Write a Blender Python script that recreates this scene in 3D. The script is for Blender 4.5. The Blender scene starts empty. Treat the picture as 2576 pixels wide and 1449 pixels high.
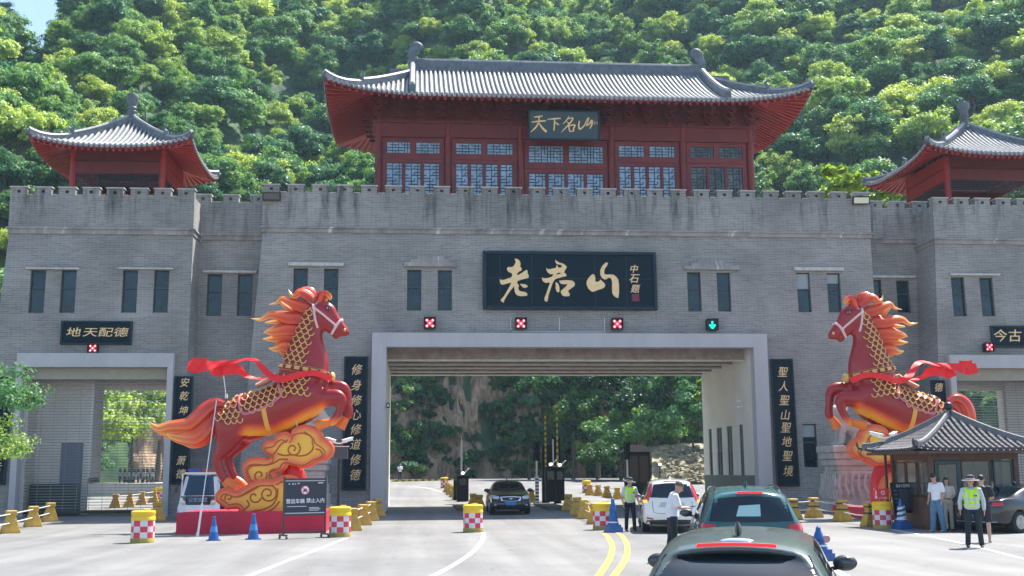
import bpy, bmesh, math, random
import numpy as np
from mathutils import Vector, Matrix, noise
from mathutils.bvhtree import BVHTree
sc = bpy.context.scene
COL = sc.collection
rad = math.radians
# ------------------------------------------------------------------ camera, sky, sun, exposure
F = 2900.0; CX, CY = 1288.0, 724.5          # focal length and image centre in units of a 2576 x 1449 picture
CAMH = 1.93
PITCH = math.atan(463.0/F); YAW = math.atan(250.0/F*math.cos(PITCH)); ROLL = 0.007
cam_data = bpy.data.cameras.new('camera'); cam = bpy.data.objects.new('camera', cam_data); COL.objects.link(cam)
cam_data.lens = 36.0*F/2576.0; cam_data.sensor_width = 36.0; cam_data.clip_start = 0.1; cam_data.clip_end = 3000
CM = Matrix.Rotation(-YAW,4,'Z') @ Matrix.Rotation(math.pi/2+PITCH,4,'X') @ Matrix.Rotation(-ROLL,4,'Z')
cam.matrix_world = Matrix.Translation((0,0,CAMH)) @ CM
sc.camera = cam
SUN = Vector((0.46,0.40,1.0)).normalized()
sun_d = bpy.data.lights.new('sun','SUN'); sun_d.energy = 5.0; sun_d.angle = rad(0.5); sun_d.color = (1.0,0.95,0.86)
sun = bpy.data.objects.new('sun', sun_d); COL.objects.link(sun)
sun.rotation_euler = SUN.to_track_quat('Z','Y').to_euler()
world = bpy.data.worlds.new("World"); sc.world = world; world.use_nodes = True
wn = world.node_tree.nodes; wl = world.node_tree.links
sky = wn.new('ShaderNodeTexSky'); sky.sky_type = 'NISHITA'; sky.sun_disc = False
sky.sun_elevation = math.asin(SUN.z); sky.sun_rotation = math.atan2(SUN.x, SUN.y)
sky.air_density = 1.0; sky.dust_density = 1.0
wl.new(sky.outputs[0], wn['Background'].inputs[0]); wn['Background'].inputs[1].default_value = 0.125
sc.view_settings.view_transform = 'Standard'; sc.view_settings.look = 'None'
sc.view_settings.exposure = 1.23; sc.view_settings.gamma = 1.0; sc.view_settings.use_curve_mapping = False
sc.cycles.max_bounces = 8; sc.cycles.transparent_max_bounces = 16; sc.cycles.diffuse_bounces = 3
# ------------------------------------------------------------------ picture point -> place
R3 = CM.to_3x3()
def ray(px,py): return R3 @ Vector(((px-CX)/F, -(py-CY)/F, -1.0))
def at(px,py,Y,k=0.0,z0=0.0):
    """point seen at (px,py) on the upright plane y=Y (leaning back by k per metre above z0)"""
    d = ray(px,py); t = (Y + k*(CAMH-z0))/(d.y - k*d.z)
    return Vector((d.x*t, d.y*t, CAMH+d.z*t))
def gz(Y):
    if Y < 38: return 0.0
    if Y < 60: return 0.2*((Y-38)/22.0)
    if Y < 125: return 0.2+1.1*(Y-60)/65.0
    return 1.3
def gnd(px,py):
    z = 0.0
    for i in range(12):
        d = ray(px,py); t = (z-CAMH)/d.z; z = 0.5*z+0.5*gz(d.y*t)
    d = ray(px,py); t = (z-CAMH)/d.z
    return Vector((d.x*t, d.y*t, gz(d.y*t)))
def mpp(Y): return Y/F
# ------------------------------------------------------------------ materials
MATS = {}
def mat(name, col=(0.5,0.5,0.5), rough=0.6, metal=0.0, spec=0.5, emit=None, estr=0.0, var=0.0, vscale=3.0, bump=0.0, bscale=40.0, coat=0.0, alpha=None, rand=0.0, trans=0.0):
    if name in MATS: return MATS[name]
    m = bpy.data.materials.new(name); m.use_nodes = True; MATS[name] = m
    nt = m.node_tree; b = nt.nodes['Principled BSDF']
    b.inputs['Base Color'].default_value = (*col,1); b.inputs['Roughness'].default_value = rough
    b.inputs['Metallic'].default_value = metal; b.inputs['Specular IOR Level'].default_value = spec
    b.inputs['Coat Weight'].default_value = coat; b.inputs['Coat Roughness'].default_value = 0.05
    if trans: b.inputs['Transmission Weight'].default_value = trans
    if alpha is not None: b.inputs['Alpha'].default_value = alpha
    if emit: b.inputs['Emission Color'].default_value = (*emit,1); b.inputs['Emission Strength'].default_value = estr
    last = None
    if var or bump:
        tc = nt.nodes.new('ShaderNodeTexCoord')
    if var:
        n = nt.nodes.new('ShaderNodeTexNoise'); n.inputs['Scale'].default_value = vscale; n.inputs['Detail'].default_value = 6; n.inputs['Roughness'].default_value = 0.65
        nt.links.new(tc.outputs['Object'], n.inputs['Vector'])
        mx = nt.nodes.new('ShaderNodeMix'); mx.data_type = 'RGBA'; mx.inputs[6].default_value = tuple(max(0,c*(1-var)) for c in col)+(1,); mx.inputs[7].default_value = tuple(min(1,c*(1+var)) for c in col)+(1,)
        mr = nt.nodes.new('ShaderNodeMapRange'); mr.inputs[1].default_value = 0.3; mr.inputs[2].default_value = 0.7
        nt.links.new(n.outputs[0], mr.inputs[0]); nt.links.new(mr.outputs[0], mx.inputs[0]); nt.links.new(mx.outputs[2], b.inputs['Base Color']); last = mx
    if bump:
        n2 = nt.nodes.new('ShaderNodeTexNoise'); n2.inputs['Scale'].default_value = bscale; n2.inputs['Detail'].default_value = 4
        bp = nt.nodes.new('ShaderNodeBump'); bp.inputs['Strength'].default_value = bump; bp.inputs['Distance'].default_value = 0.02
        nt.links.new(tc.outputs['Object'], n2.inputs['Vector']); nt.links.new(n2.outputs[0], bp.inputs['Height']); nt.links.new(bp.outputs[0], b.inputs['Normal'])
    return m
def nodes(m): return m.node_tree.nodes, m.node_tree.links
# ------------------------------------------------------------------ mesh builder
class MB:
    def __init__(s): s.v=[]; s.f=[]; s.m=[]; s.mi=0
    def add(s, vs, fs):
        o=len(s.v); s.v += [tuple(v) for v in vs]; s.f += [tuple(i+o for i in f) for f in fs]; s.m += [s.mi]*len(fs)
    def hex(s, p):   # p: 4 bottom (ccw), 4 top
        s.add(p, [(3,2,1,0),(4,5,6,7),(0,1,5,4),(1,2,6,5),(2,3,7,6),(3,0,4,7)])
    def box(s, x0,y0,z0,x1,y1,z1):
        s.hex([(x0,y0,z0),(x1,y0,z0),(x1,y1,z0),(x0,y1,z0),(x0,y0,z1),(x1,y0,z1),(x1,y1,z1),(x0,y1,z1)])
    def cbox(s, c, d): s.box(c[0]-d[0]/2,c[1]-d[1]/2,c[2]-d[2]/2,c[0]+d[0]/2,c[1]+d[1]/2,c[2]+d[2]/2)
    def bar(s, a, b, w, h, up=(0,0,1)):
        a=Vector(a); b=Vector(b); d=(b-a).normalized(); u=Vector(up)
        if abs(d.dot(u))>0.99: u=Vector((0,1,0))
        r=d.cross(u).normalized(); u=r.cross(d)
        r*=w/2; u*=h/2
        s.hex([a-r-u,a+r-u,a+r+u,a-r+u,b-r-u,b+r-u,b+r+u,b-r+u])
    def tube(s, pts, rs, n=8, flat=None, cap=True, wav=0, wn=0, side=None):
        """swept tube; rs numbers or (r_side, r_other); flat: fixed side direction for r_other"""
        pts=[Vector(p) for p in pts]; N=len(pts)
        if not hasattr(rs,'__len__'): rs=[rs]*N
        vs=[]; prev=None
        for i,p in enumerate(pts):
            t=(pts[min(i+1,N-1)]-pts[max(i-1,0)])
            t=t.normalized() if t.length>1e-9 else Vector((0,0,1))
            if flat is not None:
                o=Vector(flat); u=o.cross(t); u=u.normalized() if u.length>1e-6 else Vector((0,0,1)); o=t.cross(u).normalized()*(-1)
            else:
                if prev is None:
                    a=Vector((0,0,1)) if abs(t.z)<0.9 else Vector((1,0,0)); u=t.cross(a).normalized()
                else:
                    u=prev-t*prev.dot(t); u=u.normalized() if u.length>1e-6 else t.orthogonal().normalized()
                o=t.cross(u)
            prev=u
            r=rs[i]; ra,rb=(r if hasattr(r,'__len__') else (r,r))
            for j in range(n):
                a=2*math.pi*j/n; k=1+wav*math.cos(wn*a) if wav else 1
                vs.append(p+u*(math.cos(a)*ra*k)+o*(math.sin(a)*rb*k))
        fs=[]
        for i in range(N-1):
            for j in range(n):
                j2=(j+1)%n; fs.append((i*n+j,i*n+j2,(i+1)*n+j2,(i+1)*n+j))
        if cap:
            fs.append(tuple(reversed(range(n)))); fs.append(tuple(range((N-1)*n,N*n)))
        s.add(vs,fs)
    def cyl(s,a,b,r0,r1=None,n=12): s.tube([a,b],[r0,r0 if r1 is None else r1],n)
    def lathe(s, prof, c=(0,0,0), n=24, cap=True):
        vs=[]; N=len(prof)
        for r,z in prof:
            for j in range(n):
                a=2*math.pi*j/n; vs.append((c[0]+r*math.cos(a),c[1]+r*math.sin(a),c[2]+z))
        fs=[(i*n+j,i*n+(j+1)%n,(i+1)*n+(j+1)%n,(i+1)*n+j) for i in range(N-1) for j in range(n)]
        if cap: fs += [tuple(reversed(range(n))), tuple(range((N-1)*n,N*n))]
        s.add(vs,fs)
    def ball(s, c, r, n=12, m=8):
        r = r if hasattr(r,'__len__') else (r,r,r)
        vs=[(c[0],c[1],c[2]-r[2])]; fs=[]
        for i in range(1,m):
            ph=-math.pi/2+math.pi*i/m
            for j in range(n):
                a=2*math.pi*j/n; vs.append((c[0]+r[0]*math.cos(ph)*math.cos(a),c[1]+r[1]*math.cos(ph)*math.sin(a),c[2]+r[2]*math.sin(ph)))
        vs.append((c[0],c[1],c[2]+r[2])); T=len(vs)-1
        for j in range(n): fs.append((0,1+(j+1)%n,1+j)); fs.append((T,1+(m-2)*n+j,1+(m-2)*n+(j+1)%n))
        for i in range(m-2):
            for j in range(n): fs.append((1+i*n+j,1+i*n+(j+1)%n,1+(i+1)*n+(j+1)%n,1+(i+1)*n+j))
        s.add(vs,fs)
    def grid(s, P):   # P[i][j] points
        n=len(P); m=len(P[0]); s.add([p for r in P for p in r],[(i*m+j,i*m+j+1,(i+1)*m+j+1,(i+1)*m+j) for i in range(n-1) for j in range(m-1)])
    def xf(s, M):
        s.v=[tuple(M@Vector(v)) for v in s.v]; return s
    def mesh(s, name, mats, smooth=True, ang=35):
        me=bpy.data.meshes.new(name); me.from_pydata(s.v,[],s.f)
        if mats is not None:
            for m in (mats if isinstance(mats,(list,tuple)) else [mats]): me.materials.append(m)
        if s.m and max(s.m)>0: me.polygons.foreach_set('material_index', s.m)
        if smooth:
            me.polygons.foreach_set('use_smooth',[True]*len(me.polygons)); 
            try: me.set_sharp_from_angle(angle=rad(ang))
            except Exception: pass
        me.update(); return me
    def build(s, name, mats, parent=None, world=False, smooth=True, ang=35):
        if world and parent is not None:
            L=parent_chain(parent); s.v=[(v[0]-L[0],v[1]-L[1],v[2]-L[2]) for v in s.v]
        me=s.mesh(name,mats,smooth,ang); return link(name,me,parent)
def parent_chain(o):
    L=Vector((0,0,0))
    while o is not None: L+=o.location; o=o.parent
    return L
def link(name, me, parent=None):
    o=bpy.data.objects.new(name,me); COL.objects.link(o); o.parent=parent; return o
def tag(o,label=None,cat=None,group=None,kind=None):
    if label: o['label']=label
    if cat: o['category']=cat
    if group: o['group']=group
    if kind: o['kind']=kind
    return o
def empty(name,loc,label,cat,group=None,rz=0.0):
    o=bpy.data.objects.new(name,None); COL.objects.link(o); o.location=loc; o.rotation_euler=(0,0,rz); o.empty_display_size=0.3
    return tag(o,label,cat,group)
KIDS={}
def kids(o): return [c for c in COL.objects if c.parent==o]
def copy_tree(o,parent=None,cache=None):
    c=o.copy(); COL.objects.link(c); c.parent=parent
    ks=[k for k in list(COL.objects) if k.parent==o and k!=c] if cache is None else cache.get(o.name,[])
    for ch in ks: copy_tree(ch,c,cache)
    return c
def place_copy(o,loc,rz,label,group=None,scale=None):
    c=copy_tree(o); c.location=loc; c.rotation_euler=(0,0,rz); c['label']=label
    if group: c['group']=group
    if scale: c.scale=scale
    return c
def evalmesh(o):
    dg=bpy.context.evaluated_depsgraph_get(); me=bpy.data.meshes.new_from_object(o.evaluated_get(dg),preserve_all_data_layers=True,depsgraph=dg); return me
def organic(mb, voxel, smooth=6, mats=None, decim=None):
    me=mb.mesh('tmp',None); o=bpy.data.objects.new('tmp',me); COL.objects.link(o)
    r=o.modifiers.new('r','REMESH'); r.mode='VOXEL'; r.voxel_size=voxel
    if smooth: s=o.modifiers.new('s','SMOOTH'); s.iterations=smooth; s.factor=0.5
    m=evalmesh(o); bpy.data.objects.remove(o); m.polygons.foreach_set('use_smooth',[True]*len(m.polygons))
    m.materials.clear()
    for x in (mats if isinstance(mats,(list,tuple)) else [mats]): m.materials.append(x)
    return m
def subsurf(mb, lv, mats, crease=None):
    me=mb.mesh('tmp',None); bm=bmesh.new(); bm.from_mesh(me); bmesh.ops.remove_doubles(bm,verts=bm.verts,dist=1e-4); bmesh.ops.recalc_face_normals(bm,faces=bm.faces); bm.to_mesh(me); bm.free()
    o=bpy.data.objects.new('tmp',me); COL.objects.link(o); s=o.modifiers.new('s','SUBSURF'); s.levels=lv; s.render_levels=lv
    m=evalmesh(o); bpy.data.objects.remove(o); m.polygons.foreach_set('use_smooth',[True]*len(m.polygons)); m.materials.clear()
    for x in (mats if isinstance(mats,(list,tuple)) else [mats]): m.materials.append(x)
    return m
def bvh_of(me): return BVHTree.FromPolygons([v.co.copy() for v in me.vertices],[tuple(p.vertices) for p in me.polygons])
def textmesh(s, size=1.0, ext=0.01, weight=0.0, shear=0.0, align='CENTER'):
    c=bpy.data.curves.new('t','FONT'); c.body=s; c.size=size; c.extrude=ext; c.offset=weight; c.shear=shear; c.align_x=align; c.align_y='CENTER'; c.resolution_u=3
    o=bpy.data.objects.new('t',c); COL.objects.link(o); m=evalmesh(o); bpy.data.objects.remove(o); return m
def shapemesh(polys, ext=0.01, bev=0.0, res=2):
    """filled flat shape from closed polygons in the xy plane (inner ones are holes)"""
    c=bpy.data.curves.new('s','CURVE'); c.dimensions='2D'; c.fill_mode='BOTH'; c.extrude=ext; c.bevel_depth=bev; c.bevel_resolution=res
    for p in polys:
        sp=c.splines.new('POLY'); sp.points.add(len(p)-1)
        for i,q in enumerate(p): sp.points[i].co=(q[0],q[1],0,1)
        sp.use_cyclic_u=True
    o=bpy.data.objects.new('s',c); COL.objects.link(o); m=evalmesh(o); bpy.data.objects.remove(o); return m
def stand(me, loc, rz=0.0, rx=math.pi/2, scl=(1,1,1)):
    """xy-plane mesh -> upright, facing -y"""
    me.transform(Matrix.Translation(loc) @ Matrix.Rotation(rz,4,'Z') @ Matrix.Rotation(rx,4,'X') @ Matrix.Diagonal((*scl,1))); return me
def setmat(me,*ms):
    me.materials.clear()
    for m in ms: me.materials.append(m)
    return me
def crom(pts, k=6, closed=False):
    """catmull-rom through tuples of any length"""
    P=[np.array(p,float) for p in pts]; n=len(P); out=[]
    rng=range(n) if closed else range(n-1)
    for i in rng:
        p0=P[(i-1)%n] if closed or i>0 else P[0]; p1=P[i]; p2=P[(i+1)%n]; p3=P[(i+2)%n] if closed or i+2<n else P[-1]
        for j in range(k):
            t=j/k; out.append(0.5*((2*p1)+(-p0+p2)*t+(2*p0-5*p1+4*p2-p3)*t*t+(-p0+3*p1-3*p2+p3)*t**3))
    if not closed: out.append(P[-1])
    return out
# ------------------------------------------------------------------ ground and hill
def asphalt():
    m=mat('road_asphalt',(0.2,0.2,0.2),0.85); n,l=nodes(m); b=n['Principled BSDF']  # the asphalt's own grey, varied by noise
    g=n.new('ShaderNodeNewGeometry')
    a=n.new('ShaderNodeTexNoise'); a.inputs['Scale'].default_value=0.22; a.inputs['Detail'].default_value=9; a.inputs['Roughness'].default_value=0.62; l.new(g.outputs['Position'],a.inputs['Vector'])
    c=n.new('ShaderNodeTexNoise'); c.inputs['Scale'].default_value=60; c.inputs['Detail'].default_value=3; l.new(g.outputs['Position'],c.inputs['Vector'])
    r=n.new('ShaderNodeValToRGB'); r.color_ramp.elements[0].position=0.32; r.color_ramp.elements[0].color=(0.150,0.150,0.152,1); r.color_ramp.elements[1].position=0.70; r.color_ramp.elements[1].color=(0.225,0.222,0.215,1); l.new(a.outputs[0],r.inputs[0])
    mr=n.new('ShaderNodeMapRange'); mr.inputs[1].default_value=0.3; mr.inputs[2].default_value=0.7; mr.inputs[3].default_value=0.88; mr.inputs[4].default_value=1.12; l.new(c.outputs[0],mr.inputs[0])
    v=n.new('ShaderNodeVectorMath'); v.operation='SCALE'; l.new(r.outputs[0],v.inputs[0]); l.new(mr.outputs[0],v.inputs['Scale'])
    # fine cracks
    vo=n.new('ShaderNodeTexVoronoi'); vo.feature='DISTANCE_TO_EDGE'; vo.inputs['Scale'].default_value=0.35
    nn=n.new('ShaderNodeTexNoise'); nn.inputs['Scale'].default_value=1.2; nn.inputs['Detail'].default_value=5; l.new(g.outputs['Position'],nn.inputs['Vector'])
    va=n.new('ShaderNodeVectorMath'); va.operation='ADD'; l.new(g.outputs['Position'],va.inputs[0]); l.new(nn.outputs['Color'],va.inputs[1]); l.new(va.outputs[0],vo.inputs['Vector'])
    cr=n.new('ShaderNodeMapRange'); cr.inputs[1].default_value=0.0; cr.inputs[2].default_value=0.012; cr.inputs[3].default_value=0.8; cr.inputs[4].default_value=1.0; l.new(vo.outputs[0],cr.inputs[0])
    v2=n.new('ShaderNodeVectorMath'); v2.operation='SCALE'; l.new(v.outputs[0],v2.inputs[0]); l.new(cr.outputs[0],v2.inputs['Scale']); 
    # traffic polish along the lanes and a few repaired patches
    sx=n.new('ShaderNodeVectorMath'); sx.operation='MULTIPLY'; sx.inputs[1].default_value=(1.1,0.05,1); l.new(g.outputs['Position'],sx.inputs[0]); tn=n.new('ShaderNodeTexNoise'); tn.inputs['Scale'].default_value=1.0; tn.inputs['Detail'].default_value=5; l.new(sx.outputs[0],tn.inputs['Vector'])
    tm=n.new('ShaderNodeMapRange'); tm.inputs[1].default_value=0.38; tm.inputs[2].default_value=0.62; tm.inputs[3].default_value=0.84; tm.inputs[4].default_value=1.06; l.new(tn.outputs[0],tm.inputs[0]); v3=n.new('ShaderNodeVectorMath'); v3.operation='SCALE'; l.new(v2.outputs[0],v3.inputs[0]); l.new(tm.outputs[0],v3.inputs['Scale'])
    sn=n.new('ShaderNodeTexNoise'); sn.inputs['Scale'].default_value=0.9; sn.inputs['Detail'].default_value=3; sn.inputs['Distortion'].default_value=1.5; l.new(g.outputs['Position'],sn.inputs['Vector']); sm=n.new('ShaderNodeMapRange'); sm.inputs[1].default_value=0.66; sm.inputs[2].default_value=0.74; sm.inputs[3].default_value=1.0; sm.inputs[4].default_value=0.78; l.new(sn.outputs[0],sm.inputs[0]); v4=n.new('ShaderNodeVectorMath'); v4.operation='SCALE'; l.new(v3.outputs[0],v4.inputs[0]); l.new(sm.outputs[0],v4.inputs['Scale']); l.new(v4.outputs[0],b.inputs['Base Color'])
    bp=n.new('ShaderNodeBump'); bp.inputs['Strength'].default_value=0.25; bp.inputs['Distance'].default_value=0.01; l.new(c.outputs[0],bp.inputs['Height']); l.new(bp.outputs[0],b.inputs['Normal'])
    return m
ASPH=asphalt()
g=MB(); ys=[-40,0,10,20,30]+list(np.arange(38,126,2.0))+[140,170,260,420,700]; xs=[-500,-120,-60,-30,-15,0,15,30,60,120,500]
g.grid([[(x,y,gz(y)) for y in ys] for x in xs]); go=g.build('ground',ASPH); tag(go,kind='structure')
LINEW=mat('road_paint_white',(0.62,0.62,0.60),0.7,var=0.12,vscale=8); LINEY=mat('road_paint_yellow',(0.62,0.34,0.07),0.7,var=0.1,vscale=8)
def roadline(name,pts,w,m,off=0.004):
    P=crom(pts,8); mb=MB(); P=[gnd(*p) for p in P]; rows=[]
    for i,p in enumerate(P):
        t=(P[min(i+1,len(P)-1)]-P[max(i-1,0)]).normalized(); s=Vector((t.y,-t.x,0))*w/2
        rows.append([p-s+Vector((0,0,off)),p+s+Vector((0,0,off))])
    mb.grid(rows); o=mb.build(name,m); tag(o,kind='structure'); return o
roadline('road_marking',[(872,1354),(840,1366),(790,1386),(720,1412),(650,1440),(560,1475),(430,1520)],0.13,LINEW)
roadline('road_marking',[(1215,1340),(1216,1352),(1205,1372),(1180,1396),(1140,1422),(1095,1446),(1030,1480)],0.13,LINEW)
roadline('road_marking',[(1515,1340),(1530,1352),(1540,1375),(1536,1400),(1522,1425),(1505,1449),(1470,1490)],0.15,LINEY)
roadline('road_marking',[(1553,1340),(1568,1352),(1578,1375),(1576,1400),(1562,1425),(1545,1449),(1515,1490)],0.15,LINEY)
roadline('road_marking',[(2240,1332),(2330,1348),(2440,1371),(2520,1392),(2600,1412),(2700,1440)],0.13,LINEW)
roadline('road_marking',[(2080,1424),(2110,1440),(2150,1462)],0.16,LINEW)
roadline('road_marking',[(985,1221),(1040,1224),(1080,1229),(1110,1238)],0.14,LINEW)
# ---- hill
random.seed(7)
def ybase(X):
    """foot of the slope behind the gate"""
    v=[(-130,66),(-70,76),(-44,88),(-32,100),(-24,112),(-14,124),(0,127),(30,124),(44,108),(60,88),(90,74),(140,66)]
    for (a,b),(c,d) in zip(v,v[1:]):
        if a<=X<=c: return b+(d-b)*(X-a)/(c-a)
    return v[0][1] if X<v[0][0] else v[-1][1]
def hz(X,Y):
    yb=ybase(X); d=Y-yb
    if d<0: return gz(Y)-0.6
    cl = max(0,min(1,1-abs(X-8)/26.0)); cl=cl*cl*(3-2*cl)        # rock face straight behind the portal
    steep=min(d*2.6,13.0*cl+2.5)
    z=gz(yb)+steep+0.74*max(0,d)*(1+0.10*math.sin(X*0.045+1.0))
    z+= (noise.noise(Vector((X*0.025,Y*0.025,0)))*9+noise.noise(Vector((X*0.07,Y*0.07,3)))*3)*min(1,d/25)
    z+= noise.noise(Vector((X*0.22,Y*0.22,z*0.2)))*1.6*min(1,d/3)
    # the crest sinks towards the far left
    az=X/max(Y,1.0); e=0.350+0.12*max(0,min(1,(az+0.316)/0.018))+0.05*max(0,min(1,(-0.345-az)/0.02))
    cap=1.9+Y*e-6.0
    return min(z,cap) if az<-0.295 else z
def soil():
    m=mat('hill_ground',(0.03,0.04,0.015),0.95); n,l=nodes(m); b=n['Principled BSDF']; g=n.new('ShaderNodeNewGeometry')
    a=n.new('ShaderNodeTexNoise'); a.inputs['Scale'].default_value=0.5; a.inputs['Detail'].default_value=8; l.new(g.outputs['Position'],a.inputs['Vector'])
    r=n.new('ShaderNodeValToRGB'); r.color_ramp.elements[0].position=0.4; r.color_ramp.elements[0].color=(0.018,0.05,0.025,1); r.color_ramp.elements[1].position=0.65; r.color_ramp.elements[1].color=(0.06,0.12,0.04,1); l.new(a.outputs[0],r.inputs[0]); l.new(r.outputs[0],b.inputs['Base Color']); return m
h=MB(); XS=list(np.arange(-150,151,2.5)); rows=[]
for X in XS:
    yb=ybase(X); r_=[]
    for d in [-2,0,0.6,1.5,3,4.5,6,8]+list(np.arange(11,240,4.0)): r_.append((X,yb+d,hz(X,yb+d)))
    rows.append(r_)
h.grid(rows); ho=h.build('hillside',soil()); tag(ho,kind='structure')
def rock():
    m=mat('cliff_rock',(0.3,0.25,0.2),0.9); n,l=nodes(m); b=n['Principled BSDF']; g=n.new('ShaderNodeNewGeometry')
    mp=n.new('ShaderNodeVectorMath'); mp.operation='MULTIPLY'; mp.inputs[1].default_value=(1,1,0.28); l.new(g.outputs['Position'],mp.inputs[0])
    a=n.new('ShaderNodeTexNoise'); a.inputs['Scale'].default_value=1.1; a.inputs['Detail'].default_value=12; a.inputs['Roughness'].default_value=0.78; a.inputs['Distortion'].default_value=0.5; l.new(mp.outputs[0],a.inputs['Vector'])
    r=n.new('ShaderNodeValToRGB'); e=r.color_ramp.elements; e[0].position=0.35; e[0].color=(0.07,0.06,0.05,1); e[1].position=0.62; e[1].color=(0.66,0.46,0.29,1); x=e.new(0.48); x.color=(0.36,0.25,0.16,1); l.new(a.outputs[0],r.inputs[0])
    k=n.new('ShaderNodeTexNoise'); k.inputs['Scale'].default_value=0.28; k.inputs['Detail'].default_value=7; l.new(g.outputs['Position'],k.inputs['Vector'])
    kr=n.new('ShaderNodeMapRange'); kr.inputs[1].default_value=0.60; kr.inputs[2].default_value=0.66; l.new(k.outputs[0],kr.inputs[0])
    mx=n.new('ShaderNodeMix'); mx.data_type='RGBA'; mx.inputs[7].default_value=(0.03,0.05,0.02,1); l.new(kr.outputs[0],mx.inputs[0]); l.new(r.outputs[0],mx.inputs[6]); l.new(mx.outputs[2],b.inputs['Base Color'])
    bp=n.new('ShaderNodeBump'); bp.inputs['Strength'].default_value=1.0; bp.inputs['Distance'].default_value=0.5; l.new(a.outputs[0],bp.inputs['Height']); l.new(bp.outputs[0],b.inputs['Normal']); return m
c=MB(); rows=[]
for i in range(250):
    X=-26+i*0.25; col_=[]
    for j in range(90):
        z=gz(120)-0.3+j*0.28; q=noise.noise(Vector((X*0.16,z*0.06,1)))*2.4+abs(noise.noise(Vector((X*0.5,z*0.18,5))))*1.5+noise.noise(Vector((X*1.3+z*0.3,z*0.6,9)))*0.45+(abs(noise.noise(Vector((X*0.9+z*0.25,z*0.22,4)))))*1.3+abs(noise.noise(Vector((X*2.2-z*0.5,z*0.5,14))))*0.6
        bul=2.6*math.exp(-((X+0.5)/5.5)**2)*max(0,1-z/22.0)
        col_.append((X,ybase(X)-1.6+z*0.34+1.2-q*1.1-bul,z))
    rows.append(col_)
c.grid(rows); co=c.build('cliff',rock()); tag(co,kind='structure')
# ------------------------------------------------------------------ gatehouse materials
def brick_mat():
    m=mat('grey_brick',(0.3,0.32,0.34),0.85); n,l=nodes(m); b=n['Principled BSDF']
    g=n.new('ShaderNodeNewGeometry'); sp=n.new('ShaderNodeSeparateXYZ'); l.new(g.outputs['Position'],sp.inputs[0])
    ad=n.new('ShaderNodeMath'); ad.operation='ADD'; l.new(sp.outputs[0],ad.inputs[0]); l.new(sp.outputs[1],ad.inputs[1])
    cb=n.new('ShaderNodeCombineXYZ'); l.new(ad.outputs[0],cb.inputs[0]); l.new(sp.outputs[2],cb.inputs[1])
    br=n.new('ShaderNodeTexBrick'); l.new(cb.outputs[0],br.inputs['Vector'])
    br.inputs['Scale'].default_value=1.0; br.inputs['Brick Width'].default_value=0.40; br.inputs['Row Height'].default_value=0.080
    br.inputs['Mortar Size'].default_value=0.013; br.inputs['Mortar Smooth'].default_value=0.3; br.inputs['Bias'].default_value=0.0
    br.inputs['Color1'].default_value=(0.208,0.204,0.188,1); br.inputs['Color2'].default_value=(0.295,0.288,0.268,1); br.inputs['Mortar'].default_value=(0.375,0.365,0.345,1)
    # weather: broad tone drift, vertical dark runs below the battlements, grime
    nz=n.new('ShaderNodeTexNoise'); nz.inputs['Scale'].default_value=0.35; nz.inputs['Detail'].default_value=8; nz.inputs['Roughness'].default_value=0.6; l.new(g.outputs['Position'],nz.inputs['Vector'])
    mr=n.new('ShaderNodeMapRange'); mr.inputs[1].default_value=0.3; mr.inputs[2].default_value=0.7; mr.inputs[3].default_value=0.68; mr.inputs[4].default_value=1.16; l.new(nz.outputs[0],mr.inputs[0])
    mp=n.new('ShaderNodeCombineXYZ'); m1=n.new('ShaderNodeMath'); m1.operation='MULTIPLY'; m1.inputs[1].default_value=1.5; l.new(ad.outputs[0],m1.inputs[0]); m2=n.new('ShaderNodeMath'); m2.operation='MULTIPLY'; m2.inputs[1].default_value=0.16; l.new(sp.outputs[2],m2.inputs[0]); l.new(m1.outputs[0],mp.inputs[0]); l.new(m2.outputs[0],mp.inputs[1])
    st=n.new('ShaderNodeTexNoise'); st.inputs['Scale'].default_value=1.0; st.inputs['Detail'].default_value=7; st.inputs['Roughness'].default_value=0.7; l.new(mp.outputs[0],st.inputs['Vector'])
    s1=n.new('ShaderNodeMapRange'); s1.inputs[1].default_value=0.50; s1.inputs[2].default_value=0.66; s1.inputs[3].default_value=0.0; s1.inputs[4].default_value=1.0; l.new(st.outputs[0],s1.inputs[0])
    hz=n.new('ShaderNodeMapRange'); hz.inputs[1].default_value=12.6; hz.inputs[2].default_value=14.2; hz.inputs[3].default_value=0.0; hz.inputs[4].default_value=0.72; l.new(sp.outputs[2],hz.inputs[0])
    mm=n.new('ShaderNodeMath'); mm.operation='MULTIPLY'; l.new(s1.outputs[0],mm.inputs[0]); l.new(hz.outputs[0],mm.inputs[1])
    iv=n.new('ShaderNodeMath'); iv.operation='SUBTRACT'; iv.inputs[0].default_value=1.0; l.new(mm.outputs[0],iv.inputs[1])
    k=n.new('ShaderNodeMath'); k.operation='MULTIPLY'; l.new(iv.outputs[0],k.inputs[0]); l.new(mr.outputs[0],k.inputs[1])
    vm=n.new('ShaderNodeVectorMath'); vm.operation='SCALE'; l.new(br.outputs['Color'],vm.inputs[0]); l.new(k.outputs[0],vm.inputs['Scale'])
    l.new(vm.outputs[0],b.inputs['Base Color'])
    bp=n.new('ShaderNodeBump'); bp.inputs['Strength'].default_value=0.5; bp.inputs['Distance'].default_value=0.01; l.new(br.outputs['Fac'],bp.inputs['Height']); l.new(bp.outputs[0],b.inputs['Normal'])
    return m
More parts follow.
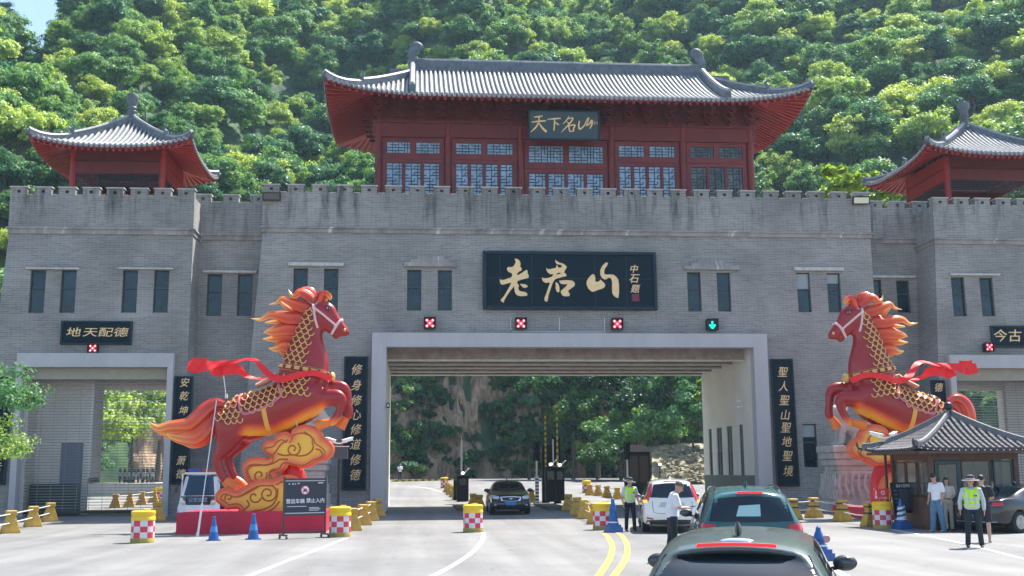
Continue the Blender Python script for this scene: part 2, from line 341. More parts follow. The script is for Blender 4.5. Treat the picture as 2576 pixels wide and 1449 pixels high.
def streak_mat(name,col,dark,light,lo=0.52,hi=0.62,sx=2.2,sz=0.5,lam=0.5):
    m=mat(name,col,0.8); n,l=nodes(m); b=n['Principled BSDF']
    g=n.new('ShaderNodeNewGeometry'); sp=n.new('ShaderNodeSeparateXYZ'); l.new(g.outputs['Position'],sp.inputs[0])
    ad=n.new('ShaderNodeMath'); ad.operation='ADD'; l.new(sp.outputs[0],ad.inputs[0]); l.new(sp.outputs[1],ad.inputs[1])
    def nz(sx,sz,off,det=7):
        a=n.new('ShaderNodeMath'); a.operation='MULTIPLY'; a.inputs[1].default_value=sx; l.new(ad.outputs[0],a.inputs[0])
        c=n.new('ShaderNodeMath'); c.operation='MULTIPLY'; c.inputs[1].default_value=sz; l.new(sp.outputs[2],c.inputs[0])
        cb=n.new('ShaderNodeCombineXYZ'); l.new(a.outputs[0],cb.inputs[0]); l.new(c.outputs[0],cb.inputs[1]); cb.inputs[2].default_value=off
        t=n.new('ShaderNodeTexNoise'); t.inputs['Scale'].default_value=1; t.inputs['Detail'].default_value=det; t.inputs['Roughness'].default_value=0.7; l.new(cb.outputs[0],t.inputs['Vector']); return t
    a=nz(sx,sz,0); r=n.new('ShaderNodeMapRange'); r.inputs[1].default_value=0.42; r.inputs[2].default_value=0.7; l.new(a.outputs[0],r.inputs[0])
    mx=n.new('ShaderNodeMix'); mx.data_type='RGBA'; mx.inputs[6].default_value=(*col,1); mx.inputs[7].default_value=(*dark,1); l.new(r.outputs[0],mx.inputs[0])
    c=nz(sx*2.4,sz*0.6,7); r2=n.new('ShaderNodeMapRange'); r2.inputs[1].default_value=lo; r2.inputs[2].default_value=hi; r2.inputs[4].default_value=lam; l.new(c.outputs[0],r2.inputs[0])
    mx2=n.new('ShaderNodeMix'); mx2.data_type='RGBA'; mx2.inputs[7].default_value=(*light,1); l.new(mx.outputs[2],mx2.inputs[6]); l.new(r2.outputs[0],mx2.inputs[0]); l.new(mx2.outputs[2],b.inputs['Base Color'])
    return m
BRICK=brick_mat()
CORN=streak_mat('cornice_stone',(0.34,0.32,0.30),(0.16,0.15,0.14),(0.66,0.60,0.58),0.57,0.64,1.0,0.4,0.85)
CAPS=mat('cap_stone',(0.50,0.49,0.46),0.8,var=0.25,vscale=4)
CONC=streak_mat('portal_concrete',(0.46,0.46,0.46),(0.40,0.40,0.40),(0.5,0.5,0.5),sx=0.8,sz=0.25,lam=0.3)
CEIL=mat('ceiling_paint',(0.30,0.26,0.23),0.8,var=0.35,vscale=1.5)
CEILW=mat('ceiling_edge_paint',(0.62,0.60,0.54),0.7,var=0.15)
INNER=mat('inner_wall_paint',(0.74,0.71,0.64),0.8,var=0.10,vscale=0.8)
DADO=mat('dado_paint',(0.09,0.13,0.13),0.6,var=0.2)
GLASS=mat('dark_window_glass',(0.008,0.026,0.034),0.10,spec=0.5,coat=0.1,var=0.9,vscale=0.7)  # noise tint stands in for reflections and room depth in the panes
FRAME=mat('dark_window_frame',(0.03,0.045,0.055),0.45)
BLIND=mat('window_blind',(0.30,0.36,0.37),0.6)
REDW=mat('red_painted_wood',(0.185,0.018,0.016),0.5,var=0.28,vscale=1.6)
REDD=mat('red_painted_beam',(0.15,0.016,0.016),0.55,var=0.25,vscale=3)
REDR=mat('red_paint_lit',(0.33,0.022,0.016),0.5,var=0.15,vscale=3)  # eave bounce light put into this red; soffit kept darker for contrast
TILE=mat('grey_roof_tile',(0.30,0.30,0.30),0.5,var=0.4,vscale=5,bump=0.3,bscale=30)
RIDGE=mat('roof_ridge_stone',(0.12,0.14,0.16),0.65,var=0.35,vscale=3.5,bump=0.6,bscale=9)
SKYPANE=mat('lattice_pane_sky_tint',(0.30,0.42,0.56),0.12,spec=0.8,var=0.25,vscale=0.8)  # reflected sky put into the pane colour as pale blue
LATT=mat('lattice_bars',(0.02,0.03,0.04),0.5)
SIGNB=mat('sign_board_lacquer',(0.003,0.014,0.024),0.5,spec=0.15,var=0.15)
SIGNF=mat('sign_board_frame',(0.006,0.024,0.040),0.4,spec=0.3)
GOLD=mat('gold_lettering',(0.88,0.62,0.30),0.45,metal=0.0,var=0.1,vscale=6)
SEAL=mat('seal_red',(0.20,0.015,0.05),0.5)
WHITE=mat('white_paint',(0.8,0.8,0.8),0.4)
BLACKM=mat('black_metal',(0.012,0.014,0.017),0.4)
STEEL=mat('steel',(0.45,0.46,0.47),0.35,metal=0.7)
# ------------------------------------------------------------------ gatehouse
KB=0.035      # the lower walls lean back this much per metre
gate=empty('gatehouse',(0,53,0),'long grey brick gate building with battlements, three car portals and slit windows','gatehouse')
GL=gate.location
def facade(name,Y,xl,xr,z0,z1,holes,k=KB,lean_l=0.0,lean_r=0.0,reveal=0.3,m=None):
    """wall skin with real openings; holes: (x0,x1,z0,z1)"""
    xs=sorted(set([xl,xr]+[h[i] for h in holes for i in (0,1)])); zs=sorted(set([z0,z1]+[h[i] for h in holes for i in (2,3)]))
    def P(x,z,d=0.0):
        xx=x
        if x==xl: xx=xl+lean_l*z
        if x==xr: xx=xr-lean_r*z
        return (xx,Y+k*z+d,z)
    mb=MB()
    for i in range(len(xs)-1):
        for j in range(len(zs)-1):
            cx=(xs[i]+xs[i+1])/2; cz=(zs[j]+zs[j+1])/2
            if any(h[0]<cx<h[1] and h[2]<cz<h[3] for h in holes): continue
            mb.add([P(xs[i],zs[j]),P(xs[i+1],zs[j]),P(xs[i+1],zs[j+1]),P(xs[i],zs[j+1])],[(0,1,2,3)])
    for a,b,c,d in holes:
        if c<=z0+0.01: r=0.9
        else: r=reveal
        q=[P(a,c),P(b,c),P(b,d),P(a,d)]; w=[P(a,c,r),P(b,c,r),P(b,d,r),P(a,d,r)]
        mb.add(q+w,[(0,4,5,1),(1,5,6,2),(2,6,7,3),(3,7,4,0)])
    return mb,P
def win(px0,px1,py0,py1,Y,k=KB,w=None):
    a=at((px0+px1)/2,(py0+py1)/2,Y,k); h=(py1-py0)*mpp(Y)/2*0.985; ww=(px1-px0)*mpp(Y)/2 if w is None else w/2
    return (a.x-ww,a.x+ww,a.z-h,a.z+h)
def add_windows(lst,Y,k=KB,style=None):
    for i,h in enumerate(lst):
        a,b,c,d=h; mb=MB(); t=0.05; y=lambda z: Y+k*z+0.14
        def fr(x0,z0_,x1,z1_):
            mb.hex([(x0,y(z0_),z0_),(x1,y(z0_),z0_),(x1,y(z0_)+0.08,z0_),(x0,y(z0_)+0.08,z0_),(x0,y(z1_),z1_),(x1,y(z1_),z1_),(x1,y(z1_)+0.08,z1_),(x0,y(z1_)+0.08,z1_)])
        fr(a,c,a+t,d); fr(b-t,c,b,d); fr(a+t,c,b-t,c+t); fr(a+t,d-t,b-t,d); zm=c+(d-c)*0.58; fr(a+t,zm-0.035,b-t,zm+0.035)
        f=mb.build('window',FRAME,gate,world=True)
        g=MB(); g.add([(a,y(c)+0.05,c),(b,y(c)+0.05,c),(b,y(d)+0.05,d),(a,y(d)+0.05,d)],[(0,1,2,3)])
        rx=((i*37)%7-3)*0.003; g.build('pane',GLASS,f,world=True)
        if style and style[i%len(style)]:
            s=style[i%len(style)]; bl=MB(); zt=d-(d-c)*s; bl.box(a+t,y(zt)+0.03,zt,b-t,y(zt)+0.045,d-t); bl.build('blind',BLIND,f,world=True)
def lintel(px0,px1,py0,py1,Y,k=KB,hat=False):
    a=at(px0,(py0+py1)/2,Y,k); b=at(px1,(py0+py1)/2,Y,k); hh=(py1-py0)*mpp(Y); y=a.y; z=(a.z+b.z)/2-hh/2
    mb=MB(); mb.box(a.x,y-0.16,z,b.x,y+0.1,z+hh*0.45 if hat else z+hh*0.6)
    if hat:
        w=b.x-a.x; mb.box(a.x+w*0.12,y-0.12,z+hh*0.45,b.x-w*0.12,y+0.1,z+hh*0.75); mb.box(a.x+w*0.25,y-0.10,z+hh*0.75,b.x-w*0.25,y+0.1,z+hh*1.05)
    mb.build('window_lintel',CORN if hat else CAPS,gate,world=True)
merlon_src=None
def battlement(Y,xl,xr,zt,pitch,depth=0.38,phase=0.0,ret=None):
    """row of merlons on top of a parapet whose gaps are at height zt"""
    n=max(1,int(round((xr-xl-0.75)/pitch))); p=(xr-xl-0.75)/n
    global merlon_src
    if merlon_src is None:
        mb=MB(); w=0.74; h=0.34; e=0.075
        mb.box(0,0,0,w/2-e,depth,h); mb.box(w/2+e,0,0,w,depth,h); mb.box(w/2-e,0,0,w/2+e,depth,0.09); mb.box(w/2-e,0,0.23,w/2+e,depth,h)
        cp=MB(); cp.box(-0.04,-0.05,h,w+0.04,depth+0.05,h+0.05)
        merlon_src=(mb.mesh('merlon',BRICK,False),cp.mesh('merlon_cap',CAPS,False))
    for i in range(n+1):
        o=link('merlon',merlon_src[0],gate); o.location=Vector((xl+i*p,Y,zt))-GL
        c=link('merlon_cap',merlon_src[1],o)
    cp=MB()
    for i in range(n): cp.box(xl+i*p+0.80,Y-0.04,zt,xl+(i+1)*p-0.04,Y+depth+0.04,zt+0.03)
    cp.build('parapet_coping',CAPS,gate,world=True)
def block(nm,Y,pl,pr,py_gap,py_c0,py_c1,holes,windows,lean=(0.0,0.0),depth=10.0,k=KB,styles=None,pitch=1.12,ret_l=False,ret_r=False):
    """one stretch of the gatehouse: leaning wall, cornice, parapet with merlons, roof deck"""
    zc0=at((pl+pr)/2,(py_c0[0]+py_c0[1])/2,Y+0.4).z; zc1=zc0-(py_c1)*mpp(Y); zg=at((pl+pr)/2,(py_gap[0]+py_gap[1])/2,Y+0.1).z
    xl=at(pl,py_c0[0],Y+0.4).x; xr=at(pr,py_c0[1],Y+0.4).x; yt=Y+k*zc1
    X0=xl-lean[0]*zc1; X1=xr+lean[1]*zc1
    mb,P=facade('wall',Y,X0,X1,-0.3,zc1,holes+windows,k,lean[0],lean[1])
    # sides and back of the wall
    b=Y+depth
    mb.add([(X0+lean[0]*-0.3,Y-0.3*k,-0.3),(X0+lean[0]*-0.3,b,-0.3),(xl,b,zc1),(xl,yt,zc1)],[(0,3,2,1)])
    mb.add([(X1-lean[1]*-0.3,Y-0.3*k,-0.3),(X1-lean[1]*-0.3,b,-0.3),(xr,b,zc1),(xr,yt,zc1)],[(0,1,2,3)])
    mb.build('brick_wall',BRICK,gate,world=True,smooth=False)
    c=MB(); c.box(xl-0.05,yt-0.08,zc1,xr+0.05,b,zc1+(zc0-zc1)*0.75); c.box(xl-0.12,yt-0.16,zc1+(zc0-zc1)*0.75,xr+0.12,b+0.05,zc0); c.build('cornice',CORN,gate,world=True,smooth=False)
    p=MB(); yp=yt-0.10; T=0.38; p.box(xl-0.02,yp,zc0,xr+0.02,yp+T,zg); p.box(xl-0.02,yp+T,zc0,xl-0.02+T,b,zg); p.box(xr+0.02-T,yp+T,zc0,xr+0.02,b,zg); p.box(xl+T-0.02,b-T,zc0,xr+0.02-T,b,zg)
    p.build('parapet',BRICK,gate,world=True,smooth=False)
    battlement(yp,xl-0.02,xr+0.02,zg,pitch)
    d=MB(); d.box(xl+T,yp+T,zc0-0.05,xr-T,b-T,zc0+0.25); d.build('roof_deck',CAPS,gate,world=True,smooth=False)
    return dict(xl=xl,xr=xr,zc0=zc0,zc1=zc1,zg=zg,yt=yt,yp=yp)
YM,YL,YC,YR=53.0,52.3,54.1,52.0
Wm=[(738,773,672,788),(815,850,673,788),(1024,1060,676,784),(1101,1137,677,784),(1729,1765,681,787),(1804,1839,682,787),(2005,2041,682,789),(2081,2117,683,790)]
Wm_=[win(*w,YM,w=0.66) for w in Wm]; low=win(2020,2057,1065,1177,YM,w=0.68)
def hole(pl,pr,pt,Y,k=KB):
    a=at(pl,pt,Y,k); b=at(pr,pt,Y,k); return (a.x,b.x,-0.3,(a.z+b.z)/2)
H_m=hole(960,1905,858,YM)
main=block('main',YM,661,2190,(484,495),(566,590),14,[H_m],Wm_+[low],(0.062,0.0),10.0)
add_windows(Wm_+[low],YM,style=[0,0,0,0,0,0,0.42,0.25,0.3])
lintel(725,865,656,670,YM,hat=False); lintel(1017,1150,646,672,YM,hat=True); lintel(1720,1857,656,680,YM,hat=True); lintel(1996,2120,668,682,YM)
Wl=[(75,112,678,788),(152,190,678,788),(307,345,678,788),(386,424,678,788)]; Wl_=[win(*w,YL,w=0.67) for w in Wl]
H_l=hole(50,430,905,YL)
lt=block('left',YL,23,486,(488,490),(572,575),16,[H_l],Wl_,(0.05,0.0),10.5)
add_windows(Wl_,YL); lintel(68,200,672,678,YL); lintel(300,438,672,678,YL)
Wc=[win(520,558,688,796,YC,w=0.69),win(597,635,688,796,YC,w=0.69)]
lc=block('lc',YC,489,668,(505,507),(590,590),14,[],Wc,(0,0),7.0); add_windows(Wc,YC); lintel(511,646,678,687,YC)
Wd=[win(2184,2221,700,788,YC,w=0.66),win(2254,2292,702,790,YC,w=0.66)]
rc=block('rc',YC,2188,2335,(521,523),(598,600),14,[],Wd,(0,0),7.0); add_windows(Wd,YC); lintel(2180,2300,690,700,YC)
We=[(2394,2431,693,800),(2466,2502,694,800),(2622,2659,696,802),(2700,2737,697,803)]; We_=[win(*w,YR,w=0.66) for w in We]
H_r=hole(2398,2790,905,YR)
rt=block('right',YR,2352,2810,(512,520),(598,606),15,[H_r],We_,(0.055,0.05),10.5)
add_windows(We_,YR,style=[0.0,0,0,0]); lintel(2388,2512,686,694,YR); lintel(2615,2745,688,697,YR)
# ------------------------------------------------------------------ portals
def portal(Y,ol,orr,ot,il,ir,it,inset,name='portal_frame',bot=0.0):
    """concrete surround standing proud of the wall, upright"""
    y0=Y-0.12; A=at(ol,ot,y0); B=at(orr,ot,y0); C=at(il,it,y0); D=at(ir,it,y0); zt=(A.z+B.z)/2; zi=(C.z+D.z)/2
    mb=MB(); y1=Y+inset
    mb.box(A.x,y0,-0.2,C.x,y1,zi); mb.box(D.x,y0,-0.2,B.x,y1,zi); mb.box(A.x,y0,zi,B.x,y1,zt)
    mb.build(name,CONC,gate,world=True,smooth=False)
    return C.x,D.x,zi,zt,A.x,B.x
mx0,mx1,mzi,mzt,_,_=portal(YM,936,1929,838,972,1896,873,0.5)
YB=63.0
pl_=MB(); pl_.box(mx0-0.3,YM+0.51,-0.2,mx0,YB,mzi+0.3); pl_.build('portal_side_wall',INNER,gate,world=True,smooth=False)
# right side wall of the portal with its four windows (drawn in the y,z plane)
wy=[]
for a,b,t in ((2.2,2.95,1),(4.15,5.2,1),(6.1,7.2,1),(8.15,8.85,1)): wy.append((YM+a,YM+b))
ztop=4.15; zb=1.75
mb=MB(); ys=sorted([YM+0.5,YB]+[v for w in wy for v in w]); zs=[-0.2,1.7,ztop,mzi+0.3]
for i in range(len(ys)-1):
    for j in range(3):
        yc=(ys[i]+ys[i+1])/2
        if j==1 and any(w[0]<yc<w[1] for w in wy): continue
        mb.mi=1 if j==0 else 0
        mb.add([(mx1,ys[i],zs[j]),(mx1,ys[i+1],zs[j]),(mx1,ys[i+1],zs[j+1]),(mx1,ys[i],zs[j+1])],[(0,1,2,3)])
mb.mi=0
for a,b in wy: mb.add([(mx1,a,1.7),(mx1,b,1.7),(mx1,b,ztop),(mx1,a,ztop),(mx1+.15,a,1.7),(mx1+.15,b,1.7),(mx1+.15,b,ztop),(mx1+.15,a,ztop)],[(0,1,5,4),(1,2,6,5),(2,3,7,6),(3,0,4,7)])
mb.build('portal_side_wall',[INNER,DADO],gate,world=True,smooth=False)
for a,b in wy:
    f=MB(); f.box(mx1+0.06,a,1.7,mx1+0.10,a+0.05,ztop); f.box(mx1+0.06,b-0.05,1.7,mx1+0.10,b,ztop); f.box(mx1+0.06,a+0.05,2.9,mx1+0.10,b-0.05,2.97); f.box(mx1+0.06,(a+b)/2-0.02,1.7,mx1+0.10,(a+b)/2+0.02,2.9)
    o=f.build('window',FRAME,gate,world=True); g=MB(); g.add([(mx1+0.09,a,1.7),(mx1+0.09,b,1.7),(mx1+0.09,b,ztop),(mx1+0.09,a,ztop)],[(0,1,2,3)]); g.build('pane',mat('side_window_glass',(0.10,0.14,0.14),0.15,spec=0.8),o,world=True)
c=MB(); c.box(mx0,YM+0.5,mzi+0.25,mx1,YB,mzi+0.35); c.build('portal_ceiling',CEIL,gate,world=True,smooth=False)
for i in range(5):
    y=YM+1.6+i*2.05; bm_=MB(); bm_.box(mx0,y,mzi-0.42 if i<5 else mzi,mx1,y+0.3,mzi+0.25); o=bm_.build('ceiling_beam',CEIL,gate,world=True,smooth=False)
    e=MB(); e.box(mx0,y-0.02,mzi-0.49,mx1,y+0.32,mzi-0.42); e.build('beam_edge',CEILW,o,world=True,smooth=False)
# back wall pieces, so the sky and hill show only through the portal
bk=MB(); bk.box(main['xl']-0.8,YB-0.4,-0.2,mx0-0.35,YB,main['zc1']); bk.box(mx1+0.35,YB-0.4,-0.2,main['xr'],YB,main['zc1']); bk.box(mx0-0.35,YB-0.4,mzi+0.36,mx1+0.35,YB,main['zc1']); bk.build('rear_wall',BRICK,gate,world=True,smooth=False)
# tower portals
def tower_portal(Y,ol,orr,ot,il,ir,it,boxb,cy):
    x0,x1,zi,zt,ax,bx=portal(Y,ol,orr,ot,il,ir,it,0.4)
    zb_=at((il+ir)/2,boxb,Y+0.6).z
    s=MB(); s.box(x0,Y+0.41,zb_,x1,Y+0.9,zi+0.05); s.build('shutter_box',mat('khaki_paint',(0.33,0.32,0.26),0.6,var=0.1),gate,world=True,smooth=False)
    for xx,sg in ((x0,-1),(x1,1)):
        w=MB(); w.box(min(xx,xx+sg*0.3),Y+0.91,-0.2,max(xx,xx+sg*0.3),cy,zi+0.4); w.build('portal_side_wall',INNER,gate,world=True,smooth=False)
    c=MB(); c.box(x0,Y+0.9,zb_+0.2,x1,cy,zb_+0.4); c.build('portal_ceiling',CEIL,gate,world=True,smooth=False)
    return x0,x1,zb_
lx0,lx1,lzb=tower_portal(YL,43,437,888,57,421,923,955,62.8)
rx0,rx1,rzb=tower_portal(YR,2388,2800,893,2404,2786,926,958,62.5)
# inner room walls behind the left and right shutters
r=MB(); r.box(lx0,54.6,-0.2,lx0+2.35,54.8,lzb+0.3); r.build('inner_partition',INNER,gate,world=True,smooth=False)
r=MB(); r.box(lx0+1.15,54.53,0.2,lx0+2.1,54.59,3.4); r.build('inner_door',mat('blue_grey_door',(0.13,0.17,0.24),0.5),gate,world=True)
r=MB(); r.box(lx0+2.36,54.55,1.8,lx0+2.50,56.2,lzb+0.1); r.build('white_edge_panel',WHITE,gate,world=True)
rxp=at(2538,1100,56).x; r=MB(); r.box(rxp,56.0,-0.2,rx1,56.3,rzb+0.3); r.build('inner_partition',INNER,gate,world=True,smooth=False)
# rod shutters
def shutter(name,x0,x1,Y,z0,z1,label):
    t=empty(name,((x0+x1)/2,Y,z0),label,'rolling shutter','rod shutters closing the tower portals')
    rods=MB(); n=int((z1-z0)/0.125)
    for i in range(n): z=z0+0.1+i*0.125; rods.box(x0,Y-0.012,z,x1,Y+0.012,z+0.026)
    rods.build('rods',mat('shutter_rods',(0.20,0.22,0.24),0.35,metal=0.3),t,world=True)
    l=MB(); k=int((x1-x0)/0.55)
    for i in range(1,k): x=x0+(x1-x0)*i/k; l.box(x-0.008,Y-0.02,z0,x+0.008,Y-0.013,z1)
    l.build('links',mat('shutter_rods'),t,world=True)
    b=MB(); b.box(x0,Y-0.03,z0,x1,Y+0.03,z0+0.12); b.build('bottom_rail',BLACKM,t,world=True)
shutter('rolling_shutter',lx0+0.02,lx1-0.02,YL+0.98,0.25,lzb+0.2,'see-through rod shutter closing the portal under the four-character board')
shutter('rolling_shutter',rx0+0.02,rx1-0.02,YR+0.98,0.25,rzb+0.2,'see-through rolling shutter of thin rods in the portal behind the tiled booth')
low_=MB(); low_.box(lx0+0.1,YL+1.4,0.1,lx0+2.2,YL+1.5,1.55); low_.build('dark_gate_panel',mat('dark_green_panel',(0.015,0.04,0.04),0.5),gate,world=True)
# thin white conduits on the wall above the portal
cd=MB()
for px in (1285,1407,1520): a=at(px,800,YM,KB); b=at(px,832,YM,KB); cd.tube([a+Vector((0,-.04,0)),b+Vector((0,-.04,0))],0.014,6)
a=at(1288,835,YM,KB); b=at(1524,836,YM,KB); cd.tube([a+Vector((0,-.04,0)),b+Vector((0,-.04,0))],0.016,6); cd.build('conduit',WHITE,gate,world=True)
for px in (1078,1100,1130,):
    pass
for px in (1635,1290,1210,1160):
    a=at(px,892,YM+3.0); l=MB(); l.box(a.x-0.2,a.y-0.1,mzi-0.28,a.x+0.2,a.y+0.1,mzi-0.2); l.build('ceiling_lamp',WHITE,gate,world=True)
# ------------------------------------------------------------------ Chinese roofs
class Roof:
    """hipped roof, optionally with a gable; centre c, half sizes A (x) and B (y), gable half-length G"""
    def __init__(s,c,A,B,G,ze,zr,lift,pw=1.35,flare=0.035):
        s.c=c; s.A=A; s.B=B; s.G=G; s.ze=ze; s.zr=zr; s.lift=lift; s.pw=pw; s.fl=flare
        s.run = B
    def g(s,d): t=max(0,min(1,d/s.run)); return 0.55*t+0.45*t**2.2 if s.pw is None else t**s.pw*0.6+0.4*t
    def z(s,x,y,off=0.0):
        ax,ay=abs(x),abs(y); front=s.B-ay; side=s.A-ax
        d = front if ax<=s.G else min(front,side)
        cx=min(1,ax/s.A); cy=min(1,ay/s.B)
        ex = max(0,(ax-(s.A-s.B))/s.B) if s.A>s.B else cx
        return s.ze+(s.zr-s.ze)*s.g(d)+s.lift*(ex**2.6)*(cy**3)+off
    def P(s,x,y,off=0.0):
        ax,ay=abs(x),abs(y); ex=max(0,(ax-(s.A-s.B))/s.B) if s.A>s.B else ax/s.A; k=s.fl*(ex**3)*((ay/s.B)**3)
        return Vector((s.c[0]+x*(1+k*s.B/s.A),s.c[1]+y*(1+k),s.z(x,y,off)))
def build_roof(root,R,tile_step,tile_r,hipw,ridge_h,small=False,wall=(8,4)):
    A,B,G=R.A,R.B,R.G
    def run_front(x,sgn,n=10):
        yin = 0.0 if abs(x)<=G else max(0,(B-(A-abs(x))))
        return [R.P(x,sgn*(-B+(B-yin)*i/n)) for i in range(n+1)] if abs(x)<=G else [R.P(x,sgn*(-B+(B-yin)*i/n)) for i in range(n+1)]
    def run_side(y,sgn,n=8):
        xin=max(G,A-(B-abs(y))) if True else 0
        return [R.P(sgn*(A-(A-xin)*i/n),y) for i in range(n+1)]
    # skin
    sk=MB()
    NX=60
    for sgn in (-1,1):
        P=[]
        for i in range(NX+1):
            x=-A+2*A*i/NX; yin = 0.0 if abs(x)<=G else max(0,(B-(A-abs(x))))
            P.append([R.P(x,sgn*(B-(B-yin)*j/12),-0.02) for j in range(13)])
        sk.grid(P)
    for sgn in (-1,1):
        P=[]
        for i in range(33):
            y=-B+2*B*i/32; xin=max(G,A-(B-abs(y)))
            P.append([R.P(sgn*(A-(A-xin)*j/8),y,-0.02) for j in range(9)])
        sk.grid(P)
    if G>0:   # gable ends
        for sgn in (-1,1):
            yy=B-(A-G); zb=R.z(sgn*(G+1e-3),0)
            sk.add([(R.c[0]+sgn*(G-0.25),R.c[1]-yy,zb),(R.c[0]+sgn*(G-0.25),R.c[1]+yy,zb),(R.c[0]+sgn*(G-0.25),R.c[1],R.zr)],[(0,1,2)])
    sk.build('roof_skin',RIDGE,root,world=True)
    t=MB(); n=int(2*A/tile_step)
    for i in range(n+1):
        x=-A+0.12+(2*A-0.24)*i/n
        for sgn in (1,-1):
            pts=run_front(x,sgn)
            if (pts[0]-pts[-1]).length>0.25: t.tube([p+Vector((0,0,tile_r*0.4)) for p in pts],tile_r,7)
    n=int(2*B/tile_step)
    for i in range(n+1):
        y=-B+0.12+(2*B-0.24)*i/n
        for sgn in (1,-1):
            pts=run_side(y,sgn)
            if (pts[0]-pts[-1]).length>0.25: t.tube([p+Vector((0,0,tile_r*0.4)) for p in pts],tile_r,7)
    t.build('roof_tiles',TILE,root,world=True)
    # drip tiles along the eave
    d=MB(); n=int(2*A/tile_step)
    for i in range(n):
        x=-A+0.12+(2*A-0.24)*(i+0.5)/n
        for sgn in (-1,1): p=R.P(x,sgn*B,-0.03); d.cbox((p.x,p.y+sgn*0.02,p.z-0.03),(tile_step*0.62,0.05,0.10))
    n=int(2*B/tile_step)
    for i in range(n):
        y=-B+0.12+(2*B-0.24)*(i+0.5)/n
        for sgn in (-1,1): p=R.P(sgn*A,y,-0.03); d.cbox((p.x+sgn*0.02,p.y,p.z-0.03),(0.05,tile_step*0.62,0.10))
    d.build('drip_tiles',TILE,root,world=True)
    # soffit with fascia
    so=MB(); wx,wy=wall
    for sgn in (-1,1):
        so.grid([[R.P(-A+2*A*i/NX,sgn*(B-(B-wy+0.3)*j/6),-0.17) for j in range(7)] for i in range(NX+1)])
        so.grid([[R.P(sgn*(A-(A-wx+0.3)*j/6),-B+2*B*i/24,-0.17) for j in range(7)] for i in range(25)])
        so.grid([[R.P(-A+2*A*i/NX,sgn*B,-0.04),R.P(-A+2*A*i/NX,sgn*B,-0.17)] for i in range(NX+1)])
        so.grid([[R.P(sgn*A,-B+2*B*i/24,-0.04),R.P(sgn*A,-B+2*B*i/24,-0.17)] for i in range(25)])
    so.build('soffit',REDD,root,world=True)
    ra=MB(); stp=0.36 if not small else 0.30; w=0.12
    n=int(2*A/stp)
    for i in range(n+1):
        x=-A+0.15+(2*A-0.3)*i/n
        for sgn in (-1,1):
            # rafters fan towards the corners
            xi=x if abs(x)<wx else math.copysign(wx,x)
            a=R.P(x,sgn*(B-0.08),-0.23); b=R.P(xi+(x-xi)*0.25,sgn*(wy-0.1),-0.26); ra.bar(a,b,w,w)
    n=int(2*B/stp)
    for i in range(n+1):
        y=-B+0.15+(2*B-0.3)*i/n
        for sgn in (-1,1):
            yi=y if abs(y)<wy else math.copysign(wy,y)
            a=R.P(sgn*(A-0.08),y,-0.23); b=R.P(sgn*(wx-0.1),yi+(y-yi)*0.25,-0.26); ra.bar(a,b,w,w)
    ra.build('rafters',REDR,root,world=True)
    # hip ridges with upturned tips and beast figures
    for sx in (-1,1):
        for sy in (-1,1):
            if G>0: x0,y0=G,B-(A-G)
            else: x0,y0=0.0,0.0
            pts=[]; N=22
            for i in range(N+1):
                f=i/N; x=x0+(A-x0)*f; y=y0+(B-y0)*f; p=R.P(sx*x,sy*y,0.0); pts.append(p)
            h=MB(); hw=hipw; brk=int(N*0.60)
            def strip(ps,hh,cap):
                for i in range(len(ps)-1):
                    a=ps[i]; b=ps[i+1]; dd=(b-a); s=Vector((-dd.y,dd.x,0)).normalized()*hw/2; up=Vector((0,0,hh))
                    lo=Vector((0,0,-0.05))
                    h.hex([a-s+lo,b-s+lo,b+s+lo,a+s+lo,a-s+up,b-s+up,b+s+up,a+s+up])
            hh=0.36 if not small else 0.30
            strip(pts[:brk+1],hh,0); strip(pts[brk:],hh*0.72,0)
            e=pts[-1]; dv=(pts[-1]-pts[-3]).normalized()
            h.tube([pts[-1]+Vector((0,0,0.06)),pts[-1]+dv*0.08+Vector((0,0,0.08)),pts[-1]+dv*0.11+Vector((0,0,0.16))],[0.10,0.09,0.05],6)
            ho=h.build('hip_ridge',RIDGE,root,world=True,smooth=False)
            cpm=MB(); 
            for ps,hq in ((pts[:brk+1],hh),(pts[brk:],hh*0.72)): cpm.tube([p+Vector((0,0,hq+0.02)) for p in ps],hw*0.42,6)
            cpm.build('ridge_cap',TILE,ho,world=True)
            bs=MB()
            for i in range(5 if small else 7):
                f=0.66+0.30*i/6; p=R.P(sx*(x0+(A-x0)*f),sy*(y0+(B-y0)*f),hh*0.72)
                bs.tube([p,p+Vector((0,0,0.10)),p+Vector((sx*0.03,sy*0.03,0.18)),p+Vector((sx*0.06,sy*0.06,0.22))],[0.05,0.055,0.035,0.02],6)
            p=pts[brk]+Vector((0,0,hh)); bs.tube([p-Vector((0,0,.2)),p+Vector((0,0,0.16)),p+Vector((-sx*0.10,-sy*0.05,0.34)),p+Vector((sx*0.04,sy*0.04,0.46))],[0.13,0.12,0.08,0.03],6)
            bs.build('ridge_beasts',RIDGE,ho,world=True)
def bracket_mesh():
    b=MB()
    b.cbox((0,-0.10,0.06),(0.16,0.16,0.12))
    for i,(z,l,o) in enumerate(((0.20,0.42,0.18),(0.42,0.58,0.38),(0.64,0.74,0.58))):
        b.cbox((0,-o*0.6,z),(l,0.09,0.10)); b.cbox((0,-o/2-0.05,z-0.02),(0.10,o+0.25,0.11))
        for s in (-1,0,1): b.cbox((s*l*0.44,-o*0.6,z+0.10),(0.11,0.11,0.08))
        b.cbox((0,-o-0.12,z+0.10),(0.34,0.08,0.08))
    return b.mesh('bracket_set',REDD,False)
BRKT=bracket_mesh()
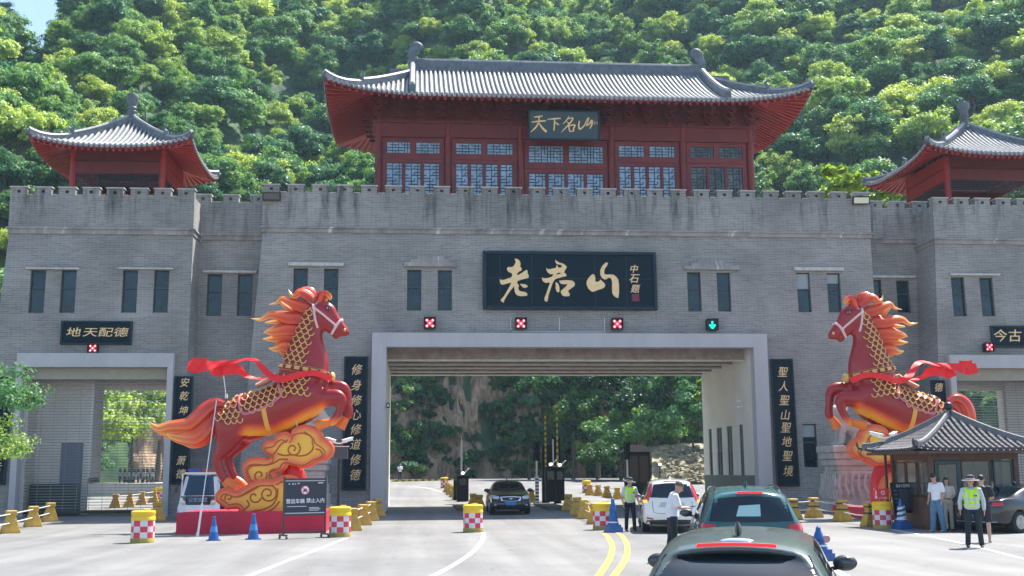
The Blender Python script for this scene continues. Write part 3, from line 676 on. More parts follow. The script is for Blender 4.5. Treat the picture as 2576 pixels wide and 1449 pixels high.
def lattice(mb,x0,x1,z0,z1,y,cell=0.16,t=0.034,seed=0):
    """fret pattern of broken bars"""
    rnd=random.Random(seed); nx=max(2,int(round((x1-x0)/cell))); nz=max(2,int(round((z1-z0)/cell))); cx=(x1-x0)/nx; cz=(z1-z0)/nz
    def H(i0,i1,j): mb.box(x0+i0*cx,y-0.012,z0+j*cz-t/2,x0+i1*cx,y+0.012,z0+j*cz+t/2)
    def V(i,j0,j1): mb.box(x0+i*cx-t/2,y-0.014,z0+j0*cz,x0+i*cx+t/2,y+0.014,z0+j1*cz)
    for j in range(1,nz):
        i=0
        while i<nx:
            L=min(nx-i,1+((i*3+j*5)%3)); 
            if (i+j)%4!=3: H(i,i+L,j)
            i+=L
    for i in range(1,nx):
        j=0
        while j<nz:
            L=min(nz-j,1+((j*3+i*7)%3))
            if (i+2*j)%4!=1: V(i,j,j+L)
            j+=L
    H(0,nx,0); H(0,nx,nz); V(0,0,nz); V(nx,0,nz)
# ------------------------------------------------------------------ main pavilion
YE=54.5; YK=65.6
e0=at(815,205,YE); e1=at(2043,205,YE); ec=at(1420,243,YE)
cx_=(e0.x+e1.x)/2; A_=(e1.x-e0.x)/2; B_=(YK-YE)/2; cyy=(YE+YK)/2
zr_=at(1390,184,cyy).z
pav=empty('roof_pavilion',(cx_,cyy,main['zc0']),'wide red timber pavilion with tiled roof and lattice windows topping the middle block','pavilion')
RM=Roof((cx_,cyy),A_,B_,at(1765,184,cyy).x-cx_-0.05,ec.z,zr_,0.78,1.35,0.0)
WX=A_-2.6; WY=B_-2.5
build_roof(pav,RM,0.245,0.075,0.26,0.6,False,(WX,WY))
# top ridge, its end ornaments and the ridges down the slope ends
G=RM.G
rg=MB(); rg.box(cx_-G,cyy-0.16,zr_-0.1,cx_+G,cyy+0.16,zr_+0.50); ro=rg.build('top_ridge',RIDGE,pav,world=True)
rg=MB(); rg.tube([(cx_-G,cyy,zr_+0.54),(cx_+G,cyy,zr_+0.54)],0.13,8); rg.build('ridge_cap',TILE,ro,world=True)
for sx in (-1,1):
    o=MB(); X=cx_+sx*(G-0.1); z=zr_
    pr=[(0,0),(0.05,0.5),(0.12,0.85),(0.0,1.15),(-0.18,1.35)]
    o.tube([(X+sx*a,cyy,z+b) for a,b in pr],[(0.30,0.16),(0.34,0.17),(0.22,0.15),(0.30,0.15),(0.10,0.1)],10,flat=(0,1,0)); o.ball((X-sx*0.12,cyy,z+1.32),(0.34,0.14,0.30),12,8)
    o.cbox((X+sx*0.32,cyy,z+0.75),(0.22,0.16,0.14)); o.cbox((X-sx*0.35,cyy,z+0.35),(0.4,0.3,0.5))
    o.build('ridge_end_ornament',RIDGE,ro,world=True)
    for sy in (-1,1):
        v=MB(); yb=B_-0.25; ps=[RM.P(sx*G,sy*(yb*i/14)) for i in range(1,15)]
        for i in range(13):
            a,b=ps[i],ps[i+1]; w=0.15; h=0.46
            v.hex([a+Vector((-w,0,-.05)),a+Vector((w,0,-.05)),b+Vector((w,0,-.05)),b+Vector((-w,0,-.05)),a+Vector((-w,0,h)),a+Vector((w,0,h)),b+Vector((w,0,h)),b+Vector((-w,0,h))] if sy>0 else [b+Vector((-w,0,-.05)),b+Vector((w,0,-.05)),a+Vector((w,0,-.05)),a+Vector((-w,0,-.05)),b+Vector((-w,0,h)),b+Vector((w,0,h)),a+Vector((w,0,h)),a+Vector((-w,0,h))])
        vo=v.build('gable_ridge',RIDGE,pav,world=True,smooth=False); c2=MB(); c2.tube([p+Vector((0,0,0.48)) for p in ps],0.13,6); c2.build('ridge_cap',TILE,vo,world=True)
    # short stepped ridge from the gable to the hip
    q=MB(); p=RM.P(sx*G,-(B_-(A_-G))); q.box(min(p.x,p.x+sx*1.2),p.y-0.12,p.z-0.1,max(p.x,p.x+sx*1.2),p.y+0.12,p.z+0.42); q.build('side_ridge',RIDGE,pav,world=True)
# body
yw=cyy-WY; zf=main['zc0']+0.25
zt_=ec.z+0.55
cols=[950,1122,1303,1527,1705,1872]; cX=[at(p,450,yw).x for p in cols]; sc_=(2*WX)/(cX[-1]-cX[0]); 
cX=[cx_+(x-(cX[0]+cX[-1])/2)*sc_ for x in cX]
zb0=at(1400,352,yw).z; zb1=at(1400,318,yw).z
for x in cX:
    c=MB(); c.cyl((x,yw,zf),(x,yw,zb1),0.19,0.17,16); c.build('column',REDW,pav,world=True)
    c=MB(); c.cyl((x,cyy+WY,zf),(x,cyy+WY,zb1),0.19,0.17,12); c.build('column',REDW,pav,world=True)
for yy in (cyy-WY/3,cyy+WY/3):
    for x in (cX[0],cX[-1]): c=MB(); c.cyl((x,yy,zf),(x,yy,zb1),0.19,0.17,12); c.build('column',REDW,pav,world=True)
bm_=MB()
for sy in (-1,1): 
    y=cyy+sy*WY; bm_.box(cX[0]-0.3,y-0.12,zb0,cX[-1]+0.3,y+0.12,zb1); bm_.box(cX[0]-0.35,y-0.22,zb1,cX[-1]+0.35,y+0.22,zb1+0.12)
for x in (cX[0],cX[-1]): bm_.box(x-0.12,cyy-WY+0.12,zb0,x+0.12,cyy+WY-0.12,zb1); bm_.box(x-0.22,cyy-WY+0.22,zb1,x+0.22,cyy+WY-0.22,zb1+0.12)
bm_.build('eave_beam',REDD,pav,world=True,smooth=False)
up=MB(); up.box(cX[0],yw+0.02,zb1+0.12,cX[-1],yw+0.12,zt_+0.4); up.box(cX[0],cyy+WY-0.12,zb1+0.12,cX[-1],cyy+WY-0.02,zt_+0.4)
for x in (cX[0],cX[-1]): up.box(x-0.05,cyy-WY+0.13,zb1+0.12,x+0.05,cyy+WY-0.13,zt_+0.4)
up.build('bracket_backing',REDD,pav,world=True,smooth=False)
bays=[(975,1105),(1140,1286),(1320,1508),(1543,1687),(1718,1856)]
def bay(i):
    x0,x1=cX[i]+0.19,cX[i+1]-0.19; zA=zb0; fr=MB(); la=MB(); pn=MB(); y=yw+0.02
    tz1=at(1400,366 if i==2 else 363,yw).z; tz0=at(1400,409 if i==2 else 391,yw).z; lz1=at(1400,436 if i==2 else 415,yw).z
    m=0.22; xm=(x0+x1)/2
    top=[(x0+m,xm-0.14),(xm+0.14,x1-m)]
    nl=4 if i in (1,2,3) else 3; w=(x1-x0-2*m+0.12)/nl; lows=[(x0+m+w*j,x0+m+w*j+w-0.14) for j in range(nl)]
    # red frame as strips around the openings
    def B3(a,b,c,d,dy=0.0): 
        if b-a>0.005 and d-c>0.005: fr.box(a,y-dy,c,b,y+0.10,d)
    B3(x0,x1,tz1,zA); B3(x0,x0+m,zf,tz1); B3(x1-m,x1,zf,tz1); B3(top[0][1],top[1][0],tz0,tz1); B3(x0+m,x1-m,lz1,tz0,0.004)
    for j in range(nl-1): B3(lows[j][1],lows[j+1][0],zf,lz1)
    B3(lows[-1][1],x1-m,zf,lz1); fr.box(x0,y-0.03,(lz1+tz0)/2-0.05,x1,y-0.004,(lz1+tz0)/2+0.05); fr.box(x0,y-0.03,zA-0.09,x1,y-0.002,zA-0.02)
    B3(x0+m,x1-m,zf,zf+0.45,0.004)
    f=fr.build('window_frame',REDW,pav,world=True,smooth=False)
    k=0
    for a,b in top: lattice(la,a,b,tz0,tz1,y+0.04,seed=k); k+=1; pn.add([(a,y+0.07,tz0),(b,y+0.07,tz0),(b,y+0.07,tz1),(a,y+0.07,tz1)],[(0,1,2,3)])
    for a,b in lows: lattice(la,a,b,zf+0.45,lz1,y+0.04,seed=k); k+=1; pn.add([(a,y+0.07,zf+.45),(b,y+0.07,zf+.45),(b,y+0.07,lz1),(a,y+0.07,lz1)],[(0,1,2,3)])
    la.build('lattice',LATT,f,world=True,smooth=False); pn.build('pane',SKYPANE if i<4 else mat('dim_pane',(0.10,0.12,0.12),0.2,var=0.6,vscale=1.5),f,world=True)  # last bay goes without the painted sky reflection
for i in range(5): bay(i)
w=MB()
for x in (cX[0],cX[-1]): w.box(x-0.06,yw+0.19,zf,x+0.06,cyy+WY-0.19,zb0)
w.box(cX[0]+0.19,cyy+WY-0.06,zf,cX[-1]-0.19,cyy+WY+0.06,zb0); w.build('timber_wall',REDW,pav,world=True,smooth=False)
n=24
def brk(x,y,rz,root,z,s=1.0):
    o=link('bracket_set',BRKT,root); o.location=Vector((x,y,z))-root.location; o.rotation_euler=(0,0,rz); o.scale=(s,s,s)
for i in range(19): brk(cX[0]+(cX[-1]-cX[0])*i/18,yw-0.05,0,pav,zb1+0.12,1.12)
for i in range(1,7):
    for x,rz in ((cX[0],-math.pi/2),(cX[-1],math.pi/2)): brk(x,cyy-WY+2*WY*i/7,rz,pav,zb1+0.12,1.12)
# ------------------------------------------------------------------ corner pavilions
def small_pav(pl,pr,pyc,papex,Y0,label,zfl,colpx=None,refw=None):
    a=at(pl,330,Y0); b=at(pr,330,Y0); A=(b.x-a.x)/2; cx=(a.x+b.x)/2; cy=Y0+A; ec=at((pl+pr)/2,pyc,Y0); ap=at(papex[0],papex[1],cy)
    r=empty('roof_pavilion',(cx,cy,zfl),label,'pavilion','small square pavilions on the gate towers')
    R=Roof((cx,cy),A,A,0.0,ec.z,ap.z-0.1,0.52,1.7,0.0); W=A*0.56
    build_roof(r,R,0.245,0.07,0.24,0.4,True,(W,W))
    f=MB(); z=ap.z-0.22; f.lathe([(0.30,0),(0.34,0.15),(0.20,0.28),(0.26,0.42),(0.19,0.5),(0.26,0.62),(0.18,0.7),(0.25,0.80),(0.17,0.90),(0.20,1.0),(0.30,1.2),(0.31,1.42),(0.27,1.52),(0.02,1.54)],(cx,cy,z),14); f.build('finial',RIDGE,r,world=True)
    zb=ec.z+0.25
    for sx in (-1,1):
        for sy in (-1,1):
            c=MB(); c.cyl((cx+sx*W,cy+sy*W,zfl),(cx+sx*W,cy+sy*W,zb),0.16,0.15,14); c.build('column',REDR,r,world=True)
    h=(zb-zfl)
    for (dx,dy) in ((0,-1),(0,1),(-1,0),(1,0)):
        b_=MB(); l=MB()
        if dx==0:
            y=cy+dy*W; b_.box(cx-W,y-0.10,zb-0.55,cx+W,y+0.10,zb+0.05); b_.box(cx-W,y-0.07,zb-1.20,cx+W,y+0.07,zb-0.62)
            lattice_rect=(cx-W+0.16,cx+W-0.16); 
            for q in range(7): l.box(cx-W+0.16,y-0.02,zb-1.28-0.09*q,cx+W-0.16,y+0.02,zb-1.25-0.09*q)
            for q in range(9): x=cx-W+0.16+(2*W-0.32)*q/8; l.box(x-0.015,y-0.022,zb-1.82,x+0.015,y+0.022,zb-1.20)
        else:
            x=cx+dx*W; b_.box(x-0.10,cy-W+.1,zb-0.55,x+0.10,cy+W-.1,zb+0.05); b_.box(x-0.07,cy-W+.1,zb-1.20,x+0.07,cy+W-.1,zb-0.62)
            for q in range(7): l.box(x-0.02,cy-W+0.16,zb-1.28-0.09*q,x+0.02,cy+W-0.16,zb-1.25-0.09*q)
        b_.build('eave_beam',REDR if dx else REDD,r,world=True,smooth=False); l.build('lattice',LATT,r,world=True,smooth=False)  # side beams get the brighter red with bounce light in its colour
    # timber screen along the back
    s=MB(); s.box(cx-W*0.55,cy+W-0.05,zfl,cx+W-0.16,cy+W+0.04,zb-1.83); s.build('rear_screen',REDD,r,world=True)
    ce=MB(); ce.box(cx-W,cy-W,zb+0.05,cx+W,cy+W,zb+0.12); ce.build('ceiling',REDD,r,world=True)
    return r
small_pav(72,483,365,(320,300),53.9,'small red pavilion with pointed roof on the tower above the left rod shutter',lt['zc0']+0.25)
small_pav(2330,2725,385,(2428,318),53.6,'small red timber pavilion with pointed tiled roof on the tower above the tiled booth',rt['zc0']+0.25)
# ------------------------------------------------------------------ trees
def leafmat(name,c0,c1,c2,tr=0.46):
    m=bpy.data.materials.new(name); m.use_nodes=True; n,l=nodes(m); n.clear(); out=n.new('ShaderNodeOutputMaterial')
    oi=n.new('ShaderNodeObjectInfo'); g=n.new('ShaderNodeNewGeometry'); tc=n.new('ShaderNodeTexCoord')
    r=n.new('ShaderNodeValToRGB'); e=r.color_ramp.elements; e[0].position=0.0; e[0].color=(*c0,1); e[1].position=1.0; e[1].color=(*c2,1); x=e.new(0.55); x.color=(*c1,1)
    nz=n.new('ShaderNodeTexNoise'); nz.inputs['Scale'].default_value=0.9; nz.inputs['Detail'].default_value=2; l.new(tc.outputs['Object'],nz.inputs['Vector'])
    a=n.new('ShaderNodeMath'); a.operation='MULTIPLY_ADD'; a.inputs[1].default_value=0.75; l.new(nz.outputs[0],a.inputs[0]); s=n.new('ShaderNodeMath'); s.operation='MULTIPLY_ADD'; s.inputs[1].default_value=1.0; s.inputs[2].default_value=-0.40; l.new(oi.outputs['Random'],s.inputs[0]); l.new(s.outputs[0],a.inputs[2])
    l.new(a.outputs[0],r.inputs[0])
    rp=n.new('ShaderNodeMath'); rp.operation='MULTIPLY_ADD'; rp.inputs[1].default_value=0.7; rp.inputs[2].default_value=0.65; l.new(g.outputs['Random Per Island'],rp.inputs[0])
    v=n.new('ShaderNodeVectorMath'); v.operation='SCALE'; l.new(r.outputs[0],v.inputs[0]); l.new(rp.outputs[0],v.inputs['Scale'])
    d=n.new('ShaderNodeBsdfPrincipled'); d.inputs['Roughness'].default_value=0.5; d.inputs['Specular IOR Level'].default_value=0.35; l.new(v.outputs[0],d.inputs['Base Color'])
    t=n.new('ShaderNodeBsdfTranslucent'); v2=n.new('ShaderNodeVectorMath'); v2.operation='MULTIPLY'; v2.inputs[1].default_value=(1.3,1.25,0.5); l.new(v.outputs[0],v2.inputs[0]); l.new(v2.outputs[0],t.inputs[0])
    mx=n.new('ShaderNodeMixShader'); mx.inputs[0].default_value=tr; l.new(d.outputs[0],mx.inputs[1]); l.new(t.outputs[0],mx.inputs[2]); l.new(mx.outputs[0],out.inputs[0]); return m
LEAF=leafmat('broadleaf_foliage',(0.045,0.160,0.105),(0.16,0.32,0.11),(0.46,0.56,0.16))
LEAFY=leafmat('bright_foliage',(0.14,0.26,0.03),(0.22,0.34,0.03),(0.30,0.40,0.04),0.45)
LEAFD=leafmat('shaded_foliage',(0.018,0.07,0.035),(0.04,0.12,0.04),(0.10,0.20,0.04),0.3)  # shaded copy of the foliage: slope shade put into the leaf colour
BARK=mat('tree_bark',(0.10,0.08,0.06),0.9,var=0.3,vscale=6)
def crownmesh(name,seed,R=3.0,H=4.2,clumps=16,per=210,leaf=0.26,m=None,flat=1.0,core=True):
    r=np.random.RandomState(seed); C=[]; RR=[]
    for i in range(clumps):
        th=r.uniform(0,2*math.pi); ph=math.acos(r.uniform(-0.35,1)); q=r.uniform(0.30,0.95)
        C.append((R*q*math.sin(ph)*math.cos(th),R*q*math.sin(ph)*math.sin(th),H*0.5+H*0.5*q*math.cos(ph)*flat)); RR.append(R*r.uniform(0.10,0.31))
    vs=[]; fs=[]
    for c,rr in zip(C,RR):
        n=int(per*(rr/(0.22*R))**2)
        d=r.normal(size=(n,3)); d/=np.linalg.norm(d,axis=1)[:,None]; d[:,2]=np.where(d[:,2]<-0.25,-d[:,2],d[:,2])
        rad_=rr*(r.uniform(0.3,1.4,n)); P=np.array(c)+d*rad_[:,None]*np.array([1,1,0.75])
        nn=d+r.normal(size=(n,3))*0.45; nn[:,2]+=0.25; nn/=np.linalg.norm(nn,axis=1)[:,None]
        t=np.cross(nn,r.normal(size=(n,3))); t/=np.linalg.norm(t,axis=1)[:,None]; b=np.cross(nn,t)
        L=leaf*r.uniform(0.6,1.35,n)[:,None]; W=L*r.uniform(0.38,0.62,n)[:,None]
        A=P-t*L; B=P+b*W-nn*L*0.12; Cc=P+t*L-nn*L*0.25; D=P-b*W-nn*L*0.12
        o=len(vs); Q=np.stack([A,B,Cc,D],1).reshape(-1,3); vs+=Q.tolist(); fs+=[(o+4*k,o+4*k+1,o+4*k+2,o+4*k+3) for k in range(n)]
    me=bpy.data.meshes.new(name); me.from_pydata(vs,[],fs); me.materials.append(m or LEAF); me.polygons.foreach_set('use_smooth',[False]*len(fs)); me.update(); return me
def trunkmesh(name,seed,R=3.0,H=4.2,low=3.0):
    r=random.Random(seed); mb=MB(); mb.tube([(0,0,-low),(0.1,0.05,-low*0.3),(0.05,0.1,H*0.3),(0.2,0,H*0.7)],[0.22,0.17,0.12,0.04],7)
    for i in range(6):
        a=i*1.1+r.random(); z=H*0.1+i*H*0.09; e=(R*0.62*math.cos(a),R*0.62*math.sin(a),z+H*0.3); mb.tube([(0.05,0.05,z-0.4),(e[0]*0.5,e[1]*0.5,z+H*0.12),e],[0.09,0.06,0.02],5)
    return mb.mesh(name,BARK)
KINDS=[]
for i,(R_,H_,cl,per,lf,fl) in enumerate([(3.0,5.8,62,135,0.165,1.0),(3.6,4.9,74,125,0.175,0.9),(2.4,7.0,54,140,0.155,1.1),(3.1,5.6,66,105,0.20,1.0)]):
    KINDS.append((crownmesh('tree_crown',11+i,R_,H_,cl,per,lf,LEAF,fl),trunkmesh('tree_trunk',i,R_,H_)))
KINDS.append((crownmesh('tree_crown',31,2.7,4.4,16,260,0.25,LEAFY),trunkmesh('tree_trunk',9,2.7,4.4)))
KLAB=['rounded mid green broadleaf tree on the wooded slope','low spreading green tree on the wooded slope','tall narrow green tree on the wooded slope','coarse leaved green tree on the wooded slope','bright yellow green tree on the wooded slope']
CMI=CM.to_3x3().transposed()
def proj(p):
    v=CMI@(Vector(p)-Vector((0,0,CAMH)))
    if v.z>-0.1: return None
    return (CX+F*v.x/-v.z, CY-F*v.y/-v.z, -v.z)
random.seed(21); cand=[]
y_=0
for X in np.arange(-118,128,3.8):
    dd=1.5
    while dd<236:
        x=X+random.uniform(-1.9,1.9); d=dd+random.uniform(-1.6,1.6); dd+=3.7
        if d<0.8: continue
        Y=ybase(x)+d; z=hz(x,Y); p=proj((x,Y,z+3))
        if p is None or p[0]<-120 or p[0]>2700 or p[1]<-160: continue
        rpx=3*F/p[2]
        # keep only what the picture can see: over the walls, or through a portal
        top=p[1]-rpx
        vis = top<500 or (965<p[0]<1790 and p[1]>880) or (150<p[0]<430 and p[1]>930) or (p[0]<45) or (2390<p[0] and p[1]>930)
        if not vis: continue
        if d<15 and -13<x<15.5 and random.random()<0.75: continue      # bare rock
        cand.append((rpx,x,Y,z,d))
cand.sort(reverse=True)
proto=[]; rnd=random.Random(5); far=[]
def add_tree(k,x,y,z,s,rz,lab=None,grp=None,sz=1.0,up=2.0):
    c,t=KINDS[k]
    r=bpy.data.objects.new('hill_tree',None); COL.objects.link(r); r.location=(x,y,z+up*s); r.scale=(s,s,s*sz); r.rotation_euler=(rnd.uniform(-.08,.08),rnd.uniform(-.08,.08),rz); r.empty_display_size=0.5
    tag(r,lab or KLAB[k],'tree',grp or 'trees of one kind on the wooded slope: '+KLAB[k].split(' on ')[0])
    link('crown',c,r); link('trunk',t,r); return r
for i,(rp,x,y,z,d) in enumerate(cand):
    k=rnd.choice([0,0,1,2,3,3,4 if x>10 and rnd.random()<0.5 else 0]); s=rnd.choice([rnd.uniform(0.42,0.8),rnd.uniform(0.6,1.0),rnd.uniform(0.85,1.4)])
    if d<6: s*=0.62
    if i<270: add_tree(k,x,y,z,s,rnd.uniform(0,6.28),sz=rnd.uniform(0.85,1.15),up=1.1)
    else: far.append((x,y,z+1.1*s,s,rnd.uniform(0,6.28),min(k,3)))
print('trees',len(cand),'far',len(far))
# the rest of the forest: instances of the same crowns on points
me=bpy.data.meshes.new('forest'); me.from_pydata([f[:3] for f in far],[],[])
for nm,tp,vals in (('scl','FLOAT',[f[3] for f in far]),('idx','INT',[f[5] for f in far])):
    a=me.attributes.new(nm,tp,'POINT'); a.data.foreach_set('value',vals)
a=me.attributes.new('rot','FLOAT_VECTOR','POINT'); a.data.foreach_set('vector',[v for f in far for v in (0,0,f[4])])
fo=link('forest',me); tag(fo,'dense broadleaf forest covering the upper mountainside behind the gate',None,None,'stuff')
ng=bpy.data.node_groups.new('forest_nodes','GeometryNodeTree'); ng.interface.new_socket('Geometry',in_out='INPUT',socket_type='NodeSocketGeometry'); ng.interface.new_socket('Geometry',in_out='OUTPUT',socket_type='NodeSocketGeometry')
N=ng.nodes; L=ng.links; gi=N.new('NodeGroupInput'); go_=N.new('NodeGroupOutput'); ip=N.new('GeometryNodeInstanceOnPoints'); jn=N.new('GeometryNodeGeometryToInstance')
crowns={}
for o in COL.objects:
    if o.name.startswith('crown') and o.data not in crowns: crowns[o.data]=o
for k in (3,2,1,0):
    oi=N.new('GeometryNodeObjectInfo'); oi.inputs['Object'].default_value=crowns[KINDS[k][0]]; oi.transform_space='ORIGINAL'; L.new(oi.outputs['Geometry'],jn.inputs[0])
def nattr(n_,t):
    a=N.new('GeometryNodeInputNamedAttribute'); a.data_type=t; a.inputs['Name'].default_value=n_; return a.outputs['Attribute']
L.new(gi.outputs[0],ip.inputs['Points']); L.new(jn.outputs[0],ip.inputs['Instance']); ip.inputs['Pick Instance'].default_value=True
L.new(nattr('idx','INT'),ip.inputs['Instance Index']); L.new(nattr('rot','FLOAT_VECTOR'),ip.inputs['Rotation']); L.new(nattr('scl','FLOAT'),ip.inputs['Scale']); L.new(ip.outputs[0],go_.inputs[0])
md=fo.modifiers.new('forest','NODES'); md.node_group=ng
# shrubs on and above the rock face seen through the wide portal
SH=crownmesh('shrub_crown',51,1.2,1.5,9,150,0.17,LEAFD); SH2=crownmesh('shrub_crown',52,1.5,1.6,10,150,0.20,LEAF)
shr=random.Random(3); bvc=bvh_of(co.data)
for i in range(520):
    px=shr.uniform(965,1800); py=shr.uniform(925,1200)
    dens=1.0
    if px<1130: dens=0.5+0.5*(py>1080)+0.55*(1060<px<1130 and py<1000)
    elif px<1240: dens=0.04+0.22*(py>1120)
    if px>1650 and py>1120: dens=0.15
    if shr.random()>dens: continue
    d=ray(px,py).normalized(); hit=bvc.ray_cast(Vector((0,0,CAMH)),d)
    if hit[0] is None: continue
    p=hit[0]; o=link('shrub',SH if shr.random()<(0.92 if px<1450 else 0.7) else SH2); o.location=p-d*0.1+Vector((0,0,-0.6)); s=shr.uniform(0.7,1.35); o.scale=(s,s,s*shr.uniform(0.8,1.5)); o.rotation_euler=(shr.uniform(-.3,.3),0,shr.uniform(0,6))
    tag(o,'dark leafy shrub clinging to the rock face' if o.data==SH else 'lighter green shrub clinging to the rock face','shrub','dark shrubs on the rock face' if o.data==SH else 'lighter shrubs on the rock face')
# trees standing between the gate and the hill
def near_tree(px,py,Y,s,k,lab,gz_=None,sz=1.0,leaf=None):
    p=at(px,py,Y); c,t=KINDS[k]; r=empty('tree',(p.x,Y,gz(Y)),lab,'tree'); H=KINDS[k]
    zc=p.z-gz(Y)-2.0*s
    a=link('crown',c if leaf is None else leaf,r); a.location=(0,0,zc); a.scale=(s,s,s*sz); tb=MB(); tb.tube([(0,0,-0.3),(0.05,0,zc*0.5),(0.1,0,zc+1)],[0.22*s,0.17*s,0.1*s],8); tb.build('trunk',BARK,r); return r
near_tree(230,1120,82,1.1,3,'sunlit broadleaf tree just behind the rolling shutter next to the white panel edge')
near_tree(250,1010,90,1.5,0,'taller tree behind the rolling shutter left of the twig tree')
near_tree(330,1080,86,1.15,1,'spreading tree behind the shutter above the parked scooters')
near_tree(400,1060,88,1.2,2,'narrow tree behind the shutter next to its right pillar')
near_tree(205,1190,75,0.6,3,'small bushy tree low behind the shutter')
BIGL=crownmesh('big_leaf_crown',77,2.2,2.6,14,120,0.36,LEAFY)
near_tree(2130,445,72,1.15,4,'bright yellow green large-leaved tree rising behind the battlements right of the wide pavilion',leaf=BIGL)
near_tree(2235,470,74,0.8,4,'small bright tree rising behind the battlements near the right-hand tower',leaf=BIGL)
near_tree(1790,975,84,0.8,4,'leafy branch tree behind the far right edge of the wide portal',leaf=BIGL)
SP=crownmesh('near_crown',91,2.2,3.0,70,75,0.075,LEAF)
near_tree(-42,975,44,1.0,0,'pale green tree leaning in at the picture\'s left edge before the tower',leaf=SP)
near_tree(-60,1100,44,0.9,0,'lower leafy tree at the left edge beside the tower portal',leaf=SP)
DKC=[crownmesh('shaded_crown',61,3.0,5.4,40,170,0.18,LEAFD),crownmesh('shaded_crown',62,3.2,5.0,44,150,0.18,LEAFD)]
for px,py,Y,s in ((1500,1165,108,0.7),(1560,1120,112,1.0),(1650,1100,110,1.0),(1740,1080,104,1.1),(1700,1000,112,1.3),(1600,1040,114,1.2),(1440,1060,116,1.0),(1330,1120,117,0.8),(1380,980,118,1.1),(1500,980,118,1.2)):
    near_tree(px,py,Y,s,(int(px)//50)%4,leaf=(DKC[(int(px)//50)%2] if px<1520 or Y>113 else None),lab='green tree at the foot of the slope seen through the wide portal')  # shade-coloured crowns, regular ones where the slope is sunlit
for o in COL.objects:
    if o.type=='EMPTY' and o.get('label','').startswith('green tree at the foot'): o['group']='trees at the foot of the slope'
# pale rubble bank right behind the portal
rb=MB(); rr=random.Random(8)
for i in range(260):
    px=rr.uniform(1660,1790); py=rr.uniform(1125,1200); Y=104-(py-1125)*0.12; p=at(px,py,Y); s=rr.uniform(0.08,0.30)
    q=[Vector((rr.uniform(-1,1),rr.uniform(-1,1),rr.uniform(-1,1))).normalized()*s*rr.uniform(.6,1) for _ in range(8)]
    _q=Matrix.Rotation(rr.uniform(0,6),3,'Z')@Matrix.Rotation(rr.uniform(-.6,.6),3,'X'); rb.hex([p+_q@(Vector(v)*s) for v in ((-1,-1,-.6),(1,-.8,-.6),(.9,1,-.6),(-1,.9,-.6),(-.7,-.6,.5),(.8,-.7,.4),(.6,.7,.6),(-.8,.6,.5))])
P=[]
for i in range(12):
    row=[]
    for j in range(8):
        px=1640+i*15; py=1215-j*14; Y=97+j*1.8; p=at(px,py,Y); p.z+=noise.noise(Vector((px*.05,py*.05,0)))*0.6; row.append(p)
    P.append(row)
rb.grid(P)
o=rb.build('rubble_bank',mat('pale_rubble',(0.24,0.21,0.13),0.9,var=0.85,vscale=0.9),smooth=False); tag(o,'pale rubble and cut stone heaped on the bank seen at the wide portal\'s far right edge','rubble',None,'stuff')
# ------------------------------------------------------------------ horse statues
def paint_grad(name,stops,axis='Z',rough=0.32,coat=0.25,lo=0,hi=1,var=0.08):
    """airbrushed paint: colours blend along a painted attribute 'tone'"""
    m=bpy.data.materials.new(name); m.use_nodes=True; n,l=nodes(m); b=n['Principled BSDF']; a=n.new('ShaderNodeAttribute'); a.attribute_name='tone'
    r=n.new('ShaderNodeValToRGB'); e=r.color_ramp.elements; e[0].position=stops[0][0]; e[0].color=(*stops[0][1],1); e[1].position=stops[-1][0]; e[1].color=(*stops[-1][1],1)
    for p,c in stops[1:-1]: x=e.new(p); x.color=(*c,1)
    nz=n.new('ShaderNodeTexNoise'); nz.inputs['Scale'].default_value=2.5; nz.inputs['Detail'].default_value=5; tc=n.new('ShaderNodeTexCoord'); l.new(tc.outputs['Object'],nz.inputs['Vector'])
    ma=n.new('ShaderNodeMath'); ma.operation='MULTIPLY_ADD'; ma.inputs[1].default_value=var*2; ma.inputs[2].default_value=-var; l.new(nz.outputs[0],ma.inputs[0]); ad=n.new('ShaderNodeMath'); ad.operation='ADD'; l.new(a.outputs['Fac'],ad.inputs[0]); l.new(ma.outputs[0],ad.inputs[1])
    l.new(ad.outputs[0],r.inputs[0]); l.new(r.outputs[0],b.inputs['Base Color']); b.inputs['Roughness'].default_value=rough; b.inputs['Coat Weight'].default_value=coat; b.inputs['Coat Roughness'].default_value=0.2
    return m
def tone(me,vals):
    a=me.attributes.get('tone') or me.attributes.new('tone','FLOAT','POINT'); a.data.foreach_set('value',vals)
HRED=paint_grad('horse_red_paint',rough=0.34,coat=0.15,stops=[(0.0,(0.28,0.006,0.010)),(0.35,(0.38,0.010,0.010)),(0.62,(0.72,0.10,0.015)),(0.85,(0.86,0.28,0.02)),(1.0,(0.90,0.42,0.03))])
HMANE=paint_grad('mane_flame_paint',[(0.0,(0.45,0.020,0.012)),(0.45,(0.70,0.065,0.018)),(0.78,(0.82,0.20,0.035)),(1.0,(0.92,0.55,0.15))])
HCLOUD=paint_grad('cloud_paint',[(0.0,(0.88,0.50,0.03)),(0.5,(0.85,0.33,0.04)),(1.0,(0.75,0.07,0.03))],var=0.12)
HGOLD=mat('horse_gold_trim',(0.78,0.46,0.12),0.35,metal=0.15,coat=0.3)
HPINK=mat('bridle_pink',(0.80,0.50,0.50),0.45)
HSAD=mat('saddle_cord_rose',(0.55,0.16,0.20),0.45)
HCL=mat('cloud_line_paint',(0.50,0.10,0.02),0.45)
HBASE=mat('base_red_cloth',(0.50,0.008,0.045),0.6,var=0.12,vscale=1)
HRIB=mat('red_ribbon_cloth',(0.85,0.01,0.012),0.55)
HEYE=mat('eye_black',(0.01,0.01,0.01),0.1,coat=1)
HEYW=mat('eye_white',(0.75,0.70,0.55),0.2)
YH=40.8; S_=YH/F
HO=at(650,1262,YH); HO=Vector((at(650,1300,YH).x,YH,0.02))
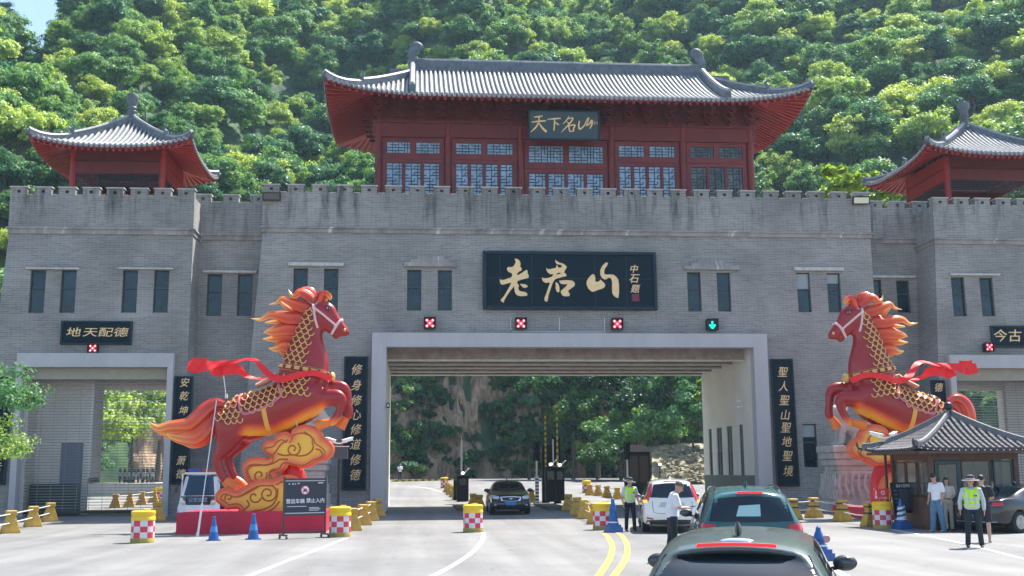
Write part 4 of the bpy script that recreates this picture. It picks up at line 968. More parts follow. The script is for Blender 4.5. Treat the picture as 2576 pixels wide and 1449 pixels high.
def hp(px,py,dy=0.0):
    p=at(px,py,YH); return Vector((p.x-HO.x,dy,p.z-HO.z))
def c4(x,y): return (319.4+x*0.26456,702.8+y*0.26456)
def c5(x,y): return (383.3+x*0.28663,958.3+y*0.28663)
def htube(mb,pts,n=14,k=3,flat=True,conv=None):
    """pts: (x,y,half width, half depth, offset towards the back) in picture units"""
    q=crom([(*(conv(a[0],a[1]) if conv else a[:2]),*a[2:]) for a in pts],k)
    mb.tube([hp(a[0],a[1],a[4]*S_) for a in q],[(max(a[2],0.3)*S_,max(a[3],0.3)*S_) for a in q],n,flat=(0,1,0))
horse=empty('horse_statue',HO,'giant red horse statue rearing to the right on golden clouds, left of the wide portal','statue','rearing red horse statues')
def horse_body():
    mb=MB()
    # trunk, along the back line, from rump to chest
    htube(mb,[(563,1040,22,20,0),(590,1046,52,40,0),(625,1050,60,46,0),(670,1038,58,46,0),(715,1022,60,47,0),(755,1004,62,46,0),(790,985,52,40,0),(812,972,30,28,0)],18)
    # neck
    htube(mb,[(752,980,60,40,0),(768,925,60,34,0),(772,880,48,28,0),(778,840,34,22,0),(790,800,27,18,0),(800,772,22,16,0)],18)
    # head
    htube(mb,[(796,770,24,17,0),(812,788,34,19,0),(826,804,31,17,0),(842,816,23,14,0),(857,828,17,12,0),(868,838,13,11,0),(871,845,9,9,0)],16)
    htube(mb,[(818,812,18,15,0),(836,830,13,11,0),(845,845,8,9,0),(846,854,5,7,0)],12)      # jaw
    htube(mb,[(806,768,6,6,0),(822,772,9,10,0),(838,784,8,8,0)],10)    # brow
    # hindquarter and hind legs (near, far)
    for dy,ox,oy in ((-20,0,0),(18,14,-8)):
        htube(mb,[(592,1048,50,22,dy*.7),(585,1082,42,22,dy),(575,1112,30,17,dy),(562,1136,20,13,dy),(551,1150,14,11,dy),(552,1170,12.5,10,dy),(561,1192,12,9,dy),(572,1210,12,9,dy)] if ox==0 else
              [(606,1050,44,22,dy*.7),(618,1082,32,20,dy),(604,1110,22,15,dy),(584,1132,16,12,dy),(570,1148,13,11,dy),(574,1172,12,9,dy),(583,1194,11,9,dy),(590,1206,10,8,dy)],14)
    # forelegs: near one and far one
    htube(mb,[(770,1000,40,22,-16),(806,1002,27,17,-20),(834,1002,22,14,-22),(850,1000,19,13,-22),(862,1010,14,11,-22),(856,1034,11,9,-22),(842,1058,11,9,-22),(830,1066,10,8,-22)],14)
    htube(mb,[(778,988,36,20,16),(812,980,24,16,20),(842,973,19,13,22),(862,975,16,12,22),(871,990,13,10,22),(874,1015,11,9,22),(877,1038,12,9,22),(869,1052,10,8,22)],14)
    me=organic(mb,0.055,7,HRED)
    vals=[]
    for v in me.vertices:
        c=v.co; px=0; 
        # orange airbrush along the belly and the lower legs
        yb=1100-(c.x/S_*1.0+650-620)*0.42 if False else None
        X=650+c.x/S_; Yp=1300-(c.z-(hp(650,1300).z))/S_
        belly=1096-max(0,(X-690))*0.50 if X>690 else 1098
        t=0.12
        if 585<X<830 and Yp<belly+8:
            e=min(1,(X-585)/35.0,(830-X)/30.0); t=max(t,(1.0-max(0,belly-Yp)/34.0)*e)
        if X<625 and Yp>1200: t=max(t,(Yp-1200)/45.0)
        if X>820 and Yp>1045 : t=max(t,(Yp-1045)/35.0)
        t=max(t,0.35*max(0,(c.z-hp(650,985).z)*0.0))
        vals.append(min(1,max(0,t)))
    tone(me,vals); return me
hbm=horse_body(); hb=link('body',hbm,horse); HB=bvh_of(hbm)
def surf(px,py,off=0.02,side=-1):
    p=hp(px,py,side*3.0); h=HB.ray_cast(p,Vector((0,-side,0)))
    if h[0] is None: return None
    return h[0]+h[1].normalized()*off
def surfline(mb,pts,r,off=0.015,k=5,side=-1,n=6):
    q=crom(pts,k) if k>1 else pts; run=[]
    for a in list(q)+[None]:
        s=surf(a[0],a[1],off,side) if a is not None else None
        if s is None or (run and (s-run[-1]).length>0.5):
            if len(run)>1: mb.tube(run,r,n)
            run=[]
            if s is not None: run=[s]
        else: run.append(s)
# hooves
for nm,pts,dy in (('hoof',[(570,1208,11,9),(585,1222,15,11),(594,1231,19,12)],-20),('hoof',[(588,1204,9,8),(600,1216,13,10),(606,1226,16,11)],18),('hoof',[(832,1063,9,8),(812,1068,12,10),(796,1073,15,11)],-22),('hoof',[(870,1050,9,8),(860,1064,12,10),(853,1076,14,11)],22)):
    mb=MB(); htube(mb,[(*p,dy) for p in pts],12,3); me=mb.mesh('hoof',HRED); tone(me,[0.72]*len(me.vertices)); link(nm,me,horse)
# ears
for dy in (-8,9):
    mb=MB(); mb.tube([hp(803,765,dy*S_),hp(808,750,dy*1.2*S_),hp(814,732,dy*1.4*S_)],[(6*S_,4*S_),(6.5*S_,3.5*S_),(0.8*S_,0.6*S_)],10,flat=(0,1,0)); me=mb.mesh('ear',HMANE); tone(me,[0.35]*len(me.vertices)); link('ear',me,horse)
# eye, nostril
for side in (-1,1):
    s=surf(827,777,0.0,side)
    if s: 
        e=MB(); e.ball(s,(0.065,0.035,0.045),12,8); eo=e.build('eye',HEYW,horse); e=MB(); e.ball(s+Vector((0.01,side*0.015,0)),(0.045,0.032,0.040),10,8); e.build('pupil',HEYE,eo)
        e=MB(); surfline(e,[(817,774),(825,770),(835,776)],0.022,0.02,4,side); surfline(e,[(819,781),(827,783),(834,780)],0.014,0.02,4,side); e.build('eyelid',mat('eyelid_dark',(0.12,0.01,0.01),0.4),eo)
    s=surf(868,831,0.0,side)
    if s: e=MB(); e.ball(s,(0.05,0.035,0.06),10,8); e.build('nostril',HGOLD,horse)
# mane and forelock: flame locks with grooves
def lock(pts,dy,name='mane_lock',n=20,grooves=5,conv=c4,scale=1.0,mat_=None):
    q=crom([(*conv(a[0],a[1]),a[2]) for a in pts],6); N=len(q); mb=MB()
    P=[hp(a[0],a[1],(dy+4*math.sin(i*0.25))*S_) for i,a in enumerate(q)]; R=[(max(a[2]*(0.80 if name=='mane_lock' else 1.0),0.4)*S_,max(a[2]*0.5,0.4)*S_) for a in q]
    mb.tube(P,R,n,flat=(0,1,0),wav=0.10,wn=grooves)
    me=mb.mesh(name,mat_ or HMANE); tone(me,[min(1,(i//n)/(N-1)*(0.95 if name=='tail_lock' else 1.1)+0.16*math.cos(grooves*2*math.pi*(i%n)/n)) for i in range(len(me.vertices))]); return link(name,me,horse)
L4=[([(1790,215,8),(1720,160,15),(1650,130,13),(1600,165,9),(1560,150,5),(1535,92,0.5)],-4),
    ([(1800,190,8),(1745,120,14),(1690,95,9),(1640,130,8),(1600,180,5)],5),
    ([(1770,290,12),(1690,270,19),(1610,245,17),(1540,215,12),(1470,190,8),(1420,225,5),(1350,240,0.5)],-3),
    ([(1750,330,12),(1660,310,17),(1570,300,12),(1500,250,7),(1440,195,3)],6),
    ([(1720,400,14),(1620,370,21),(1530,370,20),(1440,350,15),(1350,345,10),(1270,385,6),(1180,372,0.5)],-4),
    ([(1700,420,12),(1600,400,18),(1500,390,13),(1420,405,8),(1310,408,2)],6),
    ([(1680,500,13),(1590,480,20),(1500,480,21),(1400,500,15),(1340,500,8),(1295,510,0.5)],-4),
    ([(1660,560,12),(1560,550,20),(1460,555,17),(1370,570,9),(1285,565,0.5)],4),
    ([(1640,640,10),(1560,640,20),(1480,640,19),(1410,665,10),(1345,655,0.5)],-3),
    ([(1600,700,8),(1540,690,14),(1480,680,12),(1430,670,5)],5),
    ([(1810,150,8),(1860,135,12),(1905,150,11),(1930,180,8),(1925,195,2)],0),
    ([(1800,170,6),(1850,165,9),(1900,180,8)],8)]
for pts,dy in L4: lock(pts,dy)
# tail
TL=[([(930,1190,7),(850,1180,13),(770,1230,17),(690,1310,18),(600,1380,17),(500,1390,14),(400,1400,12),(300,1420,9),(215,1358,0.5)],-6),
    ([(930,1220,7),(860,1240,14),(790,1300,18),(720,1390,19),(640,1440,19),(540,1450,17),(430,1470,13),(320,1440,7),(230,1375,1)],2),
    ([(920,1260,6),(860,1290,13),(800,1370,17),(740,1460,17),(660,1520,16),(560,1520,14),(450,1500,9),(380,1470,3)],-2),
    ([(900,1300,5),(850,1350,11),(800,1440,13),(720,1530,13),(620,1560,11),(530,1550,5)],5)]
for pts,dy in TL: lock(pts,dy,'tail_lock',20,6)
# scales: gold rimmed arcs over dark red shells
def inside(p,poly):
    x,y=p; c=False
    for (x1,y1),(x2,y2) in zip(poly,poly[1:]+poly[:1]):
        if (y1>y)!=(y2>y) and x<(x2-x1)*(y-y1)/(y2-y1)+x1: c=not c
    return c
def scales(poly,pw,ph,ang,side=-1,name='scales',shell=False):
    """fish-scale relief inside a polygon in picture units; ang is the direction the scales hang"""
    poly=[c4(*p) for p in poly]; cx=sum(p[0] for p in poly)/len(poly); cy=sum(p[1] for p in poly)/len(poly); ca,sa=math.cos(ang),math.sin(ang); mb=MB(); sh=MB()
    for j in range(-22,23):
        for i in range(-22,23):
            u=(i+0.5*(j%2))*pw; v=j*ph; x=cx+u*ca-v*sa; y=cy+u*sa+v*ca
            if not inside((x,y),poly): continue
            arc=[]
            for t in range(9):
                a=math.pi*t/8; uu=math.cos(a)*pw*0.47; vv=math.sin(a)*ph*0.78; arc.append((x+uu*ca-vv*sa,y+uu*sa+vv*ca))
            surfline(mb,arc,0.020,0.05,1,side,5)
            c=surf(x,y,0.03,side)
            if c is not None:
                q=[surf(a[0],a[1],0.045,side) for a in arc]; q=[p for p in q if p is not None]
                if len(q)>6: sh.add([c]+q,[(0,k,k+1) for k in range(1,len(q))])
    o=sh.build('scales',mat('scale_shell_red',(0.24,0.018,0.018),0.4) if not shell else mat('scale_shell_lit',(0.62,0.09,0.06),0.4),horse,smooth=False)
    mb.build('scale_rims',HGOLD,o)
for side in (-1,1):
    scales([(1730,240),(1790,290),(1765,500),(1735,660),(1705,825),(1490,825),(1520,700),(1590,590),(1620,430),(1665,300)],15.5,12,0.25,side)
    scales([(1470,900),(1745,930),(1740,1095),(1600,1090),(1490,1110),(1480,980)],16,12.5,0.15,side)
    scales([(1120,1085),(1300,1000),(1470,975),(1485,1105),(1400,1180),(1180,1270),(1110,1230)],16,12,-0.35,side)
    scales([(900,1235),(1000,1240),(1095,1220),(1130,1340),(1060,1370),(980,1360),(890,1330)],15.5,12.5,-0.15,side)
    scales([(905,1175),(960,1115),(1060,1065),(1100,1075),(1092,1205),(1000,1225),(905,1225)],15.5,12.5,-0.15,side,shell=True)  # upper rump: brighter shells, light from above put into their colour
# saddle cloth cord, girth strap, chest band, bridle
for side in (-1,1):
    mb=MB()
    for d in (0,9): surfline(mb,[c4(*p) for p in ((1110+d,1068+d),(1085+d,1130),(1090+d,1210),(1135+d,1290-d*1.2),(1250,1262-d),(1400,1190-d),(1490-d,1115),(1475-d,1050),(1445-d,960))],0.035 if d==0 else 0.022,0.04,6,side)
    mb.build('saddle_cloth_cord',HSAD,horse)
    mb=MB()
    for d in (-12,-6,0,6,12): surfline(mb,[c4(*p) for p in ((1320+d,1245),(1335+d,1320),(1350+d,1400),(1358+d,1440))],0.04,0.02,6,side)
    mb.build('girth_strap',mat('strap_orange_gold',(0.80,0.40,0.06),0.4),horse)
    mb=MB()
    for d,r in ((0,0.05),(10,0.055),(20,0.055),(30,0.055),(40,0.05)): surfline(mb,[c4(*p) for p in ((1465,805+d),(1600,830+d),(1750,855+d),(1860,880+d),(1935,905+d))],r,0.035,6,side)
    o=mb.build('chest_band',HGOLD,horse); mb=MB(); 
    for d in (-2,42): surfline(mb,[c4(*p) for p in ((1465,805+d),(1600,830+d),(1750,855+d),(1860,880+d),(1935,905+d))],0.028,0.06,6,side)
    for i in range(6): 
        s=surf(*c4(1520+i*75,838+i*13),0.08,side)
        if s: mb.ball(s,(0.07,0.04,0.07),8,6)
    mb.build('band_edging',mat('dark_red_trim',(0.22,0.01,0.01),0.4),o)
    mb=MB(); w=0.042
    surfline(mb,[c4(*p) for p in ((1800,200),(1775,240),(1785,300),(1795,390),(1815,470))],w,0.03,5,side)
    surfline(mb,[c4(*p) for p in ((1785,280),(1860,335),(1930,395),(1990,445))],w,0.03,5,side)
    surfline(mb,[c4(*p) for p in ((2045,385),(2015,415),(1985,460),(1950,520))],w*1.15,0.03,5,side)
    for q in ((1785,282),(1988,448)):
        s=surf(*c4(*q),0.05,side)
        if s: mb.ball(s,(0.07,0.04,0.07),8,6)
    mb.build('bridle',HPINK,horse)
mb=MB(); mb.ball(hp(*c4(1955,925),0),(0.10,0.30,0.17),12,8); mb.build('chest_rosette',HGOLD,horse)
mb=MB(); htube(mb,[(1235,1010,5,26,0),(1320,975,7,30,0),(1400,925,6,26,0),(1425,890,5,18,0)],12,4,conv=c4); mb.build('saddle',mat('saddle_tan',(0.75,0.42,0.30),0.4),horse)
# ribbon: twisting band of cloth
def ribbon(pts,name='ribbon',back=-1):
    q=crom(pts,7); mb=MB(); rows=[]
    for i,(x,y,w,tw,dy) in enumerate(q):
        j=min(i+1,len(q)-1); k=max(i-1,0); t=np.array([q[j][0]-q[k][0],q[j][1]-q[k][1]]); t=t/np.linalg.norm(t); nx,ny=-t[1],t[0]
        row=[]
        for s in np.linspace(-1,1,6):
            X=x+nx*w*s*math.cos(tw); Y_=y+ny*w*s*math.cos(tw); row.append(hp(X,Y_,(dy+w*s*math.sin(tw)+1.5*math.sin(i*0.6+s*2))*S_))
        rows.append(row)
    mb.grid(rows); return mb.build(name,HRIB,horse)
ribbon([(*c4(1955,960),8,0.2,-36),(*c4(1800,905),8,0.3,-44),(*c4(1650,928),8,0.2,-52),(*c4(1500,962),8.5,0.2,-50),(*c4(1400,940),9,0.4,-44),(*c4(1320,870),9,0.5,-34),(*c4(1240,785),8,0.8,-22),(*c4(1150,765),6,0.9,-10),(*c4(1000,785),6,0.7,0),(*c4(860,800),9,0.4,6),(*c4(740,825),14,0.3,-4),(*c4(660,830),16,0.1,4),(*c4(580,820),13,0.3,-5)])
ribbon([(*c4(1340,930),4,0.6,30),(*c4(1220,935),5,0.9,24),(*c4(1120,905),7,0.5,18),(*c4(1040,850),13,0.2,14),(*c4(940,850),15,0.2,8),(*c4(860,870),14,0.2,12),(*c4(790,865),8,0.3,6)])
mb=MB(); rows=[]
for i in range(12):
    t=i/11; x,y=c4(620+t*140,740+40*math.sin(t*3)); rows.append([hp(x,y-8*math.sin(t*math.pi),2*math.sin(t*6)*S_),hp(x,y+9,3*S_)])
mb.grid(rows); mb.build('ribbon',HRIB,horse)
# clouds
def cloud(poly,y0,th,lines,name='cloud'):
    P=[c5(*p) for p in poly]; P=[tuple(a) for a in crom(P,4,True)]
    me=shapemesh([[( (p[0]-650)*S_,-(p[1]-1300)*S_) for p in P]],th,0.07,4)
    z0=hp(650,1300).z
    me.transform(Matrix.Translation((0,y0,z0)) @ Matrix.Rotation(math.pi/2,4,'X'))
    setmat(me,HCLOUD)
    # refine so that the airbrushed edge can follow the outline
    bm=bmesh.new(); bm.from_mesh(me); bmesh.ops.triangulate(bm,faces=bm.faces)
    for _ in range(4):
        ed=[e for e in bm.edges if e.calc_length()>0.22]
        if not ed: break
        bmesh.ops.subdivide_edges(bm,edges=ed,cuts=1,use_grid_fill=False); bmesh.ops.triangulate(bm,faces=bm.faces)
    bm.to_mesh(me); bm.free()
    PP=np.array([((p[0]-650)*S_,z0-(p[1]-1300)*S_) for p in P]); A=PP; B=np.roll(PP,-1,0)
    V=np.array([(v.co.x,v.co.z) for v in me.vertices]); D=B-A; out=[]
    for v in V:
        t=np.clip(((v-A)*D).sum(1)/np.maximum((D*D).sum(1),1e-9),0,1); d=np.sqrt((((A+D*t[:,None])-v)**2).sum(1)).min(); out.append(max(0,min(1,1-d/0.36)))
    tone(me,out); me.polygons.foreach_set('use_smooth',[True]*len(me.polygons)); me.set_sharp_from_angle(angle=rad(50))
    o=link(name,me,horse); mb=MB(); yf=y0-th-0.07
    for ln in lines:
        q=crom([c5(*p) for p in ln],5); mb.tube([hp(a[0],a[1],0)+Vector((0,yf-0.004,0)) for a in q],0.030,6)
    N=len(P); ar=sum(P[i][0]*P[(i+1)%N][1]-P[(i+1)%N][0]*P[i][1] for i in range(N)); sg=1 if ar>0 else -1; ins=[]
    for i in range(N):
        a=P[(i-3)%N]; b=P[(i+3)%N]; t=np.array([b[0]-a[0],b[1]-a[1]]); t=t/max(1e-6,np.linalg.norm(t)); q=(P[i][0]-sg*t[1]*7.5,P[i][1]+sg*t[0]*7.5)
        if min((q[0]-p[0])**2+(q[1]-p[1])**2 for p in P[::2])>6.3**2: ins.append(q)
        elif len(ins)>2: mb.tube([hp(a_[0],a_[1],0)+Vector((0,yf-0.002,0)) for a_ in ins],0.024,6); ins=[]
        else: ins=[]
    if len(ins)>2: mb.tube([hp(a_[0],a_[1],0)+Vector((0,yf-0.002,0)) for a_ in ins],0.024,6)
    mb.build('cloud_lines',HCL,o); return o
def spiral(cx,cy,r0,turns,a0=0,sgn=1,n=9):
    return [(cx+r0*(1-i/(turns*n+1))*math.cos(a0+sgn*2*math.pi*i/n),cy+r0*(1-i/(turns*n+1))*math.sin(a0+sgn*2*math.pi*i/n)) for i in range(int(turns*n))]
up_=[(1205,520),(1215,480),(1250,450),(1320,435),(1390,455),(1440,492),(1460,535),(1500,560),(1540,600),(1548,640),(1530,680),(1490,708),(1430,718),(1390,745),(1340,768),(1270,765),(1200,745),(1168,748),(1150,780),(1110,805),(1072,818),(1062,832),(1078,872),(1050,905),(1000,915),(930,908),(890,905),(850,880),(820,830),(810,780),(825,740),(860,715),(920,705),(1000,710),(1045,695),(1040,670),(1000,655),(975,620),(975,590),(1000,565),(1060,555),(1080,525),(1120,500),(1160,495)]
cloud(up_,-0.20,0.12,[spiral(1245,600,68,1.5,-0.9),spiral(955,828,66,1.4,-0.4),[(1110,640),(1170,655),(1240,650),(1310,660),(1380,640),(1420,590),(1410,530)],[(1010,690),(1080,640),(1140,560),(1200,520)],[(870,850),(850,790),(880,750),(940,740),(1010,740),(1080,720),(1130,690),(1200,690)],[(1440,600),(1480,610),(1500,650),(1460,690)],[(1340,450),(1400,490),(1420,530)],[(1030,880),(1060,850),(1040,800),(1090,770)]])
lo_=[(1100,885),(1150,862),(1210,860),(1260,880),(1300,930),(1320,1000),(1330,1080),(1335,1160),(1240,1168),(1100,1168),(950,1168),(850,1166),(815,1140),(800,1112),(780,1100),(740,1100),(700,1108),(670,1085),(640,1065),(612,1040),(610,1010),(630,980),(665,962),(710,968),(750,985),(800,975),(850,945),(890,922),(930,902),(1000,888),(1050,892)]
cloud(lo_,-0.62,0.14,[spiral(1040,985,82,1.7,-1.2),spiral(925,1010,60,1.0,0.2),spiral(705,1020,36,1.2,2.5),[(730,1010),(790,1010),(850,985),(900,960),(960,925)],[(820,1130),(850,1110),(880,1080),(860,1040)],[(860,1150),(930,1130),(1000,1120),(1080,1080),(1120,1010),(1125,940)],[(900,1150),(1000,1150),(1090,1110),(1140,1050)],[(1150,880),(1220,900),(1260,960),(1270,1040)],[(1180,875),(1250,920),(1290,1010)]])
# red cloth-wrapped support between cloud, base and belly
mb=MB(); htube(mb,[(1180,430,46,30,6),(1185,500,42,28,8),(1200,640,44,28,10),(1215,760,72,34,12),(1215,880,100,40,14),(1200,1000,115,42,14),(1190,1180,120,44,14)],14,3,conv=lambda x,y:c5(x,y))
q=MB()
for (a,b,w,d,o) in [(1180,430,14,9,6)]: pass
mb=MB(); pts=[(1180,420,14,10,8),(1188,520,12,9,9),(1205,660,14,10,10),(1225,780,26,14,11),(1235,900,34,17,12),(1225,1020,38,19,12),(1215,1170,40,20,12)]
htube(mb,pts,14,3,conv=c5); mb.build('support_column',mat('support_red_cloth',(0.62,0.006,0.010),0.5,coat=0.1),horse)
# plinth
x0=hp(472,1300).x; x1=hp(829,1300).x; yf=-1.9; yb=2.0
mb=MB(); zt=at(600,1289.5,YH+yf).z-HO.z; mb.box(x0,yf,-0.05,x1,yb,zt); mb.build('plinth',HBASE,horse,smooth=False)
# ------------------------------------------------------------------ second horse, mirrored, farther away
YH2=45.3
sc2=YH2/YH
p2=at(2085,850,YH2); nose=hp(876,838)     # nose tip of the first one
p2=at(2086,846,YH2)
h2=copy_tree(horse); h2.name='horse_statue'; h2.scale=(-sc2,sc2,sc2)
h2.location=(p2.x+nose.x*sc2, YH2, p2.z-nose.z*sc2)
h2['label']='giant red horse statue rearing to the left on golden clouds, behind the tiled booth'
for o in list(COL.objects):
    if o.parent==h2 and o.name.startswith('tail_lock'): bpy.data.objects.remove(o)
_h=horse; horse=h2
for pts,dy in [([(555,1010,8),(535,1000,12),(512,1012,14),(500,1040,14),(497,1075,13),(505,1115,11),(518,1150,8),(520,1180,1)],-4),([(555,1022,7),(538,1016,11),(522,1032,13),(514,1065,13),(518,1105,11),(530,1140,7),(535,1165,1)],3),([(553,1035,6),(540,1040,9),(532,1068,10),(535,1105,9),(545,1135,4)],-2)]: lock(pts,dy,'tail_lock',20,6,conv=lambda x,y:(x,y))
horse=_h
# guy wires
def wire(a,b,label,r=0.016,sleeve=0.35):
    t=empty('guy_wire',b,label,'guy wire','steel guy wires holding the statues'); mb=MB(); mb.tube([a-b,Vector((0,0,0))],r,6); mb.build('cable',mat('wire_steel_bright',(0.7,0.7,0.68),0.4),t)
    d=(a-b); mb=MB(); mb.tube([d*0.01,d*(0.01+sleeve/d.length*2.2)],r*2.2,8); mb.tube([Vector((0,0,-0.02)),Vector((0,0,0.12))],0.05,8); mb.build('turnbuckle',mat('sleeve_white',(0.75,0.73,0.68),0.5),t)
b=gnd(497,1350); a=Vector(HO)+hp(552,1010,-0.6); wire(a,b,'long guy wire from the left horse rump down to the ground beside the plinth',sleeve=0.5)
b=gnd(784,1330); a=Vector(HO)+hp(740,990,-0.6); wire(a,b,'long guy wire from the left horse shoulder down in front of the clouds',sleeve=0.5)
a=Vector(HO)+hp(556,920,0.3); b=Vector(HO)+hp(568,1000,0.1); wire(a,b,'short wire from the red ribbon to the left horse back',0.012,0.05)
# ------------------------------------------------------------------ name boards
def board(name,pl,pr,pt,pb,Y,k,label,cat,depth=0.14,fr=0.16,group=None,tilt=0.0,fm=None,bm_=None):
    a=at((pl+pr)/2,(pt+pb)/2,Y,k); w=(pr-pl)*mpp(a.y); h=(pb-pt)*mpp(a.y)*0.985
    t=empty(name,(a.x,a.y-0.02,a.z),label,cat,group); t.rotation_euler=(-math.atan(k) if not tilt else tilt,0,0)
    mb=MB(); mb.box(-w/2+fr*.6,-depth*0.55,-h/2+fr*.6,w/2-fr*.6,0.0,h/2-fr*.6); mb.build('panel',bm_ or SIGNB,t)
    f=MB(); d=depth; f.box(-w/2,-d,-h/2,-w/2+fr,0,h/2); f.box(w/2-fr,-d,-h/2,w/2,0,h/2); f.box(-w/2+fr,-d,-h/2,w/2-fr,0,-h/2+fr); f.box(-w/2+fr,-d,h/2-fr,w/2-fr,0,h/2)
    o=f.build('frame',fm or SIGNF,t,smooth=False); md=o.modifiers.new('b','BEVEL'); md.width=fr*0.3; md.segments=2
    return t,w,h,-depth*0.55
def letters(t,me,x,z,y,name='lettering',m=None,sx=1,sz=1):
    stand(me,(x,y-0.012,z),scl=(sx,sz,1)); setmat(me,m or GOLD); return link(name,me,t)
# big board
bt,bw,bh,by=board('name_board',1209,1658.5,630,785,YM,KB,'huge dark board with three gold brush characters over the wide portal','sign',0.22,0.17)
def K(px,py): return (1213.9+px*0.17361,638.9+py*0.17361)
big=dict(
 a=[[(445,72),(475,72),(505,90),(528,125),(530,165),(522,185),(535,200),(548,225),(545,245),(515,260),(490,280),(475,300),(478,318),(500,315),(550,285),(590,255),(615,240),(632,250),(632,290),(650,325),(648,350),(635,362),(590,372),(530,388),(495,402),(475,420),(480,445),(500,470),(503,490),(492,505),(495,530),(510,555),(550,565),(590,570),(620,590),(628,612),(620,625),(580,632),(520,632),(475,620),(450,595),(440,560),(432,500),(432,480),(410,510),(370,560),(330,620),(300,670),(282,700),(280,725),(265,730),(235,705),(232,690),(250,670),(290,620),(330,550),(370,480),(390,430),(350,440),(300,455),(260,465),(235,450),(222,420),(222,380),(240,390),(270,395),(330,375),(390,352),(405,330),(400,290),(360,275),(335,250),(328,215),(345,198),(385,200),(420,190),(440,165),(455,130),(458,105),(445,85)],
    [(515,450),(560,452),(600,458),(628,475),(630,495),(600,508),(575,508),(550,490),(530,465)]],
 b=[[(1048,82),(1075,105),(1110,125),(1160,140),(1200,165),(1218,190),(1205,215),(1185,245),(1175,275),(1195,290),(1215,320),(1200,330),(1150,340),(1100,355),(1045,372),(1020,400),(995,450),(965,540),(940,610),(930,660),(922,700),(912,715),(880,700),(875,670),(885,640),(910,580),(940,490),(965,430),(940,425),(900,435),(870,415),(848,390),(845,348),(865,362),(920,362),(980,345),(1005,325),(1015,300),(965,300),(935,275),(915,245),(912,205),(935,228),(980,222),(1020,212),(1055,205),(1065,165),(1080,170),(1090,200),(1130,200),(1145,190),(1135,160),(1100,152),(1065,145),(1048,115)],
    [(1060,300),(1075,282),(1105,275),(1125,280),(1120,295),(1090,300),(1065,308)],
    [(1045,420),(1065,428),(1090,455),(1102,500),(1100,560),(1085,575),(1060,560),(1045,510),(1048,470)],
    [(1102,395),(1140,395),(1200,388),(1270,392),(1310,405),(1333,440),(1328,470),(1300,495),(1250,530),(1228,555),(1240,575),(1255,600),(1245,628),(1180,632),(1140,615),(1120,570),(1125,545),(1160,520),(1210,470),(1225,445),(1180,452),(1130,445),(1108,425)]],
 c=[[(1600,295),(1625,305),(1637,340),(1640,410),(1660,412),(1700,400),(1712,375),(1745,405),(1775,435),(1785,460),(1770,495),(1735,515),(1680,530),(1640,548),(1600,562),(1570,552),(1530,510),(1507,455),(1510,400),(1540,350),(1575,315)],
    [(1800,120),(1830,118),(1832,140),(1815,170),(1785,215),(1772,255),(1775,290),(1800,302),(1850,298),(1910,302),(1950,330),(1980,375),(1990,450),(1988,560),(1980,620),(1975,652),(1950,648),(1910,620),(1888,580),(1885,500),(1890,420),(1880,370),(1860,345),(1830,350),(1800,375),(1770,372),(1735,345),(1715,300),(1715,240),(1740,180),(1775,140)]])
sb=bw/(1658.5-1209)
for k in big:
    polys=[[((K(*p)[0]-1433.75)*sb,-(K(*p)[1]-707.5)*sb) for p in q] for q in big[k]]
    letters(bt,shapemesh(polys,0.02),0,0,by,'brush_character')
for ch,px,py,s in (('中',1598,677,0.42),('石',1598,702,0.48),('题',1600,729,0.42)):
    letters(bt,textmesh(ch,s,0.006,0.004,0.25),(px-1433.75)*sb,-(py-707.5)*sb,by,'signature_character')
mb=MB(); x=(1602-1433.75)*sb; z=-(751-707.5)*sb; mb.box(x-0.17,by-0.02,z-0.17,x+0.17,by,z+0.17); so_=mb.build('red_seal',SEAL,bt)
mb=MB()
for i in range(5): mb.box(-bw/2+0.2+i*bw/5.5+0.6,by-0.003,-bh/2+0.17,-bw/2+0.212+i*bw/5.5+0.6,by,bh/2-0.17)
mb.box(-bw/2+0.17,by-0.0032,0.10,bw/2-0.17,by,0.112); mb.build('panel_joints',mat('joint_blue_grey',(0.03,0.07,0.09),0.5),bt)
# pavilion plaque
pt_,pw,ph_,py_=board('pavilion_plaque',1324,1513,274,356,55.9,0,'dark plaque with four gold brush characters hung under the pavilion eaves','sign',0.12,0.10,tilt=rad(9),bm_=mat('plaque_blue',(0.006,0.045,0.075),0.3,coat=0.3))
def brush(strokes,sc):
    """strokes as centre lines with widths -> flat shapes"""
    mb=MB()
    for st in strokes:
        q=crom(st,5); rows=[]
        for i,(x,y,w) in enumerate(q):
            a=q[min(i+1,len(q)-1)]; b=q[max(i-1,0)]; t=np.array([a[0]-b[0],a[1]-b[1]]); t=t/max(1e-6,np.linalg.norm(t)); n=(-t[1],t[0])
            rows.append([((x+n[0]*w/2)*sc,-(y+n[1]*w/2)*sc,0.02),((x-n[0]*w/2)*sc,-(y-n[1]*w/2)*sc,0.02)])
        mb.grid(rows)
    return mb.mesh('brush',GOLD,False)
